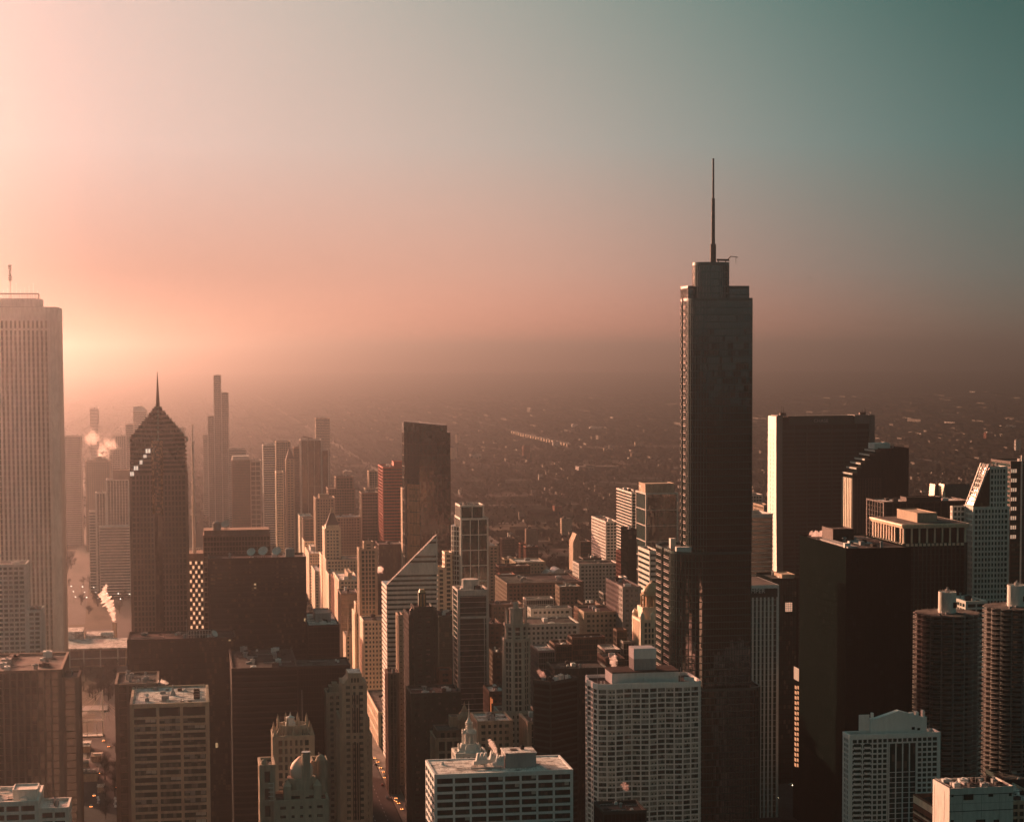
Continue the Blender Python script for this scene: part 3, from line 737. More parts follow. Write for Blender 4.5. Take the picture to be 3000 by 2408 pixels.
# old quarter in the middle distance
OLD = [
 ('grey mid-height block at far left of the old quarter, by the cross-framed tower', 1432, 1460, 1602, 2300, 30, 'stone', 'tan_stone', 'roof_pale', 3),
 ('far brown block with one glowing orange side wall standing free on the plain', 1471, 1508, 1579, 2900, 20, 'curtain', 'brown_stone', 'roof_gravel', 1),
 ('small brick block with sunlit wall, left one of the pair beyond the vaulted hall', 1525, 1540, 1594, 2800, 14, 'curtain', 'red_brick', 'roof_gravel', 0),
 ('long brick block with sunlit left wall and white rooftop units beyond the vaulted hall', 1541, 1577, 1604, 2700, 20, 'curtain', 'red_brick', 'roof_pale', 6),
 ('dark square stub on top of the old quarter beside the tan arched block', 1478, 1516, 1640, 2150, 18, 'curtain', 'tan_stone', 'roof_gravel', 1),
 ('tan stone block with deep arched windows beside the vaulted hall', 1512, 1597, 1650, 2080, 40, 'stone', 'tan_stone', 'roof_pale', 1),
 ('dark brick block with glowing left edge in front of the tan arched block', 1463, 1553, 1662, 2000, 24, 'curtain', 'dark_brick', 'roof_gravel', 4),
 ('small brick block with pale flat roof under the dark glowing-edged one', 1474, 1514, 1690, 1930, 30, 'stone', 'red_brick', 'roof_pale', 1),
 ('massive brown department-store block with rows of round-headed windows', 1486, 1708, 1712, 1800, 70, 'stone', 'brown_stone', 'roof_gravel', 9),
 ('pale stone block with regular window grid and corner chamfer in the old quarter', 1697, 1810, 1655, 1950, 32, 'stone', 'pale_concrete', 'roof_dark', 2),
 ('dark upper block set back on the pale regular-grid block', 1708, 1762, 1638, 1985, 20, 'curtain', 'bronze_metal', 'roof_gravel', 2),
 ('red brick block with sunlit left wall below the curved glass tower', 1820, 1840, 1619, 1800, 20, 'grid', 'red_brick', 'roof_gravel', 2),
 ('small sunlit white block at the foot of the dark tall slab', 1822, 1836, 1694, 1740, 12, 'grid', 'white_stone', 'roof_pale', 0),
 ('grey brick block with dark window rows left of the domed tower', 1825, 1876, 1723, 1500, 60, 'stone', 'grey_granite', 'roof_gravel', 4),
 ('low pale box on dark roofs between the store block and grey brick block', 1768, 1806, 1741, 1700, 18, 'curtain', 'grey_granite', 'roof_gravel', 1),
 ('dark block with slanted billboard and one glowing edge in the old quarter', 1708, 1758, 1771, 1640, 22, 'curtain', 'dark_brick', 'roof_gravel', 2),
 ('very wide old block with pediment and dim window rows left of the domed tower', 1712, 1852, 1797, 1520, 40, 'stone', 'tan_stone', 'roof_dark', 5),
 ('white rooftop box lit from the left, on the old roofs behind the slender spired tower', 1541, 1621, 1758, 1640, 14, 'curtain', 'white_stone', 'roof_gravel', 1),
 ('pale block with round windows behind the slender spired tower', 1556, 1674, 1787, 1540, 14, 'stone', 'pale_concrete', 'roof_gravel', 4),
 ('tall-windowed stone office block with five dark glass bays, right of the slender spired tower', 1536, 1696, 1833, 1470, 40, 'stone', 'pale_concrete', 'roof_gravel', 3),
 ('squarish brick block with lit parapet edges behind the white wavy tower', 1676, 1772, 1872, 1390, 16, 'curtain', 'dark_brick', 'roof_dark', 0),
 ('lower brick block with lit skylight edge, in front of the lit-parapet one', 1627, 1676, 1893, 1370, 22, 'curtain', 'dark_brick', 'roof_dark', 3),
 ('low roof with frosted white triangles left of the brick blocks', 1577, 1626, 1910, 1360, 30, 'curtain', 'grey_granite', 'roof_pale', 1),
 ('small block with glowing left edge and white roof, right of the brick blocks', 1807, 1836, 1850, 1350, 10, 'curtain', 'dark_brick', 'roof_pale', 0),
 ('tiny white-roofed shed on old roofs, left of the domed tower', 1773, 1818, 1908, 1330, 24, 'curtain', 'grey_granite', 'roof_pale', 2),
 ('tiny white-roofed shed nearest the domed tower foot', 1826, 1858, 1884, 1340, 12, 'curtain', 'grey_granite', 'roof_pale', 0),
 ('wide low dark block with dim grid behind the white wavy tower', 1627, 1778, 1964, 1270, 30, 'grid', 'dark_granite', 'roof_dark', 3),
 ('stone block with strong upright ribs at the foot of the slender spired tower', 1549, 1592, 2120, 1165, 30, 'ribs', 'tan_stone', 'roof_gravel', 2),
 ('low tan block with stepped pale roofs joining the slender spired tower base', 1400, 1500, 2118, 1170, 30, 'stone', 'tan_stone', 'roof_pale', 5),
 ('corner block of the old quarter in deep shade right of the hotel sign', 1446, 1475, 1915, 1420, 24, 'stone', 'dark_brick', 'roof_gravel', 2),
 ('dim stepped roofs behind the low hotel with the upright sign', 1480, 1500, 1880, 1470, 24, 'stone', 'brown_stone', 'roof_gravel', 2),
 ('hazy grey block standing behind the dark store block on the right', 1600, 1685, 1682, 2150, 30, 'stone', 'grey_granite', 'roof_gravel', 6),
 ('dull row block in shade between the store block and the pale grid block', 1640, 1700, 1722, 1740, 20, 'stone', 'brown_stone', 'roof_pale', 3),
 ('brown loft block with pale parapet in front of the store block, left', 1440, 1530, 1775, 1660, 24, 'stone', 'brown_stone', 'roof_gravel', 4),
 ('brown loft block in front of the store block, right, with tank on roof', 1640, 1705, 1805, 1600, 24, 'stone', 'dark_brick', 'roof_gravel', 4),
 ('pair of dim brick lofts right of the lit-parapet block', 1775, 1830, 1935, 1300, 26, 'grid', 'dark_brick', 'roof_gravel', 4),
 ('small dim loft at the foot of the pale grid block', 1760, 1812, 1775, 1580, 20, 'stone', 'brown_stone', 'roof_gravel', 3),
]
for lab, pl, pr, yt, Y, dep, sk, m, rf, cl in OLD:
    T('city_block', lab, pl, pr, yt, Y, dep, S(sk, m=m, g='office_glass' if sk == 'stone' else 'dark_glass'), clutter=cl, roof=rf)
# dark stepped glass block turned to the corner
b = T(PB, 'dark glass block seen on its corner with stepped floors, left of the white wavy tower', 1613, 1692, 2003, 1150, 13, st=S('bands', m='dark_granite', g='black_glass', sh=1.2, fh=3.7), clutter=8, rot=GA + R(38), roof='roof_dark')
b = T(PB, 'slab showing a glowing lattice wall left of the white wavy tower', 1706, 1760, 2120, 1290, 20, st=S('frame', m='tan_stone', fh=6.5, bay=4, g='black_glass'), clutter=1, roof='roof_dark')

T(PA, 'pale slab with long sunlit banded side behind the old quarter, left of the glass pair', 1775, 1810, 1531, 2100, 74, st=S('grid', m='white_stone', bay=3.4, fh=3.3), clutter=4)
b = T(PA, 'narrow dark tower with small pointed sunlit gable beside the long sunlit slab', 1702, 1732, 1590, 2250, 26, st=S('curtain', m='dark_brick'), clutter=0)
b.part('gable', MB().prism(rect(-9, -0.3, 0, 24), 0, b.h + 1).prism(rect(-9, -0.3, 0, 24), b.h + 1, b.h + 10, top=rect(-5, -4.2, 0, 24)), W['tan_stone'])
# -- right of centre
T(PA, 'pale tower with many balcony lines, sunlit, left of the glass pair', 1852, 1880, 1446, 2000, 70, st=ST(fh=3.1, bay=5, pw=0, sh=0.8, cw=0.2, dp=1.0, m='white_stone', g='dark_glass'), clutter=3)
b = T(PB, 'dark glass tower with white outlined side and steam over its rooftop box', 1893, 1985, 1448, 1900, 42, st=ST(fh=15, bay=40, pw=0, sh=0.7, cw=0.9, dp=0.5, pd=0.6, m='pale_concrete', g='mirror_glass'), clutter=0)
b.penthouse(b.w * 0.02, b.w * 0.95, 6, 34, b.h, b.h + 9, 'tan_stone')
T(PB, 'dark plain shaft before the glass pair, roof lower', 1838, 1864, 1554, 1750, 26, st=S('curtain', m='black_metal', g='dark_glass'), clutter=1, roof='roof_dark')
b = T(PB, 'ribboned sloping-sided block with sunlit bands left of the great tower base', 1904, 1930, 1618, 1560, 40, st=S('bands', m='white_stone', fh=4.2, sh=2.2, dp=0.3, g='dark_glass'), clutter=1)
T(PB, 'slab with white side seen behind the great tower, far, window grid', 2196, 2234, 1452, 2300, 26, st=S('grid', m='pale_concrete'), clutter=2)
T(PB, 'sunlit pale block end by the bright-edged curved tower', 2238, 2262, 1484, 2150, 40, st=S('fine', m='tan_stone'), clutter=2)
T(PB, 'banded glass block glinting gold between great tower and the bright-edged curved tower', 2185, 2262, 1516, 1740, 40, st=S('bands', m='pale_concrete', fh=3.9, sh=0.8, dp=0.4, g='bronze_glass'), clutter=0, parapet=3, roof='roof_gravel')
b = T(PB, 'dark glass office right of the white vertical-striped one, one bright window patch', 2262, 2338, 1700, 1450, 40, st=S('grid', m='black_metal', pw=0.2, bay=1.8, sh=0.5, g='dark_glass'), clutter=4, roof='roof_gravel', pent=[(0.5, 1.0, 0.2, 0.7, 2.5, 'tan_stone')])
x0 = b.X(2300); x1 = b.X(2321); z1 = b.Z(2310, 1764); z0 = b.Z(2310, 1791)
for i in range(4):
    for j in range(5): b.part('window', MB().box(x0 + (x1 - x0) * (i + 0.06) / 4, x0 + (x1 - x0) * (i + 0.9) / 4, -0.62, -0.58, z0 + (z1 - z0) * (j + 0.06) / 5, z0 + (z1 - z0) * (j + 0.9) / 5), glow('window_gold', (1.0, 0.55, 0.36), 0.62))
T(PB, 'small dark block with curved lit edge between striped office and black tower', 2302, 2338, 1894, 1600, 20, st=S('curtain', m='tan_stone', g='black_glass'), clutter=1)
T(PB, 'low dark step block with pale parapet below the glass office', 2268, 2306, 1952, 1500, 20, st=S('curtain', m='dark_granite', g='black_glass'), clutter=2)
b = T(PB, 'dark slab beside the black tower showing one column of windows glowing as if sunlit', 2346, 2380, 1978, 1330, 16, st=S('curtain', m='black_metal', g='black_glass', cw=0), clutter=0, roof='roof_dark')
for k in range(16):  # panes glow in place of low sun on this wall
    for c in (0, 1):
        zz = b.h - 10 - k * 3.5 - c * 0.8
        mb = MB().box(-0.35, -0.28, 2 + c * 6, 6.2 + c * 6, zz, zz + 2.2)
        b.part('window', mb, glow('sunlit_pane_orange', (1.0, 0.42, 0.2), 0.9))
b.part('lit_billboard', MB().box(-0.5, -0.3, 1, 14, b.h - 4.5, b.h + 4), glow('billboard', (1.0, 0.5, 0.3), 0.8))

# ================================================================== landmark buildings
def rrect(x0, x1, y0, y1, r, n=5, corners=(1, 1, 1, 1)):
    """rounded rectangle, counter-clockwise from the near left corner"""
    out = []
    cs = [(x0, y0, PI, 1.5 * PI), (x1, y0, 1.5 * PI, 2 * PI), (x1, y1, 0, PI / 2), (x0, y1, PI / 2, PI)]
    for k, (cx, cy_, a0, a1) in enumerate(cs):
        if not corners[k]: out.append((cx, cy_)); continue
        ox = cx + r if cx == x0 else cx - r
        oy = cy_ + r if cy_ == y0 else cy_ - r
        for i in range(n + 1):
            a = a0 + (a1 - a0) * i / n
            out.append((ox + r * math.cos(a), oy + r * math.sin(a)))
    return out
def ngon(cx, cy_, r, n, a0=0.0): return [(cx + r * math.cos(a0 + 2 * PI * i / n), cy_ + r * math.sin(a0 + 2 * PI * i / n)) for i in range(n)]
def lerp(a, b, t): return a + (b - a) * t
def window_parts(b, x0, x1, nb, rows, out, m_frame, panes=3, limit=100, dirx=(1, 0), org=(0, 0), on=(0, -1)):
    """each window a part of its own: sash bars and panes; past the limit the rest as one part"""
    kinds = []
    bw = (x1 - x0) / nb
    mats = [G['home_glass'], W['blind_pale'], W['blind_grey']]
    rr = random.Random(5)
    rest = MB(); cnt = 0
    cache = {}
    for (za, zb, ww) in rows:
        for i in range(nb):
            cx = x0 + bw * (i + 0.5)
            key = (round(zb - za, 2), round(ww, 2), rr.choice((0, 0, 0, 1, 2)))
            t0 = cx - ww / 2
            def make(mb, bt, bz, key=key, ww=ww, za=za, zb=zb):
                H = zb - za
                mb.cur = 0
                for q in range(panes + 1):
                    t = bt + (ww - 0.12) * q / panes
                    mb.obox((0, 0) if bt == 0 and bz == 0 else org, dirx, on, t, t + 0.12, out, out + 0.1, bz, bz + H)
                mb.obox((0, 0) if bt == 0 and bz == 0 else org, dirx, on, bt, bt + ww, out, out + 0.08, bz, bz + 0.12)
                mb.cur = 1
                if key[2]:
                    q = rr.randrange(panes)
                    for s in range(panes):
                        if rr.random() < 0.6:
                            t = bt + ww * s / panes + 0.1; f = rr.uniform(0.3, 1.0)
                            mb.obox((0, 0) if bt == 0 and bz == 0 else org, dirx, on, t, t + ww / panes - 0.16, out, out + 0.04, bz + H * (1 - f), bz + H - 0.03)
            if cnt < limit:
                if key not in cache:
                    mb = MB(); make(mb, 0, 0)
                    me = bpy.data.meshes.new('window'); me.from_pydata(mb.v, [], mb.f)
                    me.materials.append(m_frame); me.materials.append(mats[key[2]] if key[2] else mats[0])
                    me.polygons.foreach_set('material_index', mb.m); me.update()
                    cache[key] = me
                o = bpy.data.objects.new('window', cache[key]); COL.objects.link(o); o.parent = b.o
                o.location = (org[0] + dirx[0] * t0, org[1] + dirx[1] * t0, za)
            else:
                n0 = len(rest.f); make(rest, t0 if t0 else 0.001, za)
            cnt += 1
    if rest.f: rest.build('windows', [m_frame, W['blind_grey']], b.o, kind='stuff')
defw('blind_pale', (0.40, 0.40, 0.36), var=0.1)
defw('blind_grey', (0.20, 0.205, 0.195), var=0.1)
defw('sash', (0.10, 0.105, 0.10), var=0.1)

# -- tall white ribbed tower at the left edge
b = Bld('skyscraper', 'huge white tower with narrow vertical ribs and roof mast, cut by the left edge', 'skyscraper', -64, 168, 900, 1500, 59, ref='r')
h = b.h; c = 5.2
poly = [(c, 0), (b.w - c, 0), (b.w - c, 1.2), (b.w, 1.2), (b.w, 58), (b.w - c, 59.2), (c, 59.2), (0, 58), (0, 1.2), (c, 1.2)]
b.part('glazing', MB().prism(rect(2, b.w - 2, 1.6, 57), 0, h - 9, cap=False), G['dark_glass'])
mb = MB()
nr = 14; x0 = 5.6; x1 = b.w - 7.0
for i in range(nr + 1):
    x = x0 + (x1 - x0) * i / nr
    mb.box(x - 0.8, x + 0.8, 0, 1.6, 0, h - 10)
mb.box(0.6, x0 + 0.0, 1.0, 57, 0, h - 10).box(x1, b.w - 0.0, 1.0, 57.0, 0, h - 10)
mb.box(x0 + 0.9, x1 - 0.9, 0.4, 1.6, h - 17, h - 15.5)
mb.prism(rect(0.6, b.w, 0, 58), h - 10, h)
for i in range(nr):
    y = 5 + 3 * i
    mb.box(b.w, b.w + 0.5, y, y + 1.2, 0, h - 10)
for k in range(84):
    mb.box(x0, x1, 1.5, 1.59, k * 4.0, k * 4.0 + 0.35)
b.part('wall', mb, W['white_stone'])
b.part('roof', MB().prism(rect(1.5, b.w - 1, 1, 57), h + 0.02, h + 0.2), W['roof_gravel'])
px = b.X(116, 8)
b.part('penthouse', MB().prism([(2, 8), (px - 2, 8), (px, 10), (px, 50), (2, 50)], h + 0.2, h + 6.6), W['white_stone'])
mb = MB()
for k in range(22):
    x = 2 + (px - 3) * k / 21
    mb.tube((x, 9, h + 6.6), (x, 9, h + 10.2), 0.14)
    if k < 21: mb.tube((x, 9, h + 6.6), (x + (px - 3) / 21, 9, h + 10.2), 0.08)
mb.box(1.5, px - 0.5, 8.4, 9.8, h + 9.6, h + 10.6)
mb.tube((px - 1, 9, h + 6), (px - 0.4, 9, h + 9.8), 0.6)
b.part('roof_railing', mb, W['bronze_metal'])
for k in range(9):
    b.antenna(px - 1.5 - 3.1 * k, 12, h + 6.6, 6.5 + 3.5 * ((k * 7) % 4) / 2, 0.09)
mx = b.X(31, 14)
mb = MB().tube((mx, 14, h + 6.6), (mx, 14, h + 22), 0.3)
for k in range(7):
    r = 0.9 + 0.5 * math.sin(k * 1.3 + 0.5); z = h + 20 + k * 1.75
    mb.lathe(mx, 14, [(0.25, z - 0.5), (r + 0.4, z), (r + 0.2, z + 0.9), (0.3, z + 1.4)], 10)
b.part('antenna', mb, W['machine_grey'])

# -- spired tower with chevron setbacks
b = Bld('skyscraper', 'dark stone tower with stepped chevron top, golden glass bay and sharp spire', 'skyscraper', 379, 546, 1284, 1480, 42, ref='l')
w = b.w; s = w / 2; zt = b.h; za = zt + 24.5; z0 = zt - 27
st = S('stone', m='brown_stone', bay=2.55, pw=1.1, sh=1.1, fh=3.9, pd=0.7, cw=1.5, g='bronze_glass')
b.block(0, w, 0, w, 0, z0, st, clutter=0, parapet=0)
def clip_sq(a, s):
    """diamond |x|+|y|<=a cut by the square of half width s, around (s, s)"""
    if a <= s: P = [(0, -a), (a, 0), (0, a), (-a, 0)]
    else:
        q = a - s
        if q > s: q = s - 0.01
        P = [(-q, -s), (q, -s), (s, -q), (s, q), (q, s), (-q, s), (-s, q), (-s, -q)]
    return [(s + x, s + y) for x, y in P]
mb = MB(); mg = MB()
nl = 16
for k in range(nl):
    zz = z0 + (za - z0) * k / nl; zn = z0 + (za - z0) * (k + 1) / nl
    a = 2 * s * (1 - k / nl)
    H = zn - zz
    mb.prism(clip_sq(a, s), zz + 0.01, zz + H * 0.42)
    mg.prism(clip_sq(max(0.5, a - 1.4), s - 0.5), zz + H * 0.42 + 0.01, zz + H * 0.999)
b.part('stepped_top', mb, W['brown_stone'])
b.part('glazing', mg, G['bronze_glass'])
mb = MB()
for sg, (ax, ay, bx, by) in enumerate([(s, -0.4, s, s), (-0.4, s, s, s), (w + 0.4, s, s, s)]):
    n = 9
    for k in range(n):
        t0 = k / n; t1 = (k + 1) / n
        x0_, y0_ = lerp(ax, bx, t0), lerp(ay, by, t0)
        z_ = lerp(zt - 1, za, t0)
        mb.box(x0_ - 0.7, x0_ + 0.7, y0_ - 0.8, y0_ + 1.0, z_ - 3.0, z_ + 0.8)
b.part('ridge_piers', mb, W['verdigris'])
b.part('spire', MB().prism(rect(s - 1.6, s + 1.6, s - 1.6, s + 1.6), za - 5, za + 24, top=rect(s - 0.12, s + 0.12, s - 0.12, s + 0.12)), W['bronze_metal'])
# glass bay in the middle of the front
xa = b.X(443); xb = b.X(477); xm = (xa + xb) / 2
zb = b.Z(461, 1505)
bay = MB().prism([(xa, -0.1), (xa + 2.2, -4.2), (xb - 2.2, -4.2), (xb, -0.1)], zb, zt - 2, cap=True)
b.part('glass_bay', bay, G['painted_sunrise_glass'])
b.part('glass_bay', MB().prism([(xa + 0.8, -0.1), (xm, -2.2), (xb - 0.8, -0.1)], 30, zb - 0.2), G['bronze_glass'])
mb = MB()
for k in range(10):
    t = lerp(xa + 2.2, xb - 2.2, k / 9)
    mb.box(t - 0.1, t + 0.1, -4.35, -4.2, zb, zt - 2)
for k in range(18):
    z = zb + (zt - 2 - zb) * k / 18
    mb.box(xa + 2.2, xb - 2.2, -4.4, -4.2, z, z + 0.35)
b.part('bay_frame', mb, W['bronze_metal'])
mb = MB()
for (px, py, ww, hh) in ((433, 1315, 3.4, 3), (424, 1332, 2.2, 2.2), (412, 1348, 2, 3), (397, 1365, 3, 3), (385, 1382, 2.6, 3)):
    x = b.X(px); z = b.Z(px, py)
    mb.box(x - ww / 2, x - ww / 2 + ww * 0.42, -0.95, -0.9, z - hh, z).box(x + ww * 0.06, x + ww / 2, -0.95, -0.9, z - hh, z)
b.part('glint_pane', mb, glow('glint_white_pink', (1.0, 0.78, 0.62), 0.8))  # panes glow in place of mirrored sky glints
b.block(b.X(373), 0.0, -4, w, 0, 90, S('curtain', m='bronze_metal'), clutter=0)

# -- wide slab with the tall mast (behind the spired tower's right side)
b = Bld('office_tower', 'concrete slab behind the dish-topped one, golden chequered end, tall thin lattice mast', 'building', 596, 791, 1572, 1540, 30)
b.block(0, b.w, 0, 28, 0, b.h, S('curtain', m='brown_stone', pw=0.5, bay=2.4, sh=1.0, g='bronze_glass'), clutter=5, roof='roof_gravel')
b.part('penthouse', MB().box(0.5, b.w - 0.4, 1.2, 24, b.h + 1.3, b.h + 4.6), W['brown_stone'])
b.part('water_tank', MB().lathe(b.X(636, 6), 6, [(3.2, b.h + 4.6), (3.2, b.h + 10), (0.2, b.h + 11.6)], 20), W['machine_grey'])
b.dish(b.X(663, 6), 6, b.h + 4.6, 3.4, -0.5)
xl = b.X(553)
zl = b.Z(575, 1625)
b.part('wall', MB().box(xl, -0.5, 0, 26, 0, zl), W['brown_stone'])
mb = MB(); ncol = 5; cw_ = (-0.5 - xl) / ncol
mg = MB()
for k in range(18):  # every other pane glows in place of reflected sunrise
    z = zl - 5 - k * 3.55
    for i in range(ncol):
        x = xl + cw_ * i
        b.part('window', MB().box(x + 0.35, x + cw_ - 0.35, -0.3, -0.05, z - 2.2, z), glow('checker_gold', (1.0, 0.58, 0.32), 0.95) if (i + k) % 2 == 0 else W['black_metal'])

b.part('cornice', MB().box(xl - 0.3, -0.3, -0.6, 26.3, zl - 3, zl + 1), W['brown_stone'])
mx = b.X(568, 8)
ztip = b.Z(568, 1243, 8)
mb = MB().tube((mx, 8, zl + 1), (mx, 8, lerp(zl, ztip, 0.45)), 1.3, 8).tube((mx, 8, lerp(zl, ztip, 0.45)), (mx, 8, lerp(zl, ztip, 0.85)), 0.9, 8).tube((mx, 8, lerp(zl, ztip, 0.85)), (mx, 8, ztip), 0.45, 6)
for t, r in ((0.3, 2.2), (0.55, 1.8), (0.58, 1.6), (0.86, 1.5), (0.93, 0.8), (0.9, 0.9)):
    z = lerp(zl, ztip, t)
    mb.lathe(mx, 8, [(0.4, z - 0.3), (r, z), (r, z + 0.4), (0.4, z + 0.8)], 10)
for k in range(7): mb.tube((mx - 5 + 10 * k / 6, 6, zl + 1), (mx - 5 + 10 * k / 6, 6, zl + 4.5), 0.12)
mb.tube((mx - 5, 6, zl + 4.4), (mx + 5, 6, zl + 4.4), 0.2)
b.part('mast', mb, W['machine_white'])

# -- white-roofed office with three bays
b = Bld('office_tower', 'office with bright white roof and three wide window bays, lower left foreground', 'building', 385, 608, 2067, 1020, 54)
st = ST(fh=3.75, bay=b.w / 3, pw=1.5, sh=1.25, cw=1.2, dp=0.6, pd=0.85, m='tan_stone', g='office_glass')
h = b.h
b.block(0, b.w, 0, 54, 0, h - 6.4, st, clutter=0, parapet=0)
b.part('glazing', MB().prism(rect(0, b.w, 0, 54), h - 6.4, h - 0.6, cap=False), G['office_glass'])
mb = MB(); facade(mb, rect(0, b.w, 0, 54), h - 6.4, h - 0.6, dict(st, fh=6, sh=1.2)); ring(mb, rect(0, b.w, 0, 54), h - 0.6, h + 0.9, out=0.9)
b.part('parapet', mb, W['tan_stone'])
b.part('roof', MB().prism(rect(0.5, b.w - 0.5, 0.5, 53.5), h - 0.5, h + 0.05), W['roof_pale'])
n = max(1, round((h - 6.4) / 3.75)); fh = (h - 6.4) / n
rows = [(h - 5.4, h - 1.4, b.w / 3 - 2.1)] + [((n - 1 - k) * fh + 0.55, (n - 1 - k) * fh + fh - 0.8, b.w / 3 - 2.1) for k in range(22)]
window_parts(b, 1.2 * 0.5, b.w - 0.6, 3, rows, 0.05, W['bronze_metal'], panes=4)
mb = MB()
for k in range(14):
    x = 1.5 + k * (b.w - 3) / 13
    mb.tube((x, 1.5, h), (x, 1.5, h + 1.6), 0.06)
for k in range(12):
    y = 2 + k * 4.4
    mb.tube((1.5, y, h), (1.5, y, h + 1.6), 0.06).tube((b.w - 1.5, y, h), (b.w - 1.5, y, h + 1.6), 0.06)
mb.tube((1.5, 1.5, h + 1.6), (b.w - 1.5, 1.5, h + 1.6), 0.06).tube((b.w - 1.5, 1.5, h + 1.6), (b.w - 1.5, 52, h + 1.6), 0.06).tube((1.5, 1.5, h + 1.6), (1.5, 52, h + 1.6), 0.06)
b.part('roof_railing', mb, W['machine_grey'])
for (px, py, w_, d_, h_) in ((0.44, 0.18, 3.8, 5, 2.6), (0.2, 0.2, 2.2, 2, 1.6), (0.86, 0.25, 3.2, 2.4, 1.0), (0.86, 0.4, 3.2, 2.4, 1.0), (0.86, 0.55, 3.2, 2.4, 1.0), (0.86, 0.7, 3.2, 2.4, 1.0), (0.63, 0.75, 2.4, 3, 1.1), (0.4, 0.6, 3, 3, 1.2), (0.3, 0.86, 3, 2, 1.3)):
    x = b.w * px; y = 54 * py
    b.part('air_handler', MB().box(x - w_ / 2, x + w_ / 2, y, y + d_, h + 0.05, h + 0.05 + h_).box(x - w_ / 2 + 0.4, x + w_ / 2 - 0.4, y + 0.4, y + d_ - 0.4, h + h_ + 0.05, h + h_ + 0.3), W['roof_dark' if px > 0.5 else 'machine_grey'])
b.part('roof_vent', MB().lathe(b.w * 0.54, 28, [(1.6, h), (1.0, h + 2.2), (0.5, h + 2.5), (0.45, h + 5.5)], 12), W['machine_grey'])
b.dish(b.w * 0.19, 22, h + 0.05, 1.1, 0.4)
roof_kit(b, 3); roof_kit(b, 9)

# -- slab office in the centre foreground
b = Bld('office_tower', 'pale slab office with wide dark windows and big grey rooftop box, bottom centre', 'building', 1275, 1675, 2270, 880, pe=1250)
h = b.h; w = b.w; d = b.d
st = ST(fh=3.55, bay=w / 8, pw=0.95, sh=1.15, cw=0.75, dp=0.5, pd=0.52, m='white_concrete', g='dark_glass')
b.block(0, w, 0, d, 0, h - 0.9, st, clutter=0, parapet=0)
mb = MB(); ring(mb, rect(0, w, 0, d), h - 0.9, h + 0.4, out=0.55, th=0.4)
b.part('parapet', mb, W['white_concrete'])
b.part('roof', MB().prism(rect(0.3, w - 0.3, 0.3, d - 0.3), h - 0.7, h), W['roof_pale'])
roof_kit(b, 5)
n = round((h - 0.9) / 3.55); fh = (h - 0.9) / n
rows = [((n - 1 - k) * fh + 0.46, (n - 1 - k) * fh + fh - 0.7, w / 8 - 1.1) for k in range(8)]
window_parts(b, 0.75, w - 0.75, 8, rows, 0.03, W['black_metal'], panes=3, limit=64)
xa = b.X(1481, 9); xb = b.X(1571, 9)
b.part('penthouse', MB().box(xa, xb, 9, 22, h, h + 6.4), W['machine_grey'])
b.part('penthouse_roof', MB().box(xa - 0.3, xb + 0.3, 8.7, 22.3, h + 6.4, h + 6.8), W['roof_pale'])
b.part('roof_hatch', MB().box(xa + 3.4, xa + 6.4, 14.5, 18, h + 6.8, h + 7.0), W['roof_dark'])
b.part('roof_vent', MB().lathe(xa + 9, 17, [(0.9, h + 6.8), (0.9, h + 8), (1.1, h + 8.1), (0.4, h + 8.8)], 8), W['roof_dark'])
for (pa, pb, y0, hh) in ((1396, 1428, 14, 6.0), (1436, 1456, 16, 6.4), (1454, 1477, 9, 5.6)):
    xa = b.X(pa, y0); xb = b.X(pb, y0)
    mb = MB().box(xa, xb, y0, y0 + 4, h + 1.2, h + hh * 0.55)
    for q in range(3):
        xx = lerp(xa, xb, q / 3.0) + 0.2
        mb.prism([(xx, y0 + 0.5), (xx + (xb - xa) / 3.4, y0 + 0.5), (xx + (xb - xa) / 3.4, y0 + 3.5), (xx, y0 + 3.5)], h + hh * 0.55, h + hh, top=[(xx + 0.5, y0 + 1), (xx + (xb - xa) / 3.4, y0 + 1), (xx + (xb - xa) / 3.4, y0 + 3), (xx + 0.5, y0 + 3)])
    for q in (0.1, 0.9):
        for yy in (0.4, 3.4): mb.tube((lerp(xa, xb, q), y0 + yy, h), (lerp(xa, xb, q), y0 + yy, h + 1.3), 0.15)
    mb.box(xa - 1.2, xa, y0 + 0.5, y0 + 3.5, h + 1.0, h + hh * 0.42)
    b.part('cooling_unit', mb, W['machine_white'])
b.part('duct', MB().tube((b.X(1380, 8), 8, h + 0.6), (b.X(1470, 8), 8, h + 0.6), 0.35).tube((b.X(1425, 8), 8, h + 0.6), (b.X(1425, 8), 14, h + 0.6), 0.35), W['machine_grey'])

# -- tall glass tower with slanting top
b = Bld('skyscraper', 'tall dark mirror-glass tower with gently slanting top, golden strip of reflections on its left', 'skyscraper', 1187, 1319, 1268, 1980, 30)
w = b.w; h = b.h; xg0 = b.X(1194); xg1 = b.X(1228); xs = b.X(1310)
zl = b.Z(1187, 1236); zr = b.Z(1310, 1246)
poly = [(0.0, 30), (0.0, 12), (xg0, 11.2), (xg1, 0), (w, 0), (w, 30)][::-1]
poly = [(xg1, 0), (w, 0), (w, 30), (0, 30), (0, 12), (xg0, 11.2)]
b.part('glazing', MB().prism(poly, 0, h, cap=True), G['mirror_glass'])
mb = MB()
for i in range(len(poly)):
    pass
facade(mb, poly, 0, h, ST(fh=11.4, bay=4.5, pw=0.14, sh=0.55, cw=0.14, dp=0.12, pd=0.18))
b.part('mullions', mb, W['bronze_metal'])
b.part('glint_facet', MB().prism([(xg0 + 0.2, 10.8), (xg1 - 0.1, 0.1), (xg1, 0.4), (xg0 + 0.4, 11.2)], 20, b.Z(1210, 1420), cap=True), G['gold_glint_glass'])
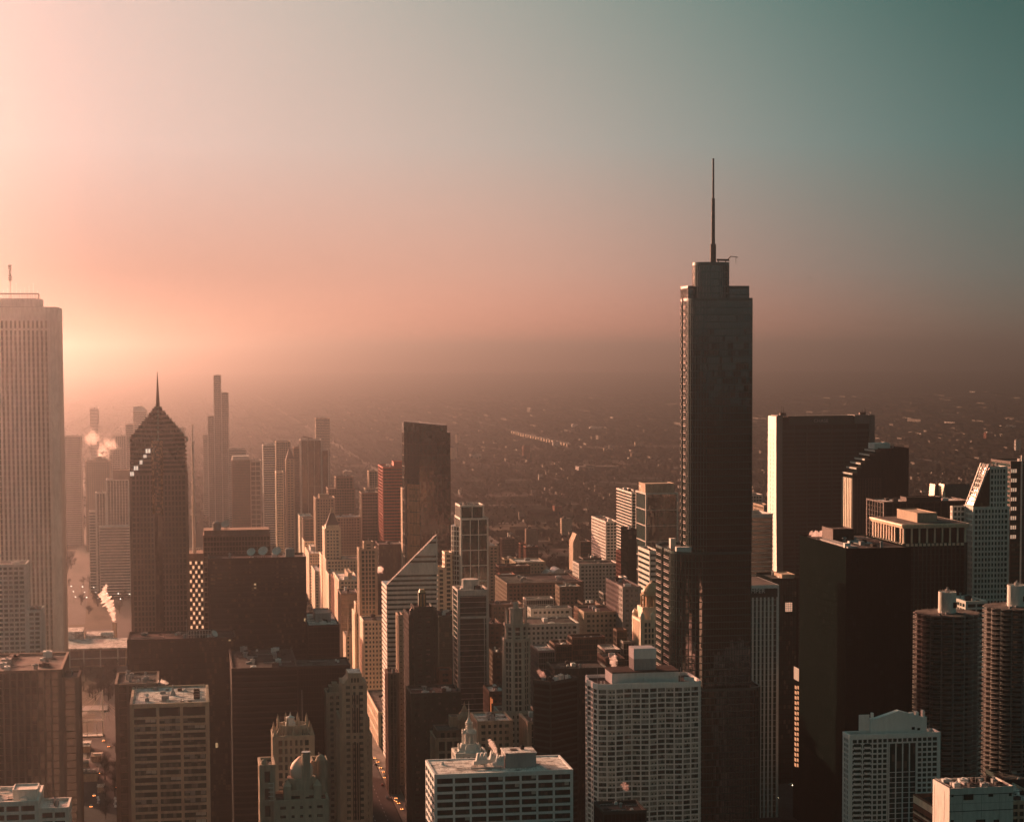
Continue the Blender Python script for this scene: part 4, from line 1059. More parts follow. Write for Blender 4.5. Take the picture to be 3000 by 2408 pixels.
# screen wall above the roof, sloping
mb = MB()
n = len(mb.v)
def slant(mb, x0_, x1_, y0_, y1_, z0_, za_, zb_):
    n = len(mb.v)
    mb.v += [(x0_, y0_, z0_), (x1_, y0_, z0_), (x1_, y1_, z0_), (x0_, y1_, z0_), (x0_, y0_, za_), (x1_, y0_, zb_), (x1_, y1_, zb_), (x0_, y1_, za_)]
    mb.f += [(n, n + 3, n + 2, n + 1), (n + 4, n + 5, n + 6, n + 7), (n, n + 1, n + 5, n + 4), (n + 1, n + 2, n + 6, n + 5), (n + 2, n + 3, n + 7, n + 6), (n + 3, n, n + 4, n + 7)]; mb.m += [mb.cur] * 6
slant(mb, 0, xg1, 12, 29, h + 0.01, zl, lerp(zl, zr, 0.3))
slant(mb, xg1 + 0.01, xs, 0.3, 29, h + 0.01, lerp(zl, zr, 0.3), zr)
b.part('crown', mb, G['mirror_glass'])

# -- striped tower with a slanting cut-off top
b = Bld('skyscraper', 'white and dark striped tower with top cut to a long slant', 'skyscraper', 1134, 1281, 1714, 1530, 40)
w = b.w; h2 = b.h; hz = b.Z(1280, 1567)
d = 40
prof = [(0, 0), (w, 0), (w, hz), (0, h2)]
mb = MB(); n0 = 0
def extr(mb, pts, y0, y1):
    n = len(mb.v); k = len(pts)
    mb.v += [(x, y0, z) for x, z in pts] + [(x, y1, z) for x, z in pts]
    mb.f.append(tuple(range(n, n + k))); mb.m.append(mb.cur)
    mb.f.append(tuple(range(n + 2 * k - 1, n + k - 1, -1))); mb.m.append(mb.cur)
    for i in range(k):
        j = (i + 1) % k
        mb.f.append((n + j, n + i, n + k + i, n + k + j)); mb.m.append(mb.cur)
    return mb
extr(mb, prof, 0, 6)
b.part('glazing', mb, G['dark_glass'])
b.part('rear_block', MB().box(0, w, 6.01, d, 0, h2 - 1), G['dark_glass'])
mb = MB(); fh = 3.62; k = 0
nf = int(hz / fh)
for k in range(nf + 1):
    z = k * fh; zz = z + 2.05
    top_sparse = z > h2 and (k % 3 != 0)
    z2 = z + (3.62 if z > h2 + 4 and (k % 4) in (0, 1) else 2.05)
    def xs(zq): return 0 if zq <= h2 else w * (zq - h2) / (hz - h2)
    a0 = xs(z); a1 = xs(min(z2, hz))
    if a0 >= w: break
    extr(mb, [(a0, z), (w, z), (w, min(z2, hz)), (min(a1, w - 0.01), min(z2, hz))], -0.45, -0.02)
    if z < h2 - 2: mb.box(-0.45, -0.02, 0, d, z, z2)
    mb.box(w + 0.02, w + 0.45, 0, 6 if z > h2 - 2 else d, z, min(z2, hz - 1))
extr(mb, [(w - 0.7, 0), (w, 0), (w, hz), (w - 0.7, hz - 0.7)], -0.6, -0.46)
b.part('slanting_roof', extr(MB(), [(0.1, h2 + 0.1), (w - 0.1, hz - 0.1), (w - 0.1, hz + 0.2), (0.1, h2 + 0.4)], 0.1, 6.2), W['dark_granite'])
for xx in (0.2, 0.42, 0.64, 0.85): mb.box(w * xx, w * xx + 0.12, -0.5, -0.46, 0, h2)
b.part('wall', mb, W['white_stone'])
b.antenna(w - 1, 2, hz, 3.0, 0.12)
b.antenna(w - 3, 5, hz - 2, 3.5, 0.12)

# -- gold-tipped dark tower
b = Bld('skyscraper', 'dark green stone tower with slender gold-topped shaft rising above stepped shoulders', 'skyscraper', 1199, 1282, 1806, 1345, 34)
w = b.w; h = b.h
gs = ST(fh=3.7, bay=4.4, pw=2.7, sh=2.1, cw=1.8, m='green_stone', g='office_glass')
b.block(0, w, 0, 34, 0, h, gs, clutter=2, roof='roof_dark')
xa, xb = b.X(1214), b.X(1268)
b.block(xa, xb, -1.2, 20, 0, h + 5.5, dict(gs, m='green_stone'), clutter=0, roof='roof_dark')
for x in (0.5, w - 3.2): b.part('corner_pier', MB().box(x, x + 2.7, -0.8, 3, h, h + 4).pyr(rect(x, x + 2.7, -0.8, 3), h + 4, (x + 1.35, 1.1, h + 6.5)), W['green_stone'])
xa, xb = b.X(1229), b.X(1251); zt = b.Z(1240, 1738)
mb = MB().box(xa, xb, 4, 9.5, h + 5.5, zt)
for q in range(4):
    t = lerp(xa, xb - 0.5, q / 3); mb.box(t, t + 0.5, 3.6, 4, h + 5.5, zt - 1)
b.part('shaft', mb, W['green_stone'])
b.part('gold_cap', MB().prism(rect(xa + 0.4, xb - 0.4, 4.3, 9.2), zt, zt + 2, top=rect(xa + 1, xb - 1, 5, 8.5)).box(xa + 1, xa + 1.8, 3.3, 3.6, h + 6, zt - 1).box(xb - 1.8, xb - 1, 3.3, 3.6, h + 6, zt - 1), W['gold_leaf'])

# -- slender white spired tower
b = Bld('skyscraper', 'slender white eight-sided tower with ribbed shaft and open lantern spire, centre', 'skyscraper', 1482, 1553, 1880, 1225, 15)
cx = b.w / 2; cy_ = b.w / 2; r0 = b.w / 2 / math.cos(PI / 8)
st8 = ST(fh=3.6, bay=2.2, pw=0.6, sh=1.0, cw=1.1, dp=0.25, pd=0.6, m='pale_terracotta', g='office_glass')
zc = b.Z(1518, 1836); zb_ = b.Z(1518, 1832); zt = b.Z(1518, 1766)
p0 = ngon(cx, cy_, r0, 8, PI / 8)
b.part('glazing', MB().prism(p0, 0, b.h, cap=False), G['office_glass'])
mb = MB(); facade(mb, p0, 0, b.h, st8); ring(mb, p0, b.h, b.h + 1.5, out=0.7)
b.part('wall', mb, W['pale_terracotta'])
b.part('roof', MB().prism(p0, b.h - 0.2, b.h + 0.1), W['roof_gravel'])
p1 = ngon(cx, cy_, r0 * 0.82, 8, PI / 8)
b.part('glazing', MB().prism(p1, b.h, zc, cap=True), G['office_glass'])
mb = MB(); facade(mb, p1, b.h, zc, dict(st8, bay=2.2)); b.part('wall', mb, W['pale_terracotta'])
mb = MB().prism(ngon(cx, cy_, r0 * 0.98, 8, PI / 8), zc, zc + 0.6)
ring(mb, ngon(cx, cy_, r0 * 0.98, 8, PI / 8), zc + 0.6, zc + 1.7, th=0.4, out=0.1)
b.part('balcony', mb, W['pale_terracotta'])
r2_ = r0 * 0.50
mb = MB().prism(ngon(cx, cy_, r2_, 8, PI / 8), zc + 0.6, zc + 10).prism(ngon(cx, cy_, r2_ * 1.15, 8, PI / 8), zc + 10, zc + 10.8)
for i in range(8):
    a = PI / 8 + i * PI / 4
    x, y = cx + r0 * 0.78 * math.cos(a), cy_ + r0 * 0.78 * math.sin(a)
    mb.prism(rect(x - 0.5, x + 0.5, y - 0.5, y + 0.5), zc + 0.6, zc + 8).pyr(rect(x - 0.5, x + 0.5, y - 0.5, y + 0.5), zc + 8, (x, y, zc + 11))
b.part('drum', mb, W['pale_terracotta'])
mb = MB()
zl = zc + 10.8; zk = zt - 5
for i in range(8):
    a = PI / 8 + i * PI / 4
    p = [(cx + rr_ * math.cos(a), cy_ + rr_ * math.sin(a), z) for rr_, z in ((r2_, zl), (r2_ * 0.72, lerp(zl, zk, 0.4)), (r2_ * 0.42, zk))]
    mb.tube(p[0], p[1], 0.22).tube(p[1], p[2], 0.22)
mb.lathe(cx, cy_, [(r2_ * 0.62, zl), (r2_ * 0.3, zk)], 8)
mb.lathe(cx, cy_, [(r2_ * 0.5, zk), (r2_ * 0.5, zk + 0.6), (r2_ * 0.4, zk + 0.7), (r2_ * 0.42, zk + 3.6), (r2_ * 0.2, zk + 4.5), (0.1, zt)], 8)
for i in range(6):
    a = i * PI / 3; mb.tube((cx + 1.4 * math.cos(a), cy_ + 1.4 * math.sin(a), zk), (cx + 1.4 * math.cos(a), cy_ + 1.4 * math.sin(a), zk + 5), 0.12)
b.part('lantern', mb, W['pale_terracotta'])
xa, xb = b.X(1461), b.X(1568); zz = b.Z(1515, 2088)
b.block(xa, xb, -2, 20, 0, zz, S('stone', m='pale_terracotta', bay=2.6, g='office_glass'), clutter=0)

# -- clock tower of white terracotta
def spindle(b, cx, cy_, z0, z1, tiers, m, n=8):
    """stacked tiers: (r_bottom, r_top, share of height, kind)"""
    mb = MB(); z = z0
    tot = sum(t[2] for t in tiers)
    for ra, rb, hh, kd in tiers:
        h = (z1 - z0) * hh / tot
        if kd == 'solid': mb.lathe(cx, cy_, [(ra, z), (rb, z + h)], n, PI / n)
        elif kd == 'square': mb.prism(rect(cx - ra, cx + ra, cy_ - ra, cy_ + ra), z, z + h, top=rect(cx - rb, cx + rb, cy_ - rb, cy_ + rb))
        elif kd == 'cols':
            mb.lathe(cx, cy_, [(ra * 0.62, z), (ra * 0.62, z + h)], n, PI / n)
            for i in range(12):
                a = i * PI / 6
                mb.tube((cx + ra * math.cos(a), cy_ + ra * math.sin(a), z), (cx + ra * math.cos(a), cy_ + ra * math.sin(a), z + h * 0.9), ra * 0.085)
            mb.lathe(cx, cy_, [(ra * 1.12, z + h * 0.9), (ra * 1.12, z + h)], 16)
        elif kd == 'dome':
            mb.lathe(cx, cy_, [(ra, z), (ra * 0.97, z + h * 0.25), (ra * 0.8, z + h * 0.55), (ra * 0.45, z + h * 0.85), (rb, z + h)], 16)
        elif kd == 'pins':
            mb.lathe(cx, cy_, [(ra, z), (rb, z + h)], n, PI / n)
            for i in range(8):
                a = PI / 8 + i * PI / 4; x, y = cx + ra * 1.05 * math.cos(a), cy_ + ra * 1.05 * math.sin(a)
                mb.prism(rect(x - 0.4, x + 0.4, y - 0.4, y + 0.4), z, z + h * 0.6).pyr(rect(x - 0.4, x + 0.4, y - 0.4, y + 0.4), z + h * 0.6, (x, y, z + h * 1.05))
        z += h
    return mb
b = Bld('clock_tower', 'white terracotta tower with columned drum, lantern and needle, behind the pale slab office', 'tower', 1337, 1424, 2212, 1045, 15)
pxm = (1424 + 1337) / 2; q = b.w / 2
b.block(0, b.w, 0, b.w, 0, b.h, S('stone', m='white_stone', bay=3, pw=1.2), clutter=0, parapet=1)
cx = q; zt = b.Z(1381, 2051, q)
k = 1045 / 5900
b.part('belfry', spindle(b, cx, q, b.h + 0.1, zt, [(7.2, 6.0, 9, 'pins'), (5.6, 4.6, 17, 'pins'), (3.6, 3.6, 34, 'cols'), (3.4, 2.6, 9, 'pins'), (1.9, 1.9, 20, 'cols'), (1.5, 0.4, 14, 'solid'), (0.35, 0.06, 52, 'solid')], None), W['white_stone'])
# -- old block with a cupola, just behind the clock tower
b = Bld('office_tower', 'old curved-front stone block with domed cupola on columns behind the white clock tower', 'building', 1276, 1420, 2168, 1210, 30)
b.block(0, b.w, 0, 26, 0, b.h, S('stone', m='tan_stone', bay=4.2, fh=7.5, pw=1.4, sh=1.6), clutter=3)
b.block(b.w * 0.05, b.w * 0.5, 3, 22, b.h + 0.1, b.h + 5, S('stone', m='brown_stone'), clutter=0, parapet=0.5)
cx = b.X(1361, 8); zt = b.Z(1363, 2052, 8)
b.part('cupola', spindle(b, cx, 8, b.h + 0.1, zt, [(4.6, 4.6, 8, 'solid'), (3.9, 3.9, 52, 'cols'), (4.1, 2.2, 28, 'dome'), (1.4, 0.2, 16, 'dome'), (0.5, 0.5, 5, 'solid'), (0.3, 0.05, 8, 'solid')], None), W['tan_stone'])
b.block(b.X(1320, 14), b.X(1345, 14), 14, 22, b.h + 0.1, b.h + 11, S('curtain', m='tan_stone', sh=3.6), clutter=0, parapet=0.6)

# -- gothic crown tower
b = Bld('gothic_tower', 'stone tower with gothic crown, pinnacles and flagpole, lower left centre', 'tower', 803, 917, 2165, 935, 18)
w = b.w; h = b.h
gst = S('stone', m='tan_stone', bay=2.4, pw=1.1, fh=3.8, sh=1.2, pd=0.7)
b.block(0, w, 0, w, 0, h, gst, clutter=0, parapet=1.5)
cx = w / 2; zc = b.Z(858, 2125)
oc = ngon(cx, cx, w * 0.36 / math.cos(PI / 8) , 8, PI / 8)
mb = MB().prism(oc, h, zc - 2.4)
facade(mb, oc, h, zc - 2.4, ST(fh=14, bay=2.5, pw=0.7, sh=0.8, cw=0.5, dp=0.3, pd=0.6))
ring(mb, oc, zc - 2.4, zc - 0.6, th=0.6, out=0.5)
b.part('crown', mb, W['tan_stone'])
mb = MB()
for i in range(8):
    a = PI / 8 + i * PI / 4
    x, y = cx + w * 0.40 * math.cos(a), cx + w * 0.40 * math.sin(a)
    mb.prism(rect(x - 0.55, x + 0.55, y - 0.55, y + 0.55), h, zc + 0.6).pyr(rect(x - 0.6, x + 0.6, y - 0.6, y + 0.6), zc + 0.6, (x, y, zc + 4))
for x, y in ((0.5, 0.5), (w - 0.5, 0.5), (w - 0.5, w - 0.5), (0.5, w - 0.5), (cx, 0.2), (0.2, cx), (w - 0.2, cx)):
    mb.prism(rect(x - 0.7, x + 0.7, y - 0.7, y + 0.7), h - 9, h + 2).pyr(rect(x - 0.7, x + 0.7, y - 0.7, y + 0.7), h + 2, (x, y, h + 5.5))
    px_, py_ = cx + (x - cx) * 0.74, cx + (y - cx) * 0.74
    mb.tube((x, y, h + 0.5), (px_, py_, h + 4.5), 0.35)
b.part('pinnacles', mb, W['tan_stone'])
b.part('lantern', MB().lathe(cx - 1, cx, [(2.4, zc - 2), (2.4, zc), (1.9, zc + 0.2), (1.9, zc + 2.2), (2.2, zc + 2.4), (0.5, zc + 3.0), (0.06, zc + 5)], 12), W['machine_white'])
b.antenna(b.X(886, cx), cx, zc - 2, b.Z(886, 2020, cx) - zc + 2, 0.09, 'flagpole')
mb = MB()
for i in range(8):
    a = i * PI / 4
    nx, ny = math.cos(a), math.sin(a)
    R_ = w * 0.36 + 0.35
    mb.obox((cx + nx * R_, cx + ny * R_), (-ny, nx), (nx, ny), -0.8, 0.8, 0, 0.12, h + 1.5, zc - 7)
b.part('tall_window', mb, G['dark_glass'])

# -- domed hotel in front
b = Bld('hotel', 'stone hotel tower with pinkish onion dome and round chimney shaft, bottom left of centre', 'hotel', 806, 960, 2352, 800, 18)
w = b.w; h = b.h
hs = S('stone', m='tan_stone', bay=3.4, pw=2.2, sh=2.4, fh=3.6, g='office_glass')
b.block(0, w, 0, 18, 0, h, hs, clutter=0, parapet=1)
xa, xb = b.X(836, 2), b.X(938, 2); zs = b.Z(885, 2290, 2)
b.block(xa, xb, 2, 15, h + 0.05, zs - 4, dict(hs, bay=4.5), clutter=0, parapet=0.8)
xc = b.X(884, 8)
mb = MB().prism(ngon(xc, 8, 6.2, 8, PI / 8), zs - 4, zs + 1.0)
for i in (-1, 1):
    x = xc + i * 6.0
    mb.prism(rect(x - 1.4, x + 1.4, 0.8, 4), h, zs - 1.5).pyr(rect(x - 1.6, x + 1.6, 0.6, 4.2), zs - 1.5, (x, 2.4, zs + 1.2))
    mb.box(x - 0.9, x + 0.9, 0.2, 0.8, h + 0.4, h + 1.0)
b.part('drum', mb, W['tan_stone'])
rd = 34.5 / 5900 * 808
zd = b.Z(884, 2278, 8)
prof = [(rd * 0.86, zd - 0.2), (rd * 0.97, zd + rd * 0.3), (rd, zd + rd * 0.65), (rd * 0.93, zd + rd * 1.02), (rd * 0.78, zd + rd * 1.3), (rd * 0.55, zd + rd * 1.55), (rd * 0.34, zd + rd * 1.72), (rd * 0.22, zd + rd * 1.85), (0.1, zd + rd * 1.9)]
b.part('onion_dome', MB().lathe(xc, 8, prof, 28), wall('dome_tile', (0.8, 0.52, 0.42), rough=0.6, var=0.08), smooth=True)
b.part('dome_railing', MB().lathe(xc, 8, [(rd * 1.2, zd), (rd * 1.22, zd + 0.25)], 24).lathe(xc, 8, [(rd * 1.2, zd - 0.6), (rd * 1.22, zd - 0.45)], 24), W['machine_grey'])
xk = b.X(898, 3.4)
zk = b.Z(898, 2203, 3.4)
b.part('chimney', MB().lathe(xk, 3.4, [(1.75, zs - 6), (1.7, zk - 0.6), (1.5, zk - 0.5), (1.85, zk), (1.4, zk), (1.4, zk - 0.3)], 18), W['tan_stone'])
b.part('steel_ring', MB().lathe(xk, 3.4, [(1.8, zk + 0.02), (1.9, zk + 0.25), (1.5, zk + 0.3)], 18), W['steel'])
xa, xb = b.X(915, 12), b.X(957, 12)
b.block(xa, xb, 12, 22, 0, b.Z(940, 2236, 12), dict(hs), clutter=1)
b.part('turret', MB().lathe(xb - 2.2, 13, [(2.2, 90), (2.2, b.Z(950, 2232, 12) + 1), (1.6, b.Z(950, 2222, 12) + 1), (0.1, b.Z(950, 2216, 12) + 1)], 14), W['tan_stone'])
xa, xb = b.X(764, 6), b.X(804, 6); zz = b.Z(785, 2248, 6)
b.block(xa, xb, 6, 22, 0, zz, dict(hs, bay=5, fh=7), clutter=0)
b.part('turret', MB().lathe(xa + 1.6, 7.5, [(1.3, zz - 2), (1.3, zz + 2), (1.0, zz + 2.8), (0.1, zz + 3.5)], 12), W['tan_stone'])
mb = MB()
zz2 = zz - 6.5
for k in range(5): mb.box(b.X(787, 6), b.X(803, 6), 5.2, 5.5, zz2 - k * 1.75, zz2 - k * 1.75 + 0.3)
mb.box(b.X(801.5, 6), b.X(803.5, 6), 5.1, 5.5, zz2 - 9, zz2 + 0.5)
b.part('fire_escape', mb, W['white_stone'])

# -- art deco tower beside it
b = Bld('art_deco_tower', 'pale art deco tower with dark vertical window strips and chamfered top beside the domed hotel', 'tower', 1003, 1073, 2004, 1180, 22)
w = b.w; h = b.h
ds = S('stone', m='tan_stone', bay=3.3, pw=1.9, sh=1.8, fh=3.7, g='office_glass')
b.block(0, w, 0, 22, 0, h, ds, clutter=0, parapet=0.5)
xa, xb = b.X(1020), b.X(1060); zt = b.Z(1040, 1972)
b.part('chamfered_top', MB().prism([(0.6, 0.2), (w - 0.4, 0.2), (w - 0.4, 20), (0.6, 20)], h, h + 3.4, top=[(xa, 0.2), (xb, 0.2), (xb, 18), (xa, 18)]).prism(rect(xa, xb, 0.2, 18), h + 3.4, zt), W['tan_stone'])
b.part('roof', MB().prism(rect(xa + 0.3, xb - 0.3, 0.5, 17.6), zt, zt + 0.15), W['roof_pale'])
mb = MB()
for (pa, pb) in ((1031, 1033.6), (1036.6, 1040.6), (1043.6, 1047.6), (1050.4, 1053)):
    for (ya, yb) in ((2035, 2062), (2072, 2145), (2175, 2400)):
        b.part('window_strip', MB().box(b.X(pa), b.X(pb), -0.75, -0.5, b.Z(1040, yb), b.Z(1040, ya)), G['black_glass'])
for (pa, pb) in ((1029, 1033), (1038, 1042), (1047, 1051)): b.part('window', MB().box(b.X(pa), b.X(pb), -0.2, 0.1, b.Z(1040, 1998), b.Z(1040, 1986)), G['black_glass'])
b.block(b.X(996.5), b.X(1087), 0.8, 30, 0, b.Z(1050, 2160), dict(ds), clutter=0)
b.block(b.X(997), b.X(1080), 1.6, 30, b.Z(1050, 2160), b.Z(1050, 2110), dict(ds), clutter=1)

# ================================================================== the great tower
b = Bld('skyscraper', 'great dark glass tower with rounded setbacks and tall needle spire, highest in the city', 'skyscraper', 2024, 2203, 880, 1130, 31)
w = b.w; z1 = b.h
tf = ST(fh=3.9, bay=1.55, pw=0.13, sh=0.55, cw=0.12, dp=0.14, pd=0.34, m='steel', g='tower_glass')
G['tower_glass'] = glass('tower_glass', c=(0.003, 0.014, 0.014), blind=(0.012, 0.04, 0.038), share=0.16, ior=2.3, spec=0.5, rough=0.06, wob=0.03, cell=(1.55, 1.55, 3.9))
def tier(poly, z0, z1, par=1.3, roof='roof_gravel'):
    b.part('glazing', MB().prism(poly, z0, z1, cap=False), G['tower_glass'])
    mb = MB(); facade(mb, poly, z0, z1, tf)
    b.part('fins', mb, W['fin_steel'])
    mr = MB(); ring(mr, poly, z1, z1 + par, th=0.3, out=0.3)
    b.part('parapet', mr, W['fin_steel'])
    b.part('roof', MB().prism(poly, z1 - 0.4, z1 + 0.06), W[roof])
defw('fin_steel', (0.028, 0.066, 0.063), rough=0.25, var=0.1, spec=0.6)
zL = b.Z(2050, 1620)
P1 = rrect(0, w, 0, 31, 9.0, 9, (1, 0, 0, 1))
# notch in the left side
def notch(poly, x_in, ya, yb):
    out = []
    k = len(poly)
    for i, p in enumerate(poly):
        out.append(p)
        q = poly[(i + 1) % k]
        if abs(p[0] - poly[-1][0]) < 50 and p[0] < 0.5 and q[0] < 0.5 and p[1] > yb and q[1] < ya + 99 and p[1] - q[1] > (yb - ya):
            out += [(p[0], yb), (p[0] + x_in, yb), (p[0] + x_in, ya), (p[0], ya)]
    return out
P1 = notch(P1, 2.5, 15.0, 20.0)
tier(P1, zL, z1)
zz = b.Z(2010, 843)
PB2 = rrect(0.5, b.X(2193, 8), 8, 30, 6.0, 6, (0, 0, 0, 1))
tier(PB2, z1, zz)
zc = b.Z(2085, 776)
PC = rrect(b.X(2042, 1), b.X(2143, 1), 0.6, 17, 7.5, 8, (1, 1, 1, 1))
tier(PC, z1 + 0.1, zc, par=1.6)
# spire
sx = b.X(2089, 10)
def zs_(py): return b.Z(2089, py, 10)
b.part('spire', MB().lathe(sx, 10, [(1.65, zc), (1.65, zs_(716)), (1.05, zs_(715)), (0.95, zs_(582)), (0.62, zs_(581)), (0.5, zs_(467)), (0.6, zs_(466.5)), (0.6, zs_(465))], 16), W['bronze_metal'])
mb = MB().tube((sx + 3, 10, zc + 0.5), (sx + 3, 10, zc + 3.6), 0.35).tube((sx + 2, 10, zc + 3.2), (sx + 9, 9, zc + 3.0), 0.6).tube((sx + 8, 9, zc + 3), (sx + 10, 9, zc + 5.2), 0.3).tube((sx + 10, 9, zc + 5.2), (sx + 14, 9, zc + 4.6), 0.22).tube((sx + 13, 9, zc + 4.6), (sx + 13, 9, zc + 1), 0.1).tube((sx + 7, 9, zc), (sx + 7, 9, zc + 3), 0.3)
b.part('maintenance_crane', mb, W['bronze_metal'])
for px in (2033, 2137): b.antenna(b.X(px, 3), 3, zc + 1, 2.6, 0.08)
# lower tiers: wider, further forward
xa, xb = b.X(1982, -8), b.X(2192, -8)
P2 = rrect(xa, xb + 2, -8, 54, 15.0, 12, (1, 0, 0, 1))
def notch2(poly, x_in, ya, yb):
    out = []; k = len(poly); m = min(p[0] for p in poly)
    for i, p in enumerate(poly):
        out.append(p); q = poly[(i + 1) % k]
        if abs(p[0] - m) < 0.1 and abs(q[0] - m) < 0.1 and p[1] > q[1] + 10:
            out += [(m, yb), (m + x_in, yb), (m + x_in, ya), (m, ya)]
    return out
P2 = notch2(P2, 3, 20, 26)
zM = b.Z(2140, 2022, -12)
tier(P2, zM, zL)
mb = MB().box(xa + 3, xa + 16, 4, 7, zL + 0.1, zL + 3.2).box(xa + 5, xa + 8, 26, 30, zL + 0.1, zL + 6)
b.part('terrace_house', mb, W['machine_white'])
P3 = rrect(b.X(1990, -12), b.X(2240, -12), -12, 46, 8, 6, (1, 1, 0, 0))
tier(P3, 0, zM)
# sunlit balcony edges on the left side
mb = MB()
for (Pz0, Pz1, x_, ys) in ((zL, z1, 0.0, ((9.2, 14.6), (20.4, 21.8))), (zM, zL, xa, ((7.2, 19.6), (26.4, 38.8)))):
    n = int((Pz1 - Pz0) / 3.9)
    for k in range(n):
        z = Pz0 + k * (Pz1 - Pz0) / n
        for ya, yb in ys:
            mb = MB().box(x_ - 0.75, x_ - 0.4, ya, yb, z + 0.1, z + 0.55).box(x_ - 0.75, x_ - 0.4, ya, yb, z + 1.2, z + 1.42).box(x_ - 0.72, x_ - 0.45, ya, ya + 0.1, z + 0.5, z + 1.25).box(x_ - 0.72, x_ - 0.45, yb - 0.1, yb, z + 0.5, z + 1.25)
            b.part('balcony', mb, W['grey_granite'])

# -- domed tower beside its foot
b = Bld('office_tower', 'ornate sunlit stone tower with dome and corner turrets against the foot of the great tower', 'building', 1879, 1945, 1822, 1330, 24)
w = b.w; h = b.h
b.block(0, w, 0, 24, 0, h, S('stone', m='cream_stone', bay=2.4, pw=0.9, sh=1.0, fh=3.7, pd=0.8), clutter=0, parapet=1.5)
mb = MB()
for x, y in ((0.8, 0.8), (0.8, 23), (w * 0.5, 0.8)):
    mb.lathe(x, y, [(1.7, h - 4), (1.7, h + 3.5), (1.9, h + 3.8), (1.2, h + 5.4), (0.1, h + 6.5)], 10)
b.part('turrets', mb, W['cream_stone'])
b.part('upper_block', MB().prism(rect(w * 0.12, w * 0.9, 5, 21), h, h + 9), W['cream_stone'])
cx = b.X(1910, 12); zt = b.Z(1910, 1700, 12)
b.part('dome', spindle(b, cx, 12, h + 9, zt, [(7.2, 7.2, 14, 'cols'), (6.9, 2.0, 12, 'dome'), (1.5, 0.3, 3, 'solid')], None), W['gold_stone'] if 'gold_stone' in W else wall('gold_stone', (0.42, 0.30, 0.19), rough=0.5))

# -- white wavy apartment tower
b = Bld('apartment_tower', 'white apartment tower with wavy grid front and two-step rooftop boxes, lower right of centre', 'building', 1752, 2047, 2004, 1050, 30)
h = b.h; w = b.w; n = 12
def wavy(nx, L, amp, per, ph):
    return [(L * i / nx, amp * math.cos(2 * PI * i / per + ph)) for i in range(nx + 1)]
front = wavy(n, w, 0.75, 4.0, 0.4)
side = wavy(6, 30, 0.8, 3.0, 0.0)
poly = [(x, y - 0.75) for x, y in front] + [(w + 1.2, 2.0), (w + 1.2, 28), (w, 30)] + [(0, 30)] + [(-1.8 - y, 30 - x) for x, y in side[1:-1]]
fh = 2.73; nf = round(h / fh)
stw = ST(fh=fh, bay=99, pw=0.5, sh=0.72, cw=0.33, dp=0.5, pd=0.42, m='white_concrete', g='home_glass')
b.part('glazing', MB().prism(poly, 0, h - 2.4, cap=False), G['home_glass'])
mb = MB(); facade(mb, poly, 0, h - 2.4, stw)
b.part('wall', mb, W['white_concrete'])
mb = MB(); ring(mb, poly, h - 2.4, h + 0.2, th=0.35, out=0.55)
b.part('parapet', mb, W['white_concrete'])
b.part('roof', MB().prism(poly, h - 1.9, h - 1.5), W['roof_dark'])
nfl = max(1, round((h - 2.4) / fh)); f2 = (h - 2.4) / nfl
win_cache = {}
rr = random.Random(9); cnt = 0; rest = MB()
wm = [W['sash'], W['blind_grey'], W['blind_pale']]
for k in range(27):
    for i in range(n):
        a = poly[i]; c = poly[i + 1]
        L = math.hypot(c[0] - a[0], c[1] - a[1]); ang = math.atan2(c[1] - a[1], c[0] - a[0])
        zb0 = (nfl - 1 - k) * f2 + 0.30; H = f2 - 0.76
        var = rr.choice((0, 0, 1, 2, 3))
        def wmk(mb, org, dx, oy, z):
            mb.cur = 0
            for q in range(5): t = 0.35 + (L - 0.8) * q / 4; mb.obox(org, dx, oy, t, t + 0.1, 0.02, 0.12, z, z + H)
            mb.obox(org, dx, oy, 0.35, L - 0.35, 0.02, 0.1, z, z + 0.1); mb.obox(org, dx, oy, 0.35, L - 0.35, 0.02, 0.1, z + H * 0.62, z + H * 0.62 + 0.07)
            r5 = random.Random(var)
            for q in range(4):
                if var and r5.random() < 0.65:
                    t = 0.45 + (L - 0.8) * q / 4; mb.cur = 1 + (var > 2)
                    mb.obox(org, dx, oy, t, t + (L - 0.8) / 4 - 0.1, 0.015, 0.05, z + H * r5.choice((0, 0, 0.3, 0.5)), z + H)
        if cnt < 96:
            key = (i % 4, var)
            if key not in win_cache:
                mb = MB(); wmk(mb, (0, 0), (1, 0), (0, -1), 0)
                me = bpy.data.meshes.new('window'); me.from_pydata(mb.v, [], mb.f)
                for m_ in wm: me.materials.append(m_)
                me.polygons.foreach_set('material_index', mb.m); me.update(); win_cache[key] = me
            o = bpy.data.objects.new('window', win_cache[key]); COL.objects.link(o); o.parent = b.o
            o.location = (a[0], a[1], zb0); o.rotation_euler = (0, 0, ang)
        else:
            wmk(rest, a, (math.cos(ang), math.sin(ang)), (math.sin(ang), -math.cos(ang)), zb0)
        cnt += 1
rest.build('windows', wm, b.o, kind='stuff')
xa, xb = b.X(1793, 6), b.X(1988, 6)
b.part('penthouse', MB().box(xa, xb, 6, 24, h - 1.5, h + 4.6), W['white_concrete'])
b.part('penthouse_roof', MB().box(xa - 0.4, xb + 0.4, 5.6, 24.4, h + 4.6, h + 5.2), W['roof_dark'])
xc, xd = b.X(1857, 10), b.X(1922, 10)
b.part('penthouse', MB().box(xc, xd, 10, 22, h + 5.2, h + 11.2), W['machine_grey'])
b.part('tank_room', MB().box(xc - 0.1, xd + 0.1, 9.9, 22.1, h + 11.2, h + 16.6).box(xc + 0.5, xd - 0.5, 10.5, 21.5, h + 16.6, h + 16.7), W['white_concrete'])
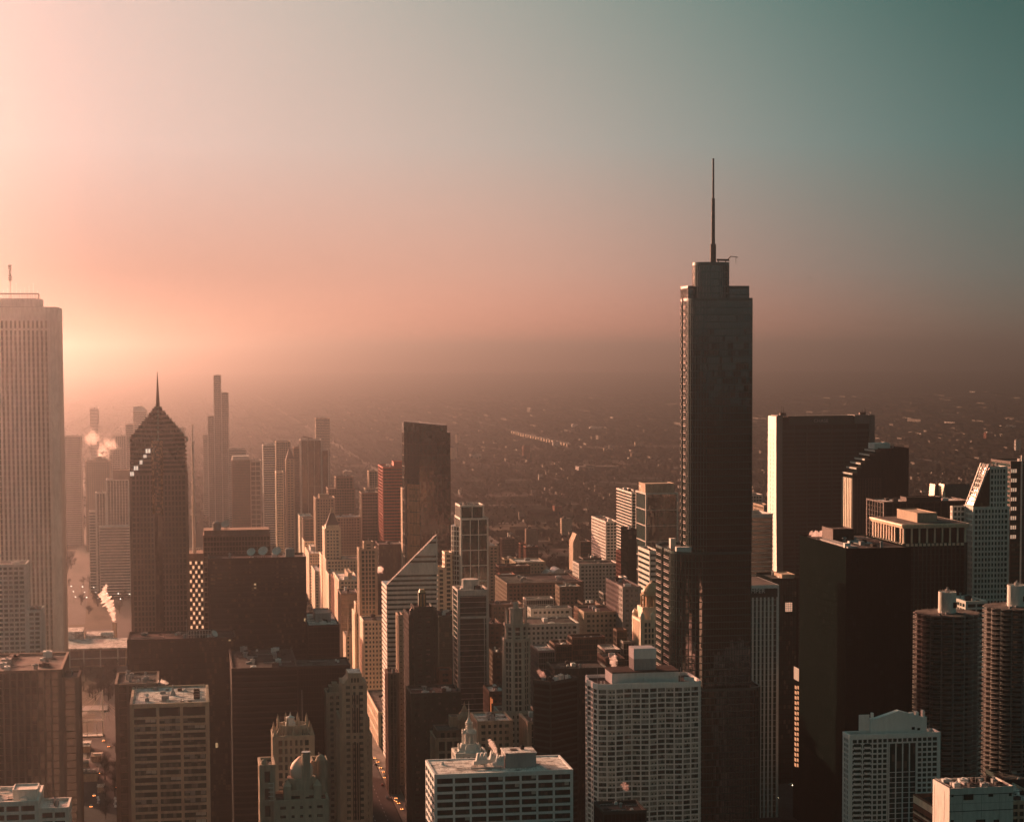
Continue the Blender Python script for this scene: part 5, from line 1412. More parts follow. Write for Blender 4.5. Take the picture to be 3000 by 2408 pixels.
b.part('roof_vent', MB().box(b.X(1760, 4), b.X(1763, 4), 4, 5, h - 1.5, h + 0.9).box(b.X(1770, 4), b.X(1773, 4), 4, 5, h - 1.5, h + 0.7).box(b.X(1884, 5), b.X(1888, 5), 5, 5.5, h, h + 1.8), W['machine_white'])
b.antenna(b.X(1994, 8), 8, h - 1.5, 8, 0.14)
b.antenna(b.X(1750, 8), 8, h - 1.5, 9, 0.1)
mb = MB(); mb.face([(w - 6, 3, h + 0.3), (w - 1, 0.4, h + 0.3), (w - 1, 3, h + 0.3), (w - 6, 6, h + 3)])
b.part('roof_screen', MB().prism([(w - 7, 4), (w - 6.6, 4), (w - 2.2, 0.6), (w - 2.6, 0.6)][::-1] if False else [(w - 2.6, 0.6), (w - 2.2, 0.6), (w - 6.6, 4.2), (w - 7, 4.2)], h, h + 2), W['white_concrete'])

# -- striped office with the raised name
b = Bld('office_tower', 'pale office with bold vertical stripes and raised name at its top, behind the great tower', 'building', 2155, 2279, 1716, 1340, 50)
h = b.h; w = b.w
b.block(0, w, 0, 50, 0, h - 2, ST(fh=3.9, bay=w / 10.5, pw=1.15, sh=0.2, cw=1.0, dp=0.12, pd=0.6, m='white_concrete', g='dark_glass'), clutter=0, parapet=0)
b.part('cornice', MB().prism(rect(-0.6, w + 0.6, -0.6, 50.6), h - 2, h), W['white_concrete'])
b.part('roof', MB().prism(rect(0.3, w - 0.3, 0.3, 49.7), h + 0.01, h + 0.15), W['roof_gravel'])
b.part('sign_band', MB().box(0.4, w - 0.4, -0.72, -0.62, h - 8, h - 2.2), W['dark_granite'])
def letters(b, text, x, y, z, size, mat, name='sign_letters', spacing=1.0):
    cu = bpy.data.curves.new('lettering', 'FONT')
    cu.body = text; cu.size = size; cu.extrude = 0.12; cu.align_x = 'LEFT'; cu.space_character = spacing
    to = bpy.data.objects.new('lettering', cu)
    COL.objects.link(to)
    bpy.context.view_layer.update()
    me = bpy.data.meshes.new_from_object(to.evaluated_get(bpy.context.evaluated_depsgraph_get()))
    bpy.data.objects.remove(to)
    me.materials.clear(); me.materials.append(mat)
    o = bpy.data.objects.new(name, me); COL.objects.link(o); o.parent = b.o
    o.location = (x, y, z); o.rotation_euler = (PI / 2, 0, 0)
    return o
kx = b.X(2178)
letters(b, 'KEMPER', kx, -0.9, b.Z(2200, 1737), 4.1, W['white_concrete'], spacing=1.02)

# ================================================================== the right-hand group
# -- curved bank tower
b = Bld('skyscraper', 'tall dark tower with brightened sunlit end wall, flaring foot and dim name along its top', 'skyscraper', 2273, 2561, 1220, 1990, 24)
w = b.w; h = b.h
def flare(z): return 22.0 * math.exp(-z / 62.0)
def slab_profile(mb, x0, x1, ya, yb, z0, z1, n=26):
    """solid between x0 and x1 whose near and far faces swing out towards the ground"""
    fr = []; bk = []
    for i in range(n + 1):
        z = lerp(z0, z1, (i / n)); f = flare(z)
        fr.append((ya - f, z)); bk.append((yb + f, z))
    m = len(mb.v)
    for X in (x0, x1):
        mb.v += [(X, y, z) for y, z in fr] + [(X, y, z) for y, z in bk]
    N = n + 1
    for i in range(n):
        a = m + i; c = m + 2 * N + i
        mb.f += [(a, c, c + 1, a + 1), (a + N, a + N + 1, c + N + 1, c + N), (a, a + 1, a + N + 1, a + N), (c, c + N, c + N + 1, c + 1)]
        mb.m += [mb.cur] * 4
    mb.f += [(m + n, m + 2 * N + n, m + 3 * N + n, m + N + n)]; mb.m.append(mb.cur)
    return mb
xe = b.X(2291)
b.part('end_wall', slab_profile(MB(), 0, xe, -1.5, 25.5, 0, h), wall('bank_granite', (0.13, 0.13, 0.125), rough=0.6))
b.part('end_wall', slab_profile(MB(), b.X(2545), w, -1.5, 25.5, 0, h), MATS['bank_granite'])
xr = b.X(2545)
b.part('glazing', slab_profile(MB(), xe + 0.01, xr - 0.01, 0, 24, 0, h - 1), G['black_glass'])
mb = MB()
for i in range(0, 7):
    x = lerp(xe, xr, i / 7.0)
    slab_profile(mb, x - 0.45 if i else x + 0.02, x + 0.45, -0.8, 24.8, 0, h - 9)
nfl = int((h - 10) / 4.1)
for k in range(nfl):
    z = k * 4.1
    f = flare(z)
    mech = 470 if False else None
    hh = 1.3
    if k in (nfl - 1, nfl - 2, 25, 26): hh = 3.0 if k in (nfl - 1, 25) else 1.3
    mb.box(xe + 0.05, xr - 0.05, -0.45 - f, 0.2 - f, z, z + hh)
b.part('wall', mb, W['dark_granite'])
b.part('sign_band', MB().box(b.X(2311), b.X(2500), -1.0, 20, h - 8.6, h + 0.3), W['dark_granite'])
b.part('roof_block', MB().box(xe - 5, b.X(2303), -1.2, 22, h, h + 1.2), MATS['bank_granite'])
b.part('roof_block', MB().box(b.X(2503), w, -1.2, 22, h - 8, h + 0.8), MATS['bank_granite'])
letters(b, 'CHASE', b.X(2383), -1.3, b.Z(2400, 1237), 4.6, wall('letter_grey', (0.35, 0.36, 0.35)), spacing=1.1)
b.part('sunlit_end_plate', slab_profile(MB(), -0.25, -0.02, -1.5, 25.5, 0, h), wall('sunlit_granite', (0.66, 0.62, 0.56), rough=0.6, spec=0.5))  # same granite; added pale plate carries the sunlight in its colour
# slots in the lit end
mb = MB()
for k in range(56):
    z = 8 + k * 4.1
    if z > h - 8: break
    for yy in (7.4, 16.0): mb.box(-0.34, -0.26, yy, yy + 0.7, z, z + 2.9)
b.part('end_windows', mb, W['black_metal'])
for (px, n) in ((2293, 6), (2526, 7)):
    mb = MB(); x0 = b.X(px, 6); r = random.Random(px)
    mb.box(x0 - 3, x0 + 3, 4, 8, h + 0.8, h + 3)
    for k in range(n): x = x0 + r.uniform(-4, 4); mb.tube((x, 6, h + 1), (x, 6, h + r.uniform(4, 11)), 0.12)
    mb.tube((x0 - 3.5, 6, h + 3.4), (x0 + 3.5, 6, h + 3.4), 0.15)
    b.part('antenna', mb, W['bronze_metal'])
for px in (2330, 2365, 2410, 2440, 2477): b.antenna(b.X(px, 5), 5, h, 3.2, 0.12)

# -- tower with stepped shoulder
b = Bld('skyscraper', 'black tower whose left shoulder climbs in curved steps with sunlit rims', 'skyscraper', 2500, 2660, 1318, 1900, 40)
w = b.w; h = b.h
d = 30
xs = [b.X(p) for p in (2500, 2512, 2524, 2536, 2550, 2566, 2582)]
zs = [b.Z(2500, y) for y in (1392, 1376, 1362, 1350, 1337, 1325)]
cst = S('ribs', m='black_metal', g='black_glass', bay=2.6)
lst = S('ribs', m='tan_stone', g='black_glass', bay=2.6, pw=1.2)
for i in range(6):
    x0_, x1_ = xs[i], xs[i + 1]
    b.part('glazing', MB().prism(rect(x0_, x1_ - 0.01, 0, d), 0, zs[i]), G['black_glass'])
    mb = MB().box(x0_ - 0.8, x1_ - 0.02, -0.6, d + 0.6, zs[i] + 0.9, zs[i] + 2.2).box(x0_ - 0.4, x1_ - 0.02, -0.3, d + 0.3, zs[i], zs[i] + 0.9)
    b.part('step_roof', mb, W['bronze_metal'])
    b.part('step_rim', MB().box(x0_ - 1.0, x0_ - 0.8, 0, d, zs[i] + 0.3, zs[i] + 1.7), W['white_stone'])
mb = MB(); facade(mb, rect(0, xs[-1], 0, d), 0, zs[0] - 3, S('ribs', m='tan_stone', bay=2.6, pw=1.1, sh=0.5)); b.part('wall', mb, W['bronze_metal'])
mb = MB()
for k in range(6): mb.box(-1.15, -0.75, 2 + k * 5.0, 4.6 + k * 5.0, 0, zs[0] - 3)
b.part('end_ribs', mb, W['cream_stone'])
b.block(xs[-1], w, 0, 40, 0, h, cst, clutter=2, roof='roof_dark')
b.part('penthouse', MB().box(b.X(2562, 8), b.X(2608, 8), 8, 26, h, b.Z(2580, 1299, 8)), W['machine_white'])
# -- dark flat-roofed block (courts)
b = T('office_tower', 'broad black block with flat roof and long low rooftop room, left of the gabled roofs', 2591, 2842, 1474, 1640, 42, st=S('ribs', m='bronze_metal', g='black_glass', bay=6), clutter=5, roof='roof_pale')
b.penthouse(b.X(2655, 6), b.X(2757, 6), 6, 20, b.h, b.Z(2700, 1458, 6), 'bronze_metal')
# -- gabled roofs
b = Bld('office_tower', 'dark tower with steep gabled gothic roofs whose small gable fronts glow', 'building', 2737, 2862, 1474, 2120, 34)
w = b.w; h = b.h; hr = b.Z(2760, 1421)
b.block(0, w, 0, 34, 0, h, S('stone', m='dark_brick'), clutter=0, parapet=0)
mb = MB(); n = 0
# long ridge roof along x with cross gables
def gable(mb, x0_, x1_, y0_, y1_, z0_, z1_, along='x'):
    n = len(mb.v)
    if along == 'x':
        ym = (y0_ + y1_) / 2
        mb.v += [(x0_, y0_, z0_), (x1_, y0_, z0_), (x1_, y1_, z0_), (x0_, y1_, z0_), (x0_, ym, z1_), (x1_, ym, z1_)]
        mb.f += [(n, n + 1, n + 5, n + 4), (n + 2, n + 3, n + 4, n + 5), (n, n + 4, n + 3), (n + 1, n + 2, n + 5), (n, n + 3, n + 2, n + 1)]
    else:
        xm = (x0_ + x1_) / 2
        mb.v += [(x0_, y0_, z0_), (x1_, y0_, z0_), (x1_, y1_, z0_), (x0_, y1_, z0_), (xm, y0_, z1_), (xm, y1_, z1_)]
        mb.f += [(n, n + 1, n + 4), (n + 1, n + 2, n + 5, n + 4), (n + 2, n + 3, n + 5), (n + 3, n, n + 4, n + 5), (n, n + 3, n + 2, n + 1)]
    mb.m += [mb.cur] * 5
gable(mb, 3, w - 2, 5, 29, h, hr)
b.part('roof', mb, W['slate'])
mb = MB()
for (pa, pb) in ((2732, 2743), (2757, 2772)):
    xa, xb = b.X(pa), b.X(pb)
    gable(mb, xa, xb, -1.5, 14, h - 8, hr + 1, 'y')
b.part('gable_front', mb, W['cream_stone'])
mb = MB()
for k in range(24): x = lerp(3, w - 2, k / 23); mb.pyr(rect(x - 0.4, x + 0.4, 16.6, 17.4), hr - 0.4, (x, 17, hr + 1.6))
b.part('roof_crest', mb, W['slate'])
for px in (2742, 2774, 2832): b.antenna(b.X(px, 12), 12, hr - 1, 7, 0.12)
# -- colonnade-topped tower
b = Bld('office_tower', 'tower with sunlit colonnade under a projecting cornice, between black tower and white grid', 'building', 2647, 2831, 1537, 1380, pe=2557)
w = b.w; d = b.d; h = b.h
b.block(0, w, 0, d, 0, h - 13, S('ribs', m='dark_granite', g='black_glass', bay=3), clutter=0, parapet=0)
b.part('glazing', MB().prism(rect(1.2, w - 1.2, 1.2, d - 1.2), h - 13, h - 2.6), G['black_glass'])
mb = MB()
nc = 11
for i in range(nc + 1):
    if i in (2,): continue
    y = lerp(0.6, d - 0.6, i / nc); mb.box(-0.1, 0.9, y - 0.5, y + 0.5, h - 13, h - 2.6)
for i in range(9): x = lerp(0.6, w - 0.6, i / 8); mb.box(x - 0.5, x + 0.5, -0.1, 0.9, h - 13, h - 2.6)
mb.box(-0.3, w + 0.3, -0.3, d + 0.3, h - 15, h - 13)
for i in range(12): y = lerp(1, d - 1, i / 11); mb.box(-0.5, 0, y - 0.8, y + 0.8, h - 19, h - 15)
b.part('colonnade', mb, W['cream_stone'])
b.part('cornice', MB().prism(rect(-1.0, w + 1.0, -1.0, d + 1), h - 2.6, h - 0.6, top=rect(-1.8, w + 1.8, -1.8, d + 1.8)).prism(rect(-1.8, w + 1.8, -1.8, d + 1.8), h - 0.6, h + 0.3), W['cream_stone'])
b.part('roof', MB().prism(rect(0, w, 0, d), h + 0.31, h + 0.45), W['roof_gravel'])
b.penthouse(b.X(2687, 10), b.X(2745, 10), 10, d * 0.8, h + 0.4, h + 6.5, 'tan_stone')
b.clutter(b.w * 0.5, b.w - 2, 3, d - 3, h + 0.45, 4, 3)
# -- black monolith
b = Bld('skyscraper', 'plain black monolith tower with flat cluttered roof and drifting steam, right of centre', 'skyscraper', 2479, 2669, 1611, 1110, pe=2343)
w = b.w; d = b.d; h = b.h
b.block(0, w, 0, d, 0, h, ST(fh=3.9, bay=1.6, pw=0.14, sh=0.9, cw=0.4, dp=0.02, pd=0.1, m='black_metal', g='black_glass'), clutter=9, roof='roof_dark', parapet=0.8)
b.penthouse(b.X(2440, 50), b.X(2501, 50), 50, 70, h, b.Z(2470, 1552, 50), 'bronze_metal')
b.part('roof_duct', MB().box(b.w * 0.1, b.w * 0.25, 8, 60, h + 0.1, h + 0.9).box(b.w * 0.45, b.w * 0.7, 30, 66, h + 0.1, h + 0.5), W['machine_grey'])
b.part('window_washing_rig', MB().box(b.X(2475, 12), b.X(2492, 12), 12, 15, h, h + 2.6).box(b.X(2488, 12), b.X(2492, 12), 12, 15, h + 2.6, h + 3.6), W['machine_white'])
# -- corncob towers
def corncob(px, pyt, Y, R_px, label, core_top, core_px):
    c0 = at(px, pyt, Y); R0 = R_px / FPX * Y
    o = thing('corncob_tower', label, 'apartment tower', (c0.x, c0.y, 0), 0.2, 'twin round balcony towers')
    H = c0.z
    pts = []
    for i in range(16):
        a0 = 2 * PI * i / 16
        for q in range(7):
            t = (q / 7 - 0.5) * 2
            a = a0 + t * PI / 16
            pts.append((a, R0 * (1 - 0.105 * (1 - math.sqrt(max(0, 1 - (t * 0.93) ** 2))) * 1.6)))
    def ringp(k, out=0): return [((r * k + out) * math.cos(a), (r * k + out) * math.sin(a)) for a, r in pts]
    MB().prism(ngon(0, 0, R0 * 0.74, 32), 0, H - 2).build('glazing', G['dark_glass'], o)
    mb = MB()
    nf = int((H - 1) / 2.95)
    P = ringp(1.0); Q = ringp(0.975)
    for k in range(nf + 1):
        z = H - k * 2.95
        if z < 3: break
        mb.prism(P, z - 0.28, z)
    mb.build('balconies', W['grey_granite'], o)
    mr = MB()
    for k in range(1, nf + 1):
        z = H - k * 2.95
        if z < 3: break
        m_ = len(mr.v); n_ = len(P)
        mr.v += [(x, y, z + 0.95) for x, y in P] + [(x, y, z + 1.08) for x, y in P] + [(x, y, z + 0.95) for x, y in Q] + [(x, y, z + 1.08) for x, y in Q]
        for i in range(n_):
            j = (i + 1) % n_
            mr.f += [(m_ + i, m_ + j, m_ + n_ + j, m_ + n_ + i), (m_ + n_ + i, m_ + n_ + j, m_ + 3 * n_ + j, m_ + 3 * n_ + i)]; mr.m += [0, 0]
    mr.build('railings', W['steel'], o)
    mc = MB()
    for i in range(16):
        a = 2 * PI * (i + 0.5) / 16
        d_ = (math.cos(a), math.sin(a)); t_ = (-d_[1], d_[0])
        mc.obox((0, 0), d_, t_, R0 * 0.72, R0 * 0.90, -0.3, 0.3, 0, H - 0.3)
    mc.build('columns', W['grey_granite'], o)
    MB().prism(ringp(0.97), H + 0.02, H + 0.3).build('roof', W['roof_gravel'], o)
    rc = core_px / FPX * Y; zc = at(px, core_top, Y).z
    MB().lathe(0, 0, [(rc, H), (rc, zc), (rc - 0.4, zc), (rc - 0.4, zc - 0.6)], 28).build('core', W['white_stone'], o)
    MB().obox((0, 0), (1, 0), (0, -1), rc * 0.3, rc * 0.3 + 2.2, rc * 0.9, rc + 0.1, H + 3.5, H + 6.6).build('core_window', W['black_metal'], o)
    mb = MB(); r = random.Random(3)
    for k in range(14):
        a = 2 * PI * k / 14; mb.tube((rc * 0.9 * math.cos(a), rc * 0.9 * math.sin(a), zc), (rc * 0.9 * math.cos(a), rc * 0.9 * math.sin(a), zc + 1.0), 0.12)
    mb.lathe(0, 0, [(1.4, zc - 0.4), (1.4, zc + 1.4), (0.5, zc + 1.6), (0.5, zc + 2.6)], 10)
    for k in range(10): mb.box(r.uniform(-R0 * 0.7, R0 * 0.6), 0, 0, 0, H, H) if False else None
    mb.build('roof_machines', W['machine_grey'], o)
    mb = MB()
    for k in range(24):
        a = 2 * PI * k / 24; x, y = R0 * 0.93 * math.cos(a), R0 * 0.93 * math.sin(a)
        mb.tube((x, y, H), (x, y, H + 1.2), 0.08)
    for k in range(7):
        a = r.uniform(0, 2 * PI); q = r.uniform(0.4, 0.8) * R0; x, y = q * math.cos(a), q * math.sin(a)
        mb.box(x, x + r.uniform(0.8, 2), y, y + 1, H + 0.3, H + r.uniform(0.8, 1.8))
    mb.build('roof_equipment', W['machine_grey'], o)
corncob(2775, 1795, 1170, 99, 'left of the twin round towers ringed by balconies like a corncob', 1733, 26)
corncob(2978, 1776, 1190, 98, 'right of the twin round towers ringed by balconies, cut by the right edge', 1713, 27)
# -- white grid tower with leaning sunlit slope
b = Bld('office_tower', 'white grid tower with a steep slanting sunlit face on top, near the right edge', 'building', 2852, 2955, 1490, 1440, pe=2825)
w = b.w; d = b.d; h = b.h
wg = ST(fh=3.9, bay=2.55, pw=0.95, sh=1.45, cw=1.0, dp=0.45, pd=0.5, m='white_stone', g='dark_glass')
b.block(0, w, 0, d, 0, h, wg, clutter=0, roof='roof_pale')
zt = b.Z(2920, 1372)
xq = b.X(2898, 2)
b.block(xq, w - 1, 2, d, h + 0.1, zt, dict(wg, m='white_stone', bay=2.2), clutter=2, roof='roof_pale')
# sloping wedge on the left of the upper part, five white ribs
mb = MB()
xl0 = b.X(2836, 6); xl1 = b.X(2866, 2)
Z0 = h + 1.4; Z1 = zt + 1
y0_, y1_ = 1.2, d - 1.0
n_ = 5
xbl, xtl = 0.5, xq - 0.2
mbg = MB(); m_ = len(mbg.v)
mbg.v += [(xbl, y0_, Z0), (xq, y0_, Z0), (xq, y1_, Z0), (xbl, y1_, Z0), (xtl, y0_, Z1), (xq, y0_, Z1), (xq, y1_, Z1), (xtl, y1_, Z1)]
mbg.f += [(0, 3, 2, 1), (4, 5, 6, 7), (0, 1, 5, 4), (1, 2, 6, 5), (2, 3, 7, 6), (3, 0, 4, 7)]; mbg.m += [0] * 6
b.part('sloping_glass', mbg, G['bronze_glass'])
for k in range(n_):
    y = lerp(y0_, y1_ - 0.9, k / (n_ - 1)); ww = 1.3 if k in (0, n_ - 1) else 0.6
    e = 0.9 if k in (0, n_ - 1) else 0.5
    m_ = len(mb.v)
    mb.v += [(xbl - e, y, Z0 - 1.2), (xbl + 0.3, y, Z0 - 1.2), (xbl + 0.3, y + ww, Z0 - 1.2), (xbl - e, y + ww, Z0 - 1.2), (xtl - e, y, Z1 + 2), (xtl + 0.3, y, Z1 + 2), (xtl + 0.3, y + ww, Z1 + 2), (xtl - e, y + ww, Z1 + 2)]
    mb.f += [tuple(m_ + q for q in t) for t in ((0, 3, 2, 1), (4, 5, 6, 7), (0, 1, 5, 4), (1, 2, 6, 5), (2, 3, 7, 6), (3, 0, 4, 7))]; mb.m += [0] * 6
for k in range(9):
    t = k / 9.0; x = lerp(xbl, xtl, t); z = lerp(Z0, Z1, t)
    mb.box(x - 0.35, x + 0.4, y0_, y1_, z, z + 1.0)
b.part('sloping_frame', mb, W['white_stone'])
b.part('side_wing', MB().box(b.X(2791, 14), -0.6, 14, d, 0, b.Z(2810, 1482, 14)), W['dark_granite'])
mb = MB()
facade(mb, rect(b.X(2791, 14), -0.6, 14, d), 0, b.Z(2810, 1482, 14), dict(wg, dp=0.3, pd=0.35))
b.part('side_wing_wall', mb, W['white_stone'])
b = T('office_tower', 'dark banded tower at the right edge with lit windows and white edge fin', 2962, 3060, 1356, 1620, 40, st=S('bands', m='bronze_metal', g='dark_glass', sh=1.6), clutter=2)
for k in range(8):
    for q in range(3): b.part('window', MB().box(b.X(2962 + q * 6), b.X(2966 + q * 6), -0.45, -0.4, b.h - 8 - k * 7.6, b.h - 5 - k * 7.6), glow('window_warm', (1.0, 0.62, 0.42), 0.55))
b.part('edge_fin', MB().box(b.X(2990), b.X(2993.5), -1.6, -0.5, 0, b.h + 6), W['white_stone'])
b = T('office_tower', 'plain dark slab behind the right-edge banded tower', 2944, 3040, 1352 + 8, 1760, 30, st=S('curtain', m='bronze_metal'), clutter=3)
T('office_tower', 'low white block lit from the left between the corncob towers', 2830, 2890, 1766, 1330, 30, st=S('grid', m='white_stone', bay=5), clutter=4, roof='roof_pale')

# -- cream tower in the right foreground
b = Bld('apartment_tower', 'cream tower with square windows, sunlit left flank and bulky gabled rooftop block, right foreground', 'building', 2490, 2752, 2164, 1000, pe=2472)
w = b.w; d = b.d; h = b.h
fs = ST(fh=2.62, bay=2.6, pw=0.62, sh=0.8, cw=1.3, dp=0.4, pd=0.45, m='white_concrete', g='dark_glass')
b.block(0, w, 0, d, 0, h, fs, clutter=0, roof='roof_gravel', parapet=2.0)
rows = [(h - 2.0 - k * 2.62, h - 0.45 - k * 2.62, 1.3) for k in range(5)]
xa, xb = b.X(2605), b.X(2680)
mb = MB().box(xa - 0.6, xb + 0.6, -0.75, -0.46, 0, h - 3)
b.part('glass_panel', mb, G['dark_glass'])
mb = MB()
for k in range(5): x = lerp(xa - 0.6, xb + 0.2, k / 4); mb.box(x, x + 0.55, -1.15, -0.76, 0, h - 3)
for k in range(40): mb.box(xa, xb, -0.82, -0.76, k * 2.62, k * 2.62 + 0.35)
b.part('pilasters', mb, W['white_concrete'])
# bay windows left of centre
for (pa, pb) in ((2500, 2522), (2531, 2550)):
    mb = MB(); mg = MB()
    x0_, x1_ = b.X(pa), b.X(pb)
    for k in range(43):
        z = h - 4 - k * 2.62
        if z < 0: break
        mb.prism([(x0_, -0.46), (x0_ + 0.7, -1.5), (x1_ - 0.7, -1.5), (x1_, -0.46)], z - 1.1, z)
        mg.prism([(x0_ + 0.15, -0.46), (x0_ + 0.8, -1.4), (x1_ - 0.8, -1.4), (x1_ - 0.15, -0.46)], z, z + 1.5)
    b.part('bay_front', mb, W['white_concrete']); b.part('bay_glazing', mg, G['dark_glass'])
xa, xb = b.X(2552, 3), b.X(2715, 3); zp = b.Z(2600, 2104, 3)
b.part('penthouse', MB().box(xa, xb, 3, d - 3, h + 0.1, zp), W['white_concrete'])
xm = lerp(xa, xb, 0.5)
mb = MB(); gable(mb, lerp(xa, xb, 0.08), lerp(xa, xb, 0.92), 2.9, d - 2.9, zp, zp + 3.8, 'y')
b.part('gable_roof', mb, W['white_concrete'])
b.part('penthouse_wing', MB().box(xa - 5.5, xa - 0.05, 6, d - 4, h + 0.1, zp + 1.8), W['white_concrete'])
b.part('roof_vent', MB().box(xb - 8, xb - 6, 5, 8, zp, zp + 2).box(xb - 5, xb - 3.6, 5, 8, zp, zp + 2.4).box(xb - 1.4, xb - 0.4, 5, 8, zp, zp + 3).box(xa + 1, xa + 2, 5, 7, zp, zp + 2.6), W['machine_white'])
b.part('louvre', MB().box(xb - 8, xb - 6.4, 2.9, 2.99, h + 3, h + 4.4).box(xb - 5, xb - 3.6, 2.9, 2.99, h + 2.6, h + 3.8), W['black_metal'])
b.antenna(w - 4, 4, h + 0.1, 7, 0.12)
# -- pale block at the bottom right corner
b = Bld('office_tower', 'pale blank-walled block with cluttered flat roof cut by the bottom edge, lower right corner', 'building', 2782, 2969, 2309, 800, pe=2733)
w = b.w; d = b.d; h = b.h
b.part('wall', MB().box(0, w, 0, d, 0, h - 0.8), W['pale_concrete'])
mb = MB(); ring(mb, rect(0, w, 0, d), h - 0.8, h, th=0.5, out=0.0)
b.part('parapet', mb, W['pale_concrete'])
b.part('roof', MB().prism(rect(0.5, w - 0.5, 0.5, d - 0.5), h - 0.79, h - 0.7), W['roof_dark'])
mb = MB()
for z in (h - 3.0, h - 9.6, h - 18.0): mb.box(-0.06, w + 0.06, -0.1, 0, z, z + 0.25)
for z in (h - 6.4,): mb.box(0, w, -0.04, 0, z, z + 0.08)
for x in (0.2, 0.5, 0.78): mb.box(w * x, w * x + 0.07, -0.04, 0, 0, h - 3)
for y in (d * 0.3, d * 0.9): mb.box(-0.06, 0, y, y + 0.07, 0, h - 2)
b.part('wall_joints', mb, W['dark_granite'])
for (pa, pb, ya, yb) in ((2787, 2794, 2327, 2334), (2823, 2852, 2326, 2343), (2896, 2910, 2325, 2333), (2956, 2964, 2323, 2331), (2787, 2795, 2401, 2430), (2860, 2888, 2400, 2430), (2912, 2928, 2400, 2430)):
    b.part('window', MB().box(b.X(pa), b.X(pb), -0.06, 0.02, b.Z(pa, yb), b.Z(pa, ya)).box((b.X(pa) + b.X(pb)) / 2 - 0.05, (b.X(pa) + b.X(pb)) / 2 + 0.05, -0.09, 0.02, b.Z(pa, yb), b.Z(pa, ya)), G['dark_glass'])
b.clutter(1.5, w - 1, 1.5, d - 1, h - 0.7, 12, 8, hmax=1.8)
for px in (2757, 2803, 2812, 2858, 2866, 2915): b.antenna(b.X(px, 10), 10, h - 0.7, 2.6, 0.1, 'roof_pipe')
mb = MB().tube((0.5, 0.7, h + 0.6), (w, 0.7, h + 0.6), 0.05).tube((0.5, 0.7, h + 0.6), (0.5, d - 1, h + 0.6), 0.05)
b.part('roof_railing', mb, W['steel'])
b = Bld('office_tower', 'terracotta block with glowing striped side tucked left of the pale corner block', 'building', 2736, 2790, 2372, 930, pe=2678)
b.block(0, b.w, 0, b.d, 0, b.h, S('bands', m='red_brick', fh=3.4, sh=2.5, g='dark_glass'), clutter=2, roof='roof_dark', parapet=2)
b.part('stone_courses', MB().box(-0.5, -0.42, 0, b.d, b.h - 2, b.h + 1.4).box(-0.55, -0.42, 0, b.d, b.h - 7, b.h - 6.2).box(-0.55, -0.42, 0, b.d, b.h - 11, b.h - 10.2), W['cream_stone'])
b = T('office_tower', 'low roofs with sunlit machinery beyond the pale corner block, far lower right', 2960, 3060, 2352, 1000, 40, st=S('grid', m='tan_stone'), clutter=12, roof='roof_pale')
b = T('office_tower', 'dim flat block behind the pale corner block at the right edge', 2950, 3080, 2290, 1150, 30, st=S('bands', m='dark_granite'), clutter=2)
b = T('office_tower', 'dark low roof standing in front of the foot of the white wavy tower', 1768, 1893, 2384, 860, 20, st=S('curtain', m='dark_granite', g='black_glass'), clutter=1, roof='roof_dark')

# -- vaulted hall in the old quarter
b = Bld('hall', 'hall with big pale curved vault roofs in the old quarter', 'building', 1596, 1660, 1688, 2060, 60)
w = b.w; h = b.h
b.part('wall', MB().box(0, w, 0, 60, 0, h), W['pale_concrete'])
mb = MB()
def vault(mb, x0_, x1_, y0_, y1_, z0_, rise, n=12):
    m_ = len(mb.v)
    for y in (y0_, y1_):
        for i in range(n + 1):
            t = i / n; mb.v.append((lerp(x0_, x1_, t), y, z0_ + rise * math.sin(PI * t)))
    for i in range(n): mb.f.append((m_ + i, m_ + i + 1, m_ + n + 2 + i, m_ + n + 1 + i)); mb.m.append(0)
    mb.f.append(tuple(m_ + i for i in range(n + 1))); mb.m.append(0)
    mb.f.append(tuple(m_ + n + 1 + i for i in reversed(range(n + 1)))); mb.m.append(0)
vault(mb, -1, w * 0.55, 30, 60, h, 8); vault(mb, w * 0.4, w + 2, 12, 40, h, 6); vault(mb, 0, w * 0.5, 0, 26, h, 5)
b.part('vault_roof', mb, W['steel'])

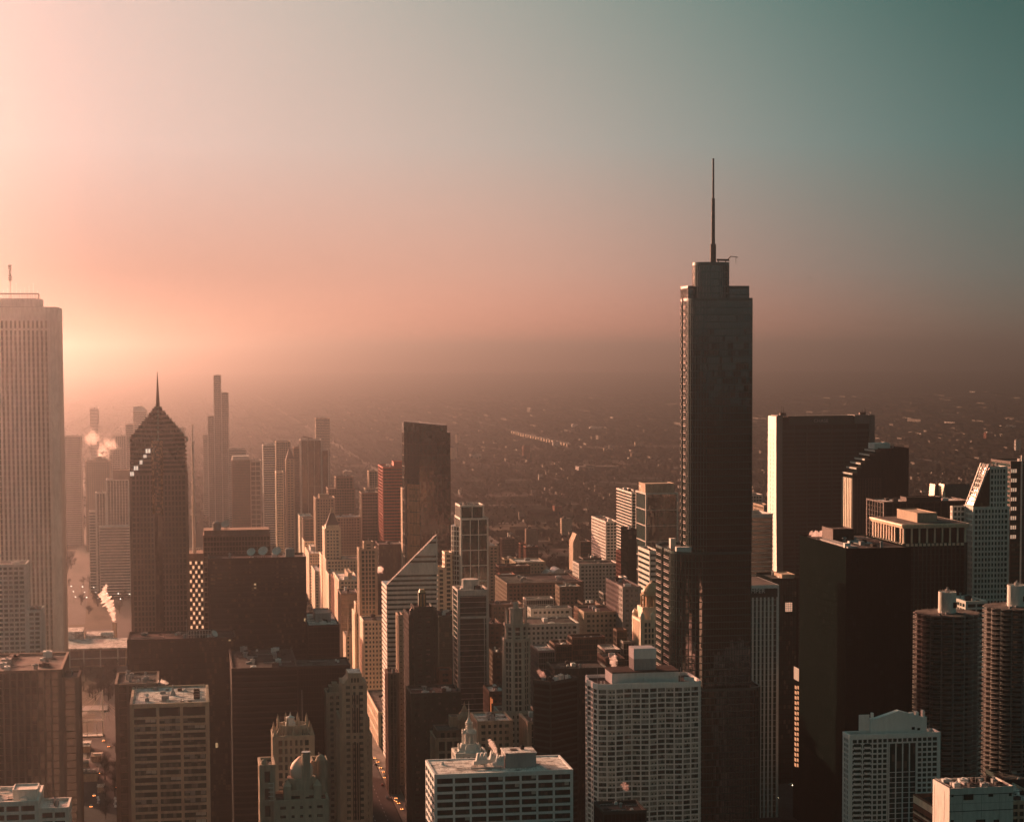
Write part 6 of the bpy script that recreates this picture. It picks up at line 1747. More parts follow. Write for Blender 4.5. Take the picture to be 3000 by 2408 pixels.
# ------------------------------------------------------------------ ground
def ground_mat():
    m, nt, b = newmat('city_ground')
    L = nt.links.new
    t = nt.nodes.new('ShaderNodeTexCoord')
    mp = nt.nodes.new('ShaderNodeMapping'); mp.inputs['Rotation'].default_value = (0, 0, -GA)
    L(t.outputs['Object'], mp.inputs[0])
    n1 = nt.nodes.new('ShaderNodeTexNoise'); n1.inputs['Scale'].default_value = 0.0011; n1.inputs['Detail'].default_value = 5
    n2 = nt.nodes.new('ShaderNodeTexNoise'); n2.inputs['Scale'].default_value = 0.012; n2.inputs['Detail'].default_value = 6
    vr = nt.nodes.new('ShaderNodeTexBrick')
    vr.inputs['Scale'].default_value = 1.0
    vr.inputs['Brick Width'].default_value = 190; vr.inputs['Row Height'].default_value = 95; vr.inputs['Mortar Size'].default_value = 9
    vr.inputs['Mortar Smooth'].default_value = 0.0; vr.offset = 0.0
    vr.inputs['Color1'].default_value = (0.014, 0.016, 0.014, 1); vr.inputs['Color2'].default_value = (0.026, 0.027, 0.024, 1); vr.inputs['Mortar'].default_value = (0.03, 0.03, 0.03, 1)
    for n in (n1, n2, vr): L(mp.outputs[0], n.inputs['Vector'])
    cr = nt.nodes.new('ShaderNodeValToRGB')
    e = cr.color_ramp.elements
    e[0].position = 0.36; e[0].color = (0.4, 0.42, 0.36, 1); e[1].position = 0.66; e[1].color = (1.5, 1.45, 1.4, 1)
    L(n1.outputs[0], cr.inputs[0])
    mx = nt.nodes.new('ShaderNodeMix'); mx.data_type = 'RGBA'; mx.blend_type = 'MULTIPLY'; mx.inputs[0].default_value = 1
    L(vr.outputs[0], mx.inputs[6]); L(cr.outputs[0], mx.inputs[7])
    mr = nt.nodes.new('ShaderNodeMapRange'); mr.inputs[1].default_value = 0.3; mr.inputs[2].default_value = 0.7; mr.inputs[3].default_value = 0.45; mr.inputs[4].default_value = 1.6
    L(n2.outputs[0], mr.inputs[0])
    m2 = nt.nodes.new('ShaderNodeMix'); m2.data_type = 'RGBA'; m2.blend_type = 'MULTIPLY'; m2.inputs[0].default_value = 1
    L(mx.outputs[2], m2.inputs[6]); L(mr.outputs[0], m2.inputs[7])
    L(m2.outputs[2], b.inputs['Base Color'])
    b.inputs['Roughness'].default_value = 0.95
    b.inputs['Specular IOR Level'].default_value = 0.0
    return m
mb = MB()
NG = 96
mb.v = [(0.0, 0.0, 0.0)] + [(31500 * math.cos(2 * PI * i / NG), 31500 * math.sin(2 * PI * i / NG), 0.0) for i in range(NG)]
mb.f = [(0, 1 + i, 1 + (i + 1) % NG) for i in range(NG)]; mb.m = [0] * NG
mb.build('ground', ground_mat(), kind='structure')
def strip(name, pts, w, z, mat, h=None, kind='structure'):
    """a flat ribbon (or a raised deck when h is given) along ground points"""
    mb = MB(); P = [Vector((p[0], p[1], 0)) for p in pts]
    Ls = []
    for i, p in enumerate(P):
        d = (P[min(i + 1, len(P) - 1)] - P[max(i - 1, 0)]).normalized()
        n = Vector((-d.y, d.x, 0)) * (w / 2)
        Ls.append((p + n, p - n))
    for i in range(len(P) - 1):
        (a, b), (c, d) = Ls[i], Ls[i + 1]
        if h is None:
            mb.face([(b.x, b.y, z), (d.x, d.y, z), (c.x, c.y, z), (a.x, a.y, z)])
        else:
            mb.quadbox([(b.x, b.y, z), (d.x, d.y, z), (c.x, c.y, z), (a.x, a.y, z), (b.x, b.y, z + h), (d.x, d.y, z + h), (c.x, c.y, z + h), (a.x, a.y, z + h)])
    return mb.build(name, mat, kind=kind)
def sw(Sd, Wd, z=0.0):
    p = V * Sd + U * Wd
    return Vector((p.x, p.y, z))
asph = wall('asphalt', (0.05, 0.05, 0.052), rough=0.9, var=0.3, scale=0.02)
pave = wall('pavement', (0.22, 0.20, 0.18), rough=0.9, var=0.3, scale=0.05)
grass = wall('winter_grass', (0.06, 0.05, 0.032), rough=0.95, var=0.5, scale=0.02)
conc = wall('road_concrete', (0.09, 0.09, 0.085), rough=0.9, var=0.25, scale=0.01)
paint = wall('road_paint', (0.75, 0.75, 0.72), rough=0.7, var=0.1)
# the avenue and its pavements
strip('road', [sw(1250, 124), sw(3600, 124)], 26, 0.03, asph)
strip('pavement', [sw(1250, 142.2), sw(3600, 142.2)], 9, 0.0, pave, h=0.15)
strip('pavement', [sw(1250, 105.5), sw(3600, 105.5)], 9, 0.0, pave, h=0.15)
for q in range(40):
    for off in (-4.3, 4.3): strip('lane_marking', [sw(1300 + q * 12, 124 + off), sw(1304 + q * 12, 124 + off)], 0.3, 0.045, wall('road_paint', (0.75, 0.75, 0.72)))
# the drive east of the avenue and the park
strip('park_lawn', [sw(1480, -210), sw(2750, -210)], 330, 0.012, grass)
c0 = ground(296, 2400); c1 = ground(322, 2150)
a0 = ground(292, 2408); a1 = ground(322, 2165); a2 = ground(345, 1990)
strip('road', [a0 - (a1 - a0) * 0.6, a0, a1, a1 + (a1 - a0).normalized() * 1800], 30, 0.03, asph)
strip('pavement', [a0 + U * 18 - V * 100, a1 + U * 18], 4, 0.0, pave, h=0.15)
strip('pavement', [a0 - U * 18 - V * 100, a1 - U * 18], 4, 0.0, pave, h=0.15)
strip('road', [sw(2330, -420), sw(2330, 150)], 24, 0.04, asph)
strip('road', [sw(1800, -420), sw(1800, 100)], 22, 0.04, asph)
strip('road', [ground(205, 1830), ground(225, 1700), ground(262, 1590), ground(285, 1520), ground(270, 1450), ground(235, 1380)], 34, 0.05, conc)
strip('road', [ground(285, 1530), ground(240, 1480), ground(200, 1455)], 22, 0.055, conc)
for yy in (1620, 1642):
    strip('path', [ground(300, yy), ground(378, yy + 1)], 14, 0.035, conc)
# motorways far on the right and the long raised one left of the great tower
strip('road', [ground(2575, 1392), ground(2700, 1400), ground(2800, 1430), ground(2880, 1470)], 34, 0.05, conc)
strip('road', [ground(2600, 1420), ground(2720, 1440), ground(2850, 1462), ground(3000, 1490)], 24, 0.06, conc)
strip('road', [ground(2640, 1380), ground(2740, 1396), ground(2830, 1410), ground(2900, 1440), ground(2930, 1475)], 20, 0.07, conc)
strip('road', [ground(2560, 1405), ground(2680, 1420), ground(2760, 1444), ground(2810, 1470)], 18, 0.08, conc)
strip('road', [ground(1340, 1535), ground(1560, 1530), ground(1790, 1540)], 20, 0.05, conc)
strip('road', [ground(1600, 1400), ground(1900, 1420), ground(2240, 1440)], 26, 0.05, conc)

for k in range(9):
    uu = -300 + 800 * k
    strip('road', [sw(3600 if uu < 400 else 2600, uu), sw(15500, uu)], 22, 0.02, conc)
for k in range(14):
    ss = 3300 + 800 * k
    strip('road', [sw(ss, -0.35 * ss), sw(ss, 0.48 * ss)], 20, 0.024, conc)

for k, (s0, u0, u1, w_, dk) in enumerate([(2750, 250, 1100, 110, 1), (3080, 500, 1900, 150, 1), (3550, 300, 1500, 120, 0), (3900, 900, 2300, 170, 1), (4350, 200, 1400, 120, 1), (4800, 1300, 2600, 140, 0), (5600, -300, 1300, 150, 1), (6500, 600, 3000, 160, 1)]):
    strip('rail_yard' if dk else 'open_ground', [sw(s0, u0), sw(s0 + 60, (u0 + u1) / 2), sw(s0 - 30, u1)], w_, 0.1 + 0.01 * k, wall('cinder', (0.022, 0.021, 0.02), rough=1.0, var=0.5, scale=0.01) if dk else grass)
    for q in range(4):
        strip('railway_track', [sw(s0 - w_ * 0.35 + q * w_ * 0.22, u0), sw(s0 + 60 - w_ * 0.35 + q * w_ * 0.22, (u0 + u1) / 2), sw(s0 - 30 - w_ * 0.35 + q * w_ * 0.22, u1)], 3, 0.3 + 0.01 * k, conc)

# ------------------------------------------------------------------ the flat far city
def city_mat():
    m, nt, b = newmat('far_house_walls')
    L = nt.links.new
    g = nt.nodes.new('ShaderNodeNewGeometry')
    cr = nt.nodes.new('ShaderNodeValToRGB')
    e = cr.color_ramp.elements
    cr.color_ramp.interpolation = 'CONSTANT'
    e[0].position = 0; e[0].color = (0.01, 0.008, 0.007, 1); e[1].position = 0.99; e[1].color = (0.4, 0.38, 0.35, 1)
    for p, c in ((0.3, (0.012, 0.011, 0.010, 1)), (0.6, (0.02, 0.018, 0.015, 1)), (0.88, (0.05, 0.04, 0.033, 1)), (0.95, (0.22, 0.20, 0.18, 1))):
        q = e.new(p); q.color = c
    L(g.outputs['Random Per Island'], cr.inputs[0])
    sx = nt.nodes.new('ShaderNodeSeparateXYZ'); L(g.outputs['Normal'], sx.inputs[0])
    gt = nt.nodes.new('ShaderNodeMath'); gt.operation = 'GREATER_THAN'; gt.inputs[1].default_value = 0.5; L(sx.outputs[2], gt.inputs[0])
    rm = nt.nodes.new('ShaderNodeMix'); rm.data_type = 'RGBA'; L(gt.outputs[0], rm.inputs[0]); L(cr.outputs[0], rm.inputs[6]); rm.inputs[7].default_value = (0.014, 0.016, 0.015, 1)   # tarred roofs
    L(rm.outputs[2], b.inputs['Base Color'])
    b.inputs['Roughness'].default_value = 1.0; b.inputs['Specular IOR Level'].default_value = 0.0
    return m
FAR = city_mat()
r2 = random.Random(11)
def wedge_point(dmin, dmax, pw):
    """a random ground point inside the view, near ones likelier"""
    while True:
        Y = dmin + (dmax - dmin) * r2.random() ** pw
        x = r2.uniform(-0.285, 0.285) * Y
        return x, Y
def far_house(mb, x, y, w, d, h, rf):
    c, s = math.cos(GA), math.sin(GA)
    def P(a, b_, z): return (x + a * c - b_ * s, y + a * s + b_ * c, z)
    n = len(mb.v)
    mb.v += [P(0, 0, 0), P(w, 0, 0), P(w, d, 0), P(0, d, 0), P(0, 0, h), P(w, 0, h), P(w, d, h), P(0, d, h)]
    if rf > 0:
        mb.v += [P(w / 2, 0, h + rf), P(w / 2, d, h + rf)]
        mb.f += [(n, n + 1, n + 5, n + 8, n + 4), (n + 1, n + 2, n + 6, n + 5), (n + 2, n + 3, n + 7, n + 9, n + 6), (n + 3, n, n + 4, n + 7), (n + 4, n + 8, n + 9, n + 7), (n + 8, n + 5, n + 6, n + 9)]
        mb.m += [0] * 6
    else:
        mb.f += [(n, n + 1, n + 5, n + 4), (n + 1, n + 2, n + 6, n + 5), (n + 2, n + 3, n + 7, n + 6), (n + 3, n, n + 4, n + 7), (n + 4, n + 5, n + 6, n + 7)]
        mb.m += [0] * 5
mb = MB()
def clear_of_core(u, v, x, Y):
    if x < -0.13 * Y and Y < 3900: return False      # park and lake side
    if -430 < u < 100 and v < 2800: return False
    return abs(x) < 0.285 * Y
BU, BV = 105.0, 200.0            # street blocks of the plain: long rows of houses either side of an alley
for iu in range(-48, 62):
    for iv in range(11, 78):
        u0, v0 = iu * BU, iv * BV
        q = U * (u0 + 50) + V * (v0 + 100)
        if q.y < 2450 or q.y > 15200 or not clear_of_core(u0 + 50, v0 + 100, q.x, q.y): continue
        t = r2.random()
        if t < 0.10 or r2.random() < (q.y - 10500) / 5000: continue     # a park, a yard, a rail cutting
        if t < 0.17:
            for k in range(r2.choice((1, 2, 2, 3))):
                w, d = r2.uniform(25, 60), r2.uniform(25, 80); p = U * (u0 + r2.uniform(4, 40)) + V * (v0 + r2.uniform(5, 110))
                far_house(mb, p.x, p.y, w, d, r2.uniform(5, 10), 0)
            continue
        for uo in (9, 34, 64, 86):
            if uo in (34, 64) and (q.y > 7000 or r2.random() < 0.5): continue
            vv = v0 + 12.0
            end = v0 + BV - 12
            while vv < end:
                if q.y < 5200: L_ = r2.uniform(7, 15)
                elif q.y < 8500: L_ = r2.uniform(18, 50)
                else: L_ = r2.uniform(60, 176)
                if r2.random() < 0.86:
                    p = U * (u0 + uo + r2.uniform(-1.5, 1.5)) + V * vv
                    hh = r2.uniform(4.5, 8) if r2.random() < 0.95 else r2.uniform(9, 16)
                    far_house(mb, p.x, p.y, r2.uniform(8, 11) if uo in (9, 86) else 5, min(L_, end - vv), hh, r2.uniform(1.2, 2.6) if (q.y < 6000 and r2.random() < 0.5) else 0)
                vv += L_ + r2.uniform(1.5, 4)
mb.build('far_houses', FAR, kind='stuff', label='endless low houses and sheds of the flat plain fading into haze', category='houses')
# far trees: bare winter crowns between the houses
mt, nt, bs = newmat('bare_branches')
g = nt.nodes.new('ShaderNodeNewGeometry'); cr = nt.nodes.new('ShaderNodeValToRGB')
cr.color_ramp.elements[0].color = (0.010, 0.0095, 0.008, 1); cr.color_ramp.elements[1].color = (0.022, 0.019, 0.015, 1)
nt.links.new(g.outputs['Random Per Island'], cr.inputs[0]); nt.links.new(cr.outputs[0], bs.inputs['Base Color'])
bs.inputs['Roughness'].default_value = 1.0; bs.inputs['Specular IOR Level'].default_value = 0.0
TREE = mt
mb = MB()
for k in range(46000):
    x, Y = wedge_point(2350, 13000, 0.75)

    if x < -0.15 * Y and Y < 3600: continue
    rr = r2.uniform(1.8, 3.8); z = r2.uniform(2.5, 5)
    n = len(mb.v)
    a = r2.uniform(0, PI)
    for i in range(4): mb.v.append((x + rr * r2.uniform(0.6, 1.1) * math.cos(a + i * PI / 2), Y + rr * r2.uniform(0.6, 1.1) * math.sin(a + i * PI / 2), z + r2.uniform(-1.5, 1.5)))
    mb.v += [(x + r2.uniform(-2, 2), Y, z + rr * r2.uniform(0.5, 0.9)), (x, Y, 0)]
    for i in range(4):
        j = (i + 1) % 4
        mb.f += [(n + i, n + j, n + 4), (n + j, n + i, n + 5)]; mb.m += [0, 0]
mb.build('far_trees', TREE, kind='stuff', label='dark bare trees mixed between the far houses', category='trees')
# single larger buildings scattered over the plain
r3 = random.Random(23)
n_low = 0
while n_low < 48:
    Y = 3000 + 5600 * r3.random()
    fx = r3.uniform(-0.09, 0.262)
    x = fx * Y
    t = r3.random()
    if t < 0.5: w, d, h, nm = r3.uniform(14, 32), r3.uniform(12, 24), r3.uniform(10, 22), 'loft_building'
    elif t < 0.75: w, d, h, nm = r3.uniform(11, 20), r3.uniform(10, 16), r3.uniform(24, 46), 'apartment_block'
    else: w, d, h, nm = r3.uniform(50, 130), r3.uniform(20, 50), r3.uniform(7, 10), 'warehouse'
    o = thing(nm, {'loft_building': 'mid-sized flat-roofed building standing among low houses on the hazy plain', 'apartment_block': 'small apartment block rising above low houses on the hazy plain', 'warehouse': 'long flat warehouse roof lying on the hazy plain'}[nm], 'building', (x, Y, 0), GA, {'loft_building': 'mid-sized buildings scattered over the far plain', 'apartment_block': 'apartment blocks scattered over the far plain', 'warehouse': 'warehouses scattered over the far plain'}[nm])
    mk = r3.choice(['tan_stone', 'red_brick', 'brown_stone', 'pale_concrete', 'white_stone', 'grey_granite'])
    m1 = MB().prism(rect(0, w, 0, d), 0, h, cap=False)
    if nm != 'warehouse': facade(m1, rect(0, w, 0, d), 0, h, ST(fh=4, bay=4, pw=1.8, sh=1.8, cw=1.5))
    m1.build('wall', W[mk], o)
    MB().prism(rect(0, w, 0, d), h - 0.3, h + 0.1).box(w * 0.2, w * 0.45, d * 0.3, d * 0.7, h + 0.1, h + 3).build('roof', W[r3.choice(['roof_gravel', 'roof_gravel', 'roof_pale', 'roof_dark', 'roof_dark'])], o)
    n_low += 1
# row of sunlit slabs along the raised line left of the great tower
ln0, ln1 = ground(1500, 1272), ground(1672, 1312)
dd = (ln1 - ln0)
for k in range(22):
    p = ln0 + dd * (k / 22)
    o = thing('slab_block', 'pale slab in the long lit row crossing the far plain left of the great tower', 'building', (p.x, p.y, 0), GA, 'pale slabs in one long lit row on the far plain')
    MB().prism(rect(0, 10, 0, 26), 0, 11, cap=False).build('wall', W['tan_stone'], o)
    MB().prism(rect(0, 10, 0, 26), 10.8, 11.1).build('roof', W['roof_pale'], o)


# ================================================================== park, streets and small things
def mesh_of(mb, name, mats):
    me = bpy.data.meshes.new(name); me.from_pydata(mb.v, [], mb.f)
    for m in mats: me.materials.append(m)
    if len(mats) > 1: me.polygons.foreach_set('material_index', mb.m)
    me.update(); return me
def child(name, me, parent, loc=(0, 0, 0)):
    o = bpy.data.objects.new(name, me); COL.objects.link(o); o.parent = parent; o.location = loc; return o
# one bare park tree, then copies
def make_tree(seed):
    r = random.Random(seed)
    t = thing('bare_tree', 'bare winter tree', 'tree')
    mb = MB()
    mb.lathe(0, 0, [(0.38, 0), (0.26, 3.0), (0.1, 7.5)], 7)
    tips = []
    for k in range(9):
        a = 2 * PI * k / 9 + r.uniform(-0.3, 0.3); z0_ = 2.4 + 4.6 * k / 8; L = (4.6 - 0.32 * k) * r.uniform(0.8, 1.1)
        p = Vector((0, 0, z0_)); q = p + Vector((math.cos(a) * L * 0.75, math.sin(a) * L * 0.75, L * 0.45))
        mb.tube(p, q, 0.1, 4); tips.append((p, q))
    child('trunk', mesh_of(mb, 'trunk', [TREE]), t)
    mb = MB()
    for k in range(420):
        p, q = tips[k % 9]
        c = p.lerp(q, r.uniform(0.3, 1.25)) + Vector((r.gauss(0, 0.9), r.gauss(0, 0.9), r.gauss(0.2, 0.9)))
        d = Vector((r.gauss(0, 1), r.gauss(0, 1), r.gauss(0.5, 0.7))).normalized() * r.uniform(0.5, 1.1)
        s_ = d.orthogonal().normalized() * 0.07
        mb.face([c - s_, c + s_, c + d + s_ * 0.4, c + d - s_ * 0.4])
    child('crown', mesh_of(mb, 'crown', [TREE]), t)
    return t
protos = [make_tree(1), make_tree(2), make_tree(3)]
spots = []
rt = random.Random(77)
while len(spots) < 46:
    px, py = rt.uniform(192, 380), rt.uniform(1640, 1800)
    if abs(px - (205 + (1830 - py) * 0.17)) < 16: continue
    spots.append((px, py, 'bare winter tree standing on the hazy park lawn behind the flat-roofed museum'))
while len(spots) < 84:
    px, py = rt.uniform(236, 344), rt.uniform(1962, 2052)
    spots.append((px, py, 'bare winter tree on the park strip between museum and bandshell'))
while len(spots) < 100:
    py = rt.uniform(2190, 2400); g0 = 0
    px = (309 if rt.random() < 0.5 else 337) + rt.uniform(-2, 2)
    spots.append((px, py, 'bare street tree beside the road between the two brown slabs'))
for i, (px, py, lab) in enumerate(spots):
    t = protos[i] if i < 3 else copy_tree(protos[i % 3])
    t.location = ground(px, py); sc = rt.uniform(0.9, 1.5); t.scale = (sc, sc, sc); t.rotation_euler = (0, 0, rt.uniform(0, 6))
    t['label'] = lab; t['group'] = 'trees behind the museum' if 'behind' in lab else ('trees between museum and bandshell' if 'strip' in lab else 'street trees by the brown slabs')
# museum with flat hovering roof
b = Bld('museum', 'low museum with wide pale flat roof on thin columns, hazy, left of the spired tower', 'museum', 120, 372, 1902, 2003, 68)
w = b.w; h = b.h
b.part('wall', MB().box(1.5, w - 1.5, 3, 66, 0, h - 2.2), W['tan_stone'])
b.part('glazing', MB().box(2, w - 2, 2.4, 2.9, 1.5, h - 3), G['bronze_glass'])
b.part('flat_roof', MB().box(-1, w + 1, -2, 70, h - 1.2, h), W['roof_pale'])
for px in (163, 204, 245, 294, 345): b.part('column', MB().box(b.X(px) - 0.6, b.X(px) + 0.6, -1.2, 0, 0, h - 1.2), W['white_stone'])
b.part('beam', MB().box(0, w, -1.0, -0.4, h * 0.45, h * 0.45 + 0.8), W['white_stone'])
b.part('roof_hall', MB().box(b.X(180, 66), b.X(243, 66), 66, 100, 0, h + 8).box(b.X(250, 75), b.X(330, 75), 75, 110, 0, h + 2), W['roof_pale'])
mb = MB()
for k in range(5): mb.lathe(b.X(300 + 7 * k, 80), 80, [(2.4, h + 2), (2.0, h + 3.6), (0.8, h + 4.8), (0.1, h + 5)], 10)
b.part('skylight', mb, W['machine_white'])
cw = ground(345, 2180)
c_base = at(335, 1823, 2150)
o = thing('chimney', 'round tapering chimney blowing a white plume behind the flat-roofed museum', 'chimney', (c_base.x, c_base.y, 0))
MB().lathe(0, 0, [(3.4, 0), (2.3, c_base.z - 1), (2.6, c_base.z)], 14).build('shaft', W['tan_stone'], o)
MB().lathe(0, 0, [(2.75, c_base.z - 1.2), (2.75, c_base.z - 0.4)], 14).build('rim', W['brown_stone'], o)
# bandshell with mast and trellis
g0 = ground(233, 2160); g1 = ground(300, 2160)
o = thing('bandshell', 'white frame bandshell with tall mast and curved trellis in the park', 'stage', g0, GA)
L = (g1 - g0).length
mb = MB()
for x in (0, L * 0.33, L * 0.75, L): mb.box(x - 0.3, x + 0.3, 0, 0.6, 0, 13)
mb.box(0, L, -0.1, 0.7, 12.6, 13.4).box(0, L, -0.1, 0.5, 2.6, 3.2)
mb.box(0, L, 8, 8.6, 12.6, 13.2)
mb.build('frame', W['white_stone'], o)
MB().box(0, L, 1, 14, 0, 0.8).build('stage', W['pale_concrete'], o)
for k in range(6):
    mb = MB()
    pts = [Vector((lerp(-2, L + 2, i / 8), 4 + k * 3, 14 + 4.5 * math.sin(PI * i / 8) + k * 0.3)) for i in range(9)]
    for p, q in zip(pts, pts[1:]): mb.tube(p, q, 0.22, 4)
    mb.build('trellis_arch', W['white_stone'], o)
mb = MB().tube((L, 6, 0), (L, 6, 38), 0.5)
for k in range(5): mb.tube((L, 6, 37), (L - 8 * k - 4, 30 + 3 * k, 17), 0.12, 4)
for k in range(4): mb.tube((L, 6, 30), (L + 6 * k + 5, 26, 8), 0.1, 4)
mb.build('mast', W['white_stone'], o)
g = ground(233, 2085)
MB().box(0, (ground(312, 2085) - g).length, 0, 26, 0, 1.0).build('great_lawn', W['grey_granite']).location = g
bpy.data.objects['great_lawn'].rotation_euler = (0, 0, GA); bpy.data.objects['great_lawn']['kind'] = 'structure'
for i, (pa, pb, py, dep, hh, m, lab) in enumerate([
    (230, 262, 2205, 22, 5, 'roof_pale', 'flat white-roofed pavilion, farthest of the low roofs beside the road'),
    (268, 296, 2232, 16, 4, 'tan_stone', 'small low roof with pale ridge beside the road'),
    (232, 258, 2255, 14, 5, 'grey_granite', 'grey low roof in the middle of the row beside the road'),
    (232, 284, 2290, 20, 6, 'dark_granite', 'long dark low roof with white edge lines beside the road'),
    (286, 302, 2322, 9, 4, 'roof_pale', 'small pale kiosk roof nearest the camera beside the road')]):
    p = ground(pa, py); q = ground(pb, py)
    o = thing('low_building', lab, 'building', p, GA)
    w_ = (q - p).length
    MB().box(0, w_, 0, dep, 0, hh).build('wall', W['tan_stone'], o)
    MB().box(-0.4, w_ + 0.4, -0.4, dep + 0.4, hh, hh + 0.4).build('roof', W[m], o)
    mb = MB().box(-0.5, -0.3, -0.5, dep + 0.5, hh + 0.4, hh + 0.9).box(w_ + 0.3, w_ + 0.5, -0.5, dep + 0.5, hh + 0.4, hh + 0.9)
    for k in range(3): mb.box(w_ * (0.15 + 0.28 * k), w_ * (0.15 + 0.28 * k) + 2, dep * 0.3, dep * 0.5, hh + 0.4, hh + 1.6)
    mb.build('parapet', W['white_stone'], o)
# street lamps in the park
lm = MB().tube((0, 0, 0), (0, 0, 9), 0.12).tube((0, 0, 9), (1.6, 0, 9.5), 0.08)
lp = mesh_of(lm, 'pole', [W['bronze_metal']])
lh = mesh_of(MB().box(1.2, 2.4, -0.3, 0.3, 9.3, 9.65), 'lamp_head', [glow('lamp_white', (1.0, 0.86, 0.7), 9.0)])
lamp0 = thing('street_lamp', 'lit street lamp in the park', 'street lamp')
child('pole', lp, lamp0); child('lamp_head', lh, lamp0)
for i in range(18):
    t = lamp0 if i == 0 else copy_tree(lamp0)
    px = 205 + (i % 6) * 33 + (i // 6) * 6; py = 1738 + (i // 6) * 16 + (i % 6) * 1.5
    t.location = ground(px, py)
    t['label'] = 'lit street lamp, one of the rows of light dots across the hazy park'; t['group'] = 'lit street lamps across the park'
# cars
def make_car(body, lights):
    t = thing('parked_car', 'car', 'car')
    mb = MB().prism(rect(-0.9, 0.9, -2.2, 2.2), 0.35, 0.85).prism(rect(-0.82, 0.82, -1.3, 1.6), 0.85, 1.42, top=rect(-0.68, 0.68, -0.7, 1.1))
    child('body', mesh_of(mb, 'body', [body]), t)
    mb = MB().prism(rect(-0.835, 0.835, -1.18, 1.48), 0.9, 1.34, top=rect(-0.705, 0.705, -0.76, 1.17))
    child('windows', mesh_of(mb, 'windows', [G['dark_glass']]), t)
    wmesh = MB()
    wmesh.tube((-0.1, 0, 0), (0.1, 0, 0), 0.33, 12)
    wme = mesh_of(wmesh, 'wheel', [W['black_metal']])
    for x in (-0.85, 0.85):
        for y in (-1.4, 1.4): child('wheel', wme, t, (x, y, 0.33))
    tl = mesh_of(MB().box(-0.22, 0.22, -0.06, 0.0, 0, 0.2), 'taillight', [lights])
    for x in (-0.65, 0.65): child('taillight', tl, t, (x, -2.2, 0.62))
    hl = mesh_of(MB().box(-0.2, 0.2, 0.0, 0.06, 0, 0.18), 'headlight', [W['machine_white']])
    for x in (-0.65, 0.65): child('headlight', hl, t, (x, 2.2, 0.6))
    return t
paints = [wall('car_white', (0.6, 0.6, 0.58), rough=0.35, var=0.03, spec=0.6), wall('car_black', (0.02, 0.02, 0.022), rough=0.3, var=0.03, spec=0.6), wall('car_silver', (0.3, 0.31, 0.32), rough=0.3, var=0.03, spec=0.6), wall('car_red', (0.25, 0.03, 0.02), rough=0.3, var=0.03, spec=0.6)]
cols = ['white', 'black', 'silver', 'dark red']
off = W['red_brick']; on = glow('taillight_on', (1.0, 0.25, 0.06), 22.0); head = glow('headlight_on', (1.0, 0.75, 0.45), 20.0)
cars = [make_car(p, off) for p in paints]; cars_on = [make_car(p, on) for p in paints[:3]]; cars_hd = [make_car(p, head) for p in paints[:2]]
used_c = set()
def put_car(lst, k, p, rz, lab, grp):
    src = lst[k]
    t = src if id(src) not in used_c else copy_tree(src)
    used_c.add(id(src))
    t.location = p; t.rotation_euler = (0, 0, rz); t['label'] = lab; t['group'] = grp
dr = (a1 - a0).normalized(); ang = math.atan2(dr.y, dr.x) - PI / 2
sd_ = Vector((dr.y, -dr.x, 0))
rc = random.Random(4)
for k in range(9):
    j = rc.choice((0, 1, 2, 0)); p = a1 - dr * (150 - k * 6.4) + sd_ * 12.5
    put_car(cars, j, p + Vector((0, 0, 0.03)), ang, cols[j] + ' car parked in the kerb line of the road between the brown slabs', cols[j] + ' cars parked along the road kerb')
for k, (px, py, j) in enumerate([(287, 2338, 0), (289, 2345, 0), (288, 2354, 2), (337, 2341, 0), (339, 2349, 0), (336, 2357, 2), (338, 2364, 0)]):
    put_car(cars, j, ground(px, py) + Vector((0, 0, 0.03)), ang, cols[j] + ' car waiting in the near end of the road between the brown slabs', cols[j] + ' cars waiting at the near end of the road')
for k, (px, py) in enumerate([(276, 2331), (267, 2363), (294, 2265), (303, 2170), (319, 2187), (343, 2306)]):
    put_car(cars_on, k % 3, ground(px, py) + Vector((0, 0, 0.03)), ang, 'car with lit lights on the road between the brown slabs', 'cars with lit lights between the brown slabs')
am = math.atan2(V.y, V.x) - PI / 2
for k, (px, py) in enumerate([(1097, 2221), (1106, 2232), (1114, 2249), (1122, 2261), (1128, 2273), (1125, 2278), (1145, 2308), (1151, 2323), (1159, 2338), (1163, 2348), (1167, 2353), (1176, 2370), (1171, 2272), (1166, 2257), (1149, 2318), (1158, 2345)]):
    put_car(cars_on, k % 3, ground(px, py) + Vector((0, 0, 0.03)), am, 'car with glowing tail lights driving down the shaded avenue by the striped tower', 'cars with glowing tail lights on the avenue')
for k, (px, py) in enumerate([(1140, 2290), (1101, 2240), (1134, 2337), (1120, 2300)]):
    j = k % 4; put_car(cars, j, ground(px, py) + Vector((0, 0, 0.03)), am, cols[j] + ' unlit car on the shaded avenue by the striped tower', cols[j] + ' unlit cars on the avenue')
for k, (px, py) in enumerate([(2270, 2268), (2275, 2269), (2287, 2279), (2292, 2278), (2318, 2300), (2268, 2337), (2271, 2337)]):
    put_car(cars_hd, k % 2, ground(px, py) + Vector((0, 0, 0.03)), am + 0.4, 'car with lit headlights in the dark street beside the black monolith', 'cars with lit headlights by the black monolith')
strip('road', [ground(2285, 2400), ground(2290, 2200)], 26, 0.03, asph)

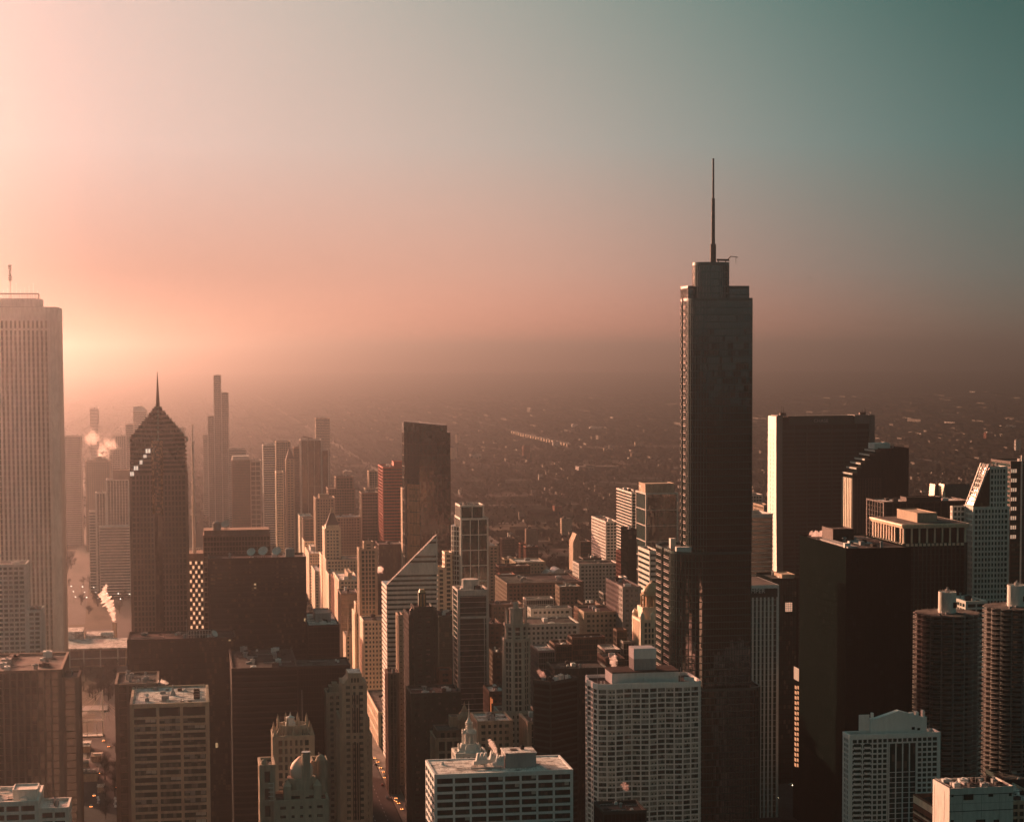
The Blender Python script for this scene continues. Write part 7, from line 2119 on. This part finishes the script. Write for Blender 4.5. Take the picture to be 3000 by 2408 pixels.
# steam plumes: lumpy closed bodies of thin bright vapour
def plume(label, pts, dens_k=1.0, seed=1):
    """pts: (px, py, Y, radius in metres) from the source upwards"""
    r = random.Random(seed)
    P = [at(px, py, Y) for px, py, Y, _ in pts]; RR = [q[3] for q in pts]
    path = []; rad = []
    for i in range(len(P) - 1):
        n = 9
        for k in range(n):
            t = k / n
            path.append(P[i].lerp(P[i + 1], t)); rad.append(lerp(RR[i], RR[i + 1], t) * r.uniform(0.6, 1.3))
    path.append(P[-1]); rad.append(RR[-1] * 0.5)
    mb = MB(); N = 14
    for i, (c, q) in enumerate(zip(path, rad)):
        d = (path[min(i + 1, len(path) - 1)] - path[max(i - 1, 0)]).normalized()
        e1 = d.orthogonal().normalized(); e2 = d.cross(e1)
        for j in range(N):
            a = 2 * PI * j / N
            k = q * (1 + 0.22 * math.sin(3 * a + i * 1.1) + r.uniform(-0.16, 0.16))
            mb.v.append(tuple(c + e1 * (k * math.cos(a)) + e2 * (k * math.sin(a))))
    for i in range(len(path) - 1):
        for j in range(N):
            jj = (j + 1) % N
            mb.f.append((i * N + j, i * N + jj, (i + 1) * N + jj, (i + 1) * N + j)); mb.m.append(0)
    mb.f.append(tuple(reversed(range(N)))); mb.m.append(0)
    mb.f.append(tuple((len(path) - 1) * N + j for j in range(N))); mb.m.append(0)
    m = bpy.data.materials.new('vapour'); m.use_nodes = True
    nt = m.node_tree; nt.nodes.clear()
    o = nt.nodes.new('ShaderNodeOutputMaterial'); v = nt.nodes.new('ShaderNodeVolumePrincipled')
    v.inputs['Density'].default_value = dens_k * 0.4 / (sum(RR) / len(RR)); v.inputs['Color'].default_value = (0.97, 0.97, 0.97, 1); v.inputs['Anisotropy'].default_value = 0.55
    nt.links.new(v.outputs[0], o.inputs['Volume'])
    ob = mb.build('steam_plume', m, smooth=True)
    ob['label'] = label; ob['category'] = 'steam'
    return ob
plume('white plume rising in a bent column from the chimney behind the museum', [(335, 1820, 2150, 1.6), (329, 1790, 2150, 3.6), (318, 1765, 2150, 5.2), (303, 1745, 2150, 6.0), (306, 1728, 2150, 2.5), (313, 1712, 2150, 1.6)], 1.2, 1)
plume('bright steam streaming left over the flat roof of the black monolith', [(2434, 1583, 1190, 0.8), (2428, 1570, 1190, 2.2), (2405, 1566, 1190, 2.8), (2383, 1566, 1190, 2.2), (2372, 1558, 1190, 1.0)], 1.0, 2)
plume('soft far steam cloud beside the hazy blocks at left, upper one', [(250, 1292, 3400, 6), (270, 1284, 3400, 15), (292, 1282, 3400, 6)], 0.3, 3)
plume('soft far steam cloud against the wide hazy block, lower and bigger', [(320, 1338, 3300, 7), (303, 1320, 3300, 16), (325, 1308, 3300, 12), (345, 1302, 3300, 5)], 0.35, 4)
plume('pinkish steam puff on old roofs left of the rooftop box of the wavy tower', [(1800, 1956, 1240, 1.0), (1797, 1940, 1240, 2.2), (1804, 1926, 1240, 1.8), (1785, 1930, 1240, 0.8)], 1.0, 5)
plume('thin steam wisp rising from the cooling units of the pale slab office', [(1457, 2212, 893, 0.5), (1450, 2195, 893, 1.1), (1441, 2180, 893, 1.4), (1432, 2164, 893, 0.6)], 0.8, 6)
plume('low steam drifting along the back edge of the white-roofed three-bay office', [(440, 2012, 1078, 0.8), (455, 2006, 1078, 1.8), (478, 2002, 1078, 2.0), (494, 2000, 1078, 0.8)], 0.9, 7)
plume('bright steam puff low behind the tall ornate canyon tower', [(1106, 1676, 1870, 1.5), (1114, 1668, 1870, 3.5), (1124, 1666, 1870, 1.8)], 1.2, 8)
plume('faint steam over the rooftop box of the dark white-outlined glass tower', [(1900, 1432, 1925, 1.2), (1885, 1426, 1925, 2.6), (1872, 1424, 1925, 1.2)], 0.6, 9)
plume('steam cloud blowing left from the same roof edge near the great tower', [(1975, 1434, 1925, 1.2), (1955, 1426, 1925, 3.2), (1942, 1420, 1925, 1.5)], 0.7, 10)
plume('small steam wisp before the lower front of the white wavy tower', [(1840, 2318, 1000, 0.6), (1832, 2304, 1000, 1.8), (1822, 2292, 1000, 1.0)], 0.5, 11)
plume('dim steam puff behind the stepped dark glass block', [(1598, 1985, 1240, 0.8), (1588, 1975, 1240, 2.2), (1574, 1962, 1240, 1.0)], 0.6, 12)
# airplane far off right of the great tower
p = at(2372, 815, 5200)
o = thing('airplane', 'tiny dark airplane in the sky right of the great tower', 'airplane', p, 0.2)
MB().tube((-3.8, 0, 0), (3.6, 0, 0.1), 0.55, 8).tube((3.6, 0, 0.1), (4.8, 0, 0.2), 0.2, 6).build('fuselage', W['bronze_metal'], o)
MB().box(-1.2, 0.4, -5, 5, 0.3, 0.5).build('wing', W['bronze_metal'], o)
MB().box(3.6, 4.7, -1.6, 1.6, 0.4, 0.55).box(3.9, 4.8, -0.08, 0.08, 0.4, 1.7).build('tail', W['bronze_metal'], o)

# ------------------------------------------------------------------ haze
def haze(dens, col, g):
    mb = MB().box(-22000, 22000, -2500, 32200, -1.0, 436.0)
    m = bpy.data.materials.new('haze_air'); m.use_nodes = True
    nt = m.node_tree; nt.nodes.clear()
    o = nt.nodes.new('ShaderNodeOutputMaterial'); v = nt.nodes.new('ShaderNodeVolumePrincipled')
    v.inputs['Density'].default_value = dens; v.inputs['Color'].default_value = (*col, 1); v.inputs['Anisotropy'].default_value = g
    nt.links.new(v.outputs[0], o.inputs['Volume'])
    return mb.build('haze', m, kind='stuff', label='warm morning haze filling the air over the whole city', category='haze')
haze(HZ_DENS, (0.455, 0.56, 0.60), 0.965)
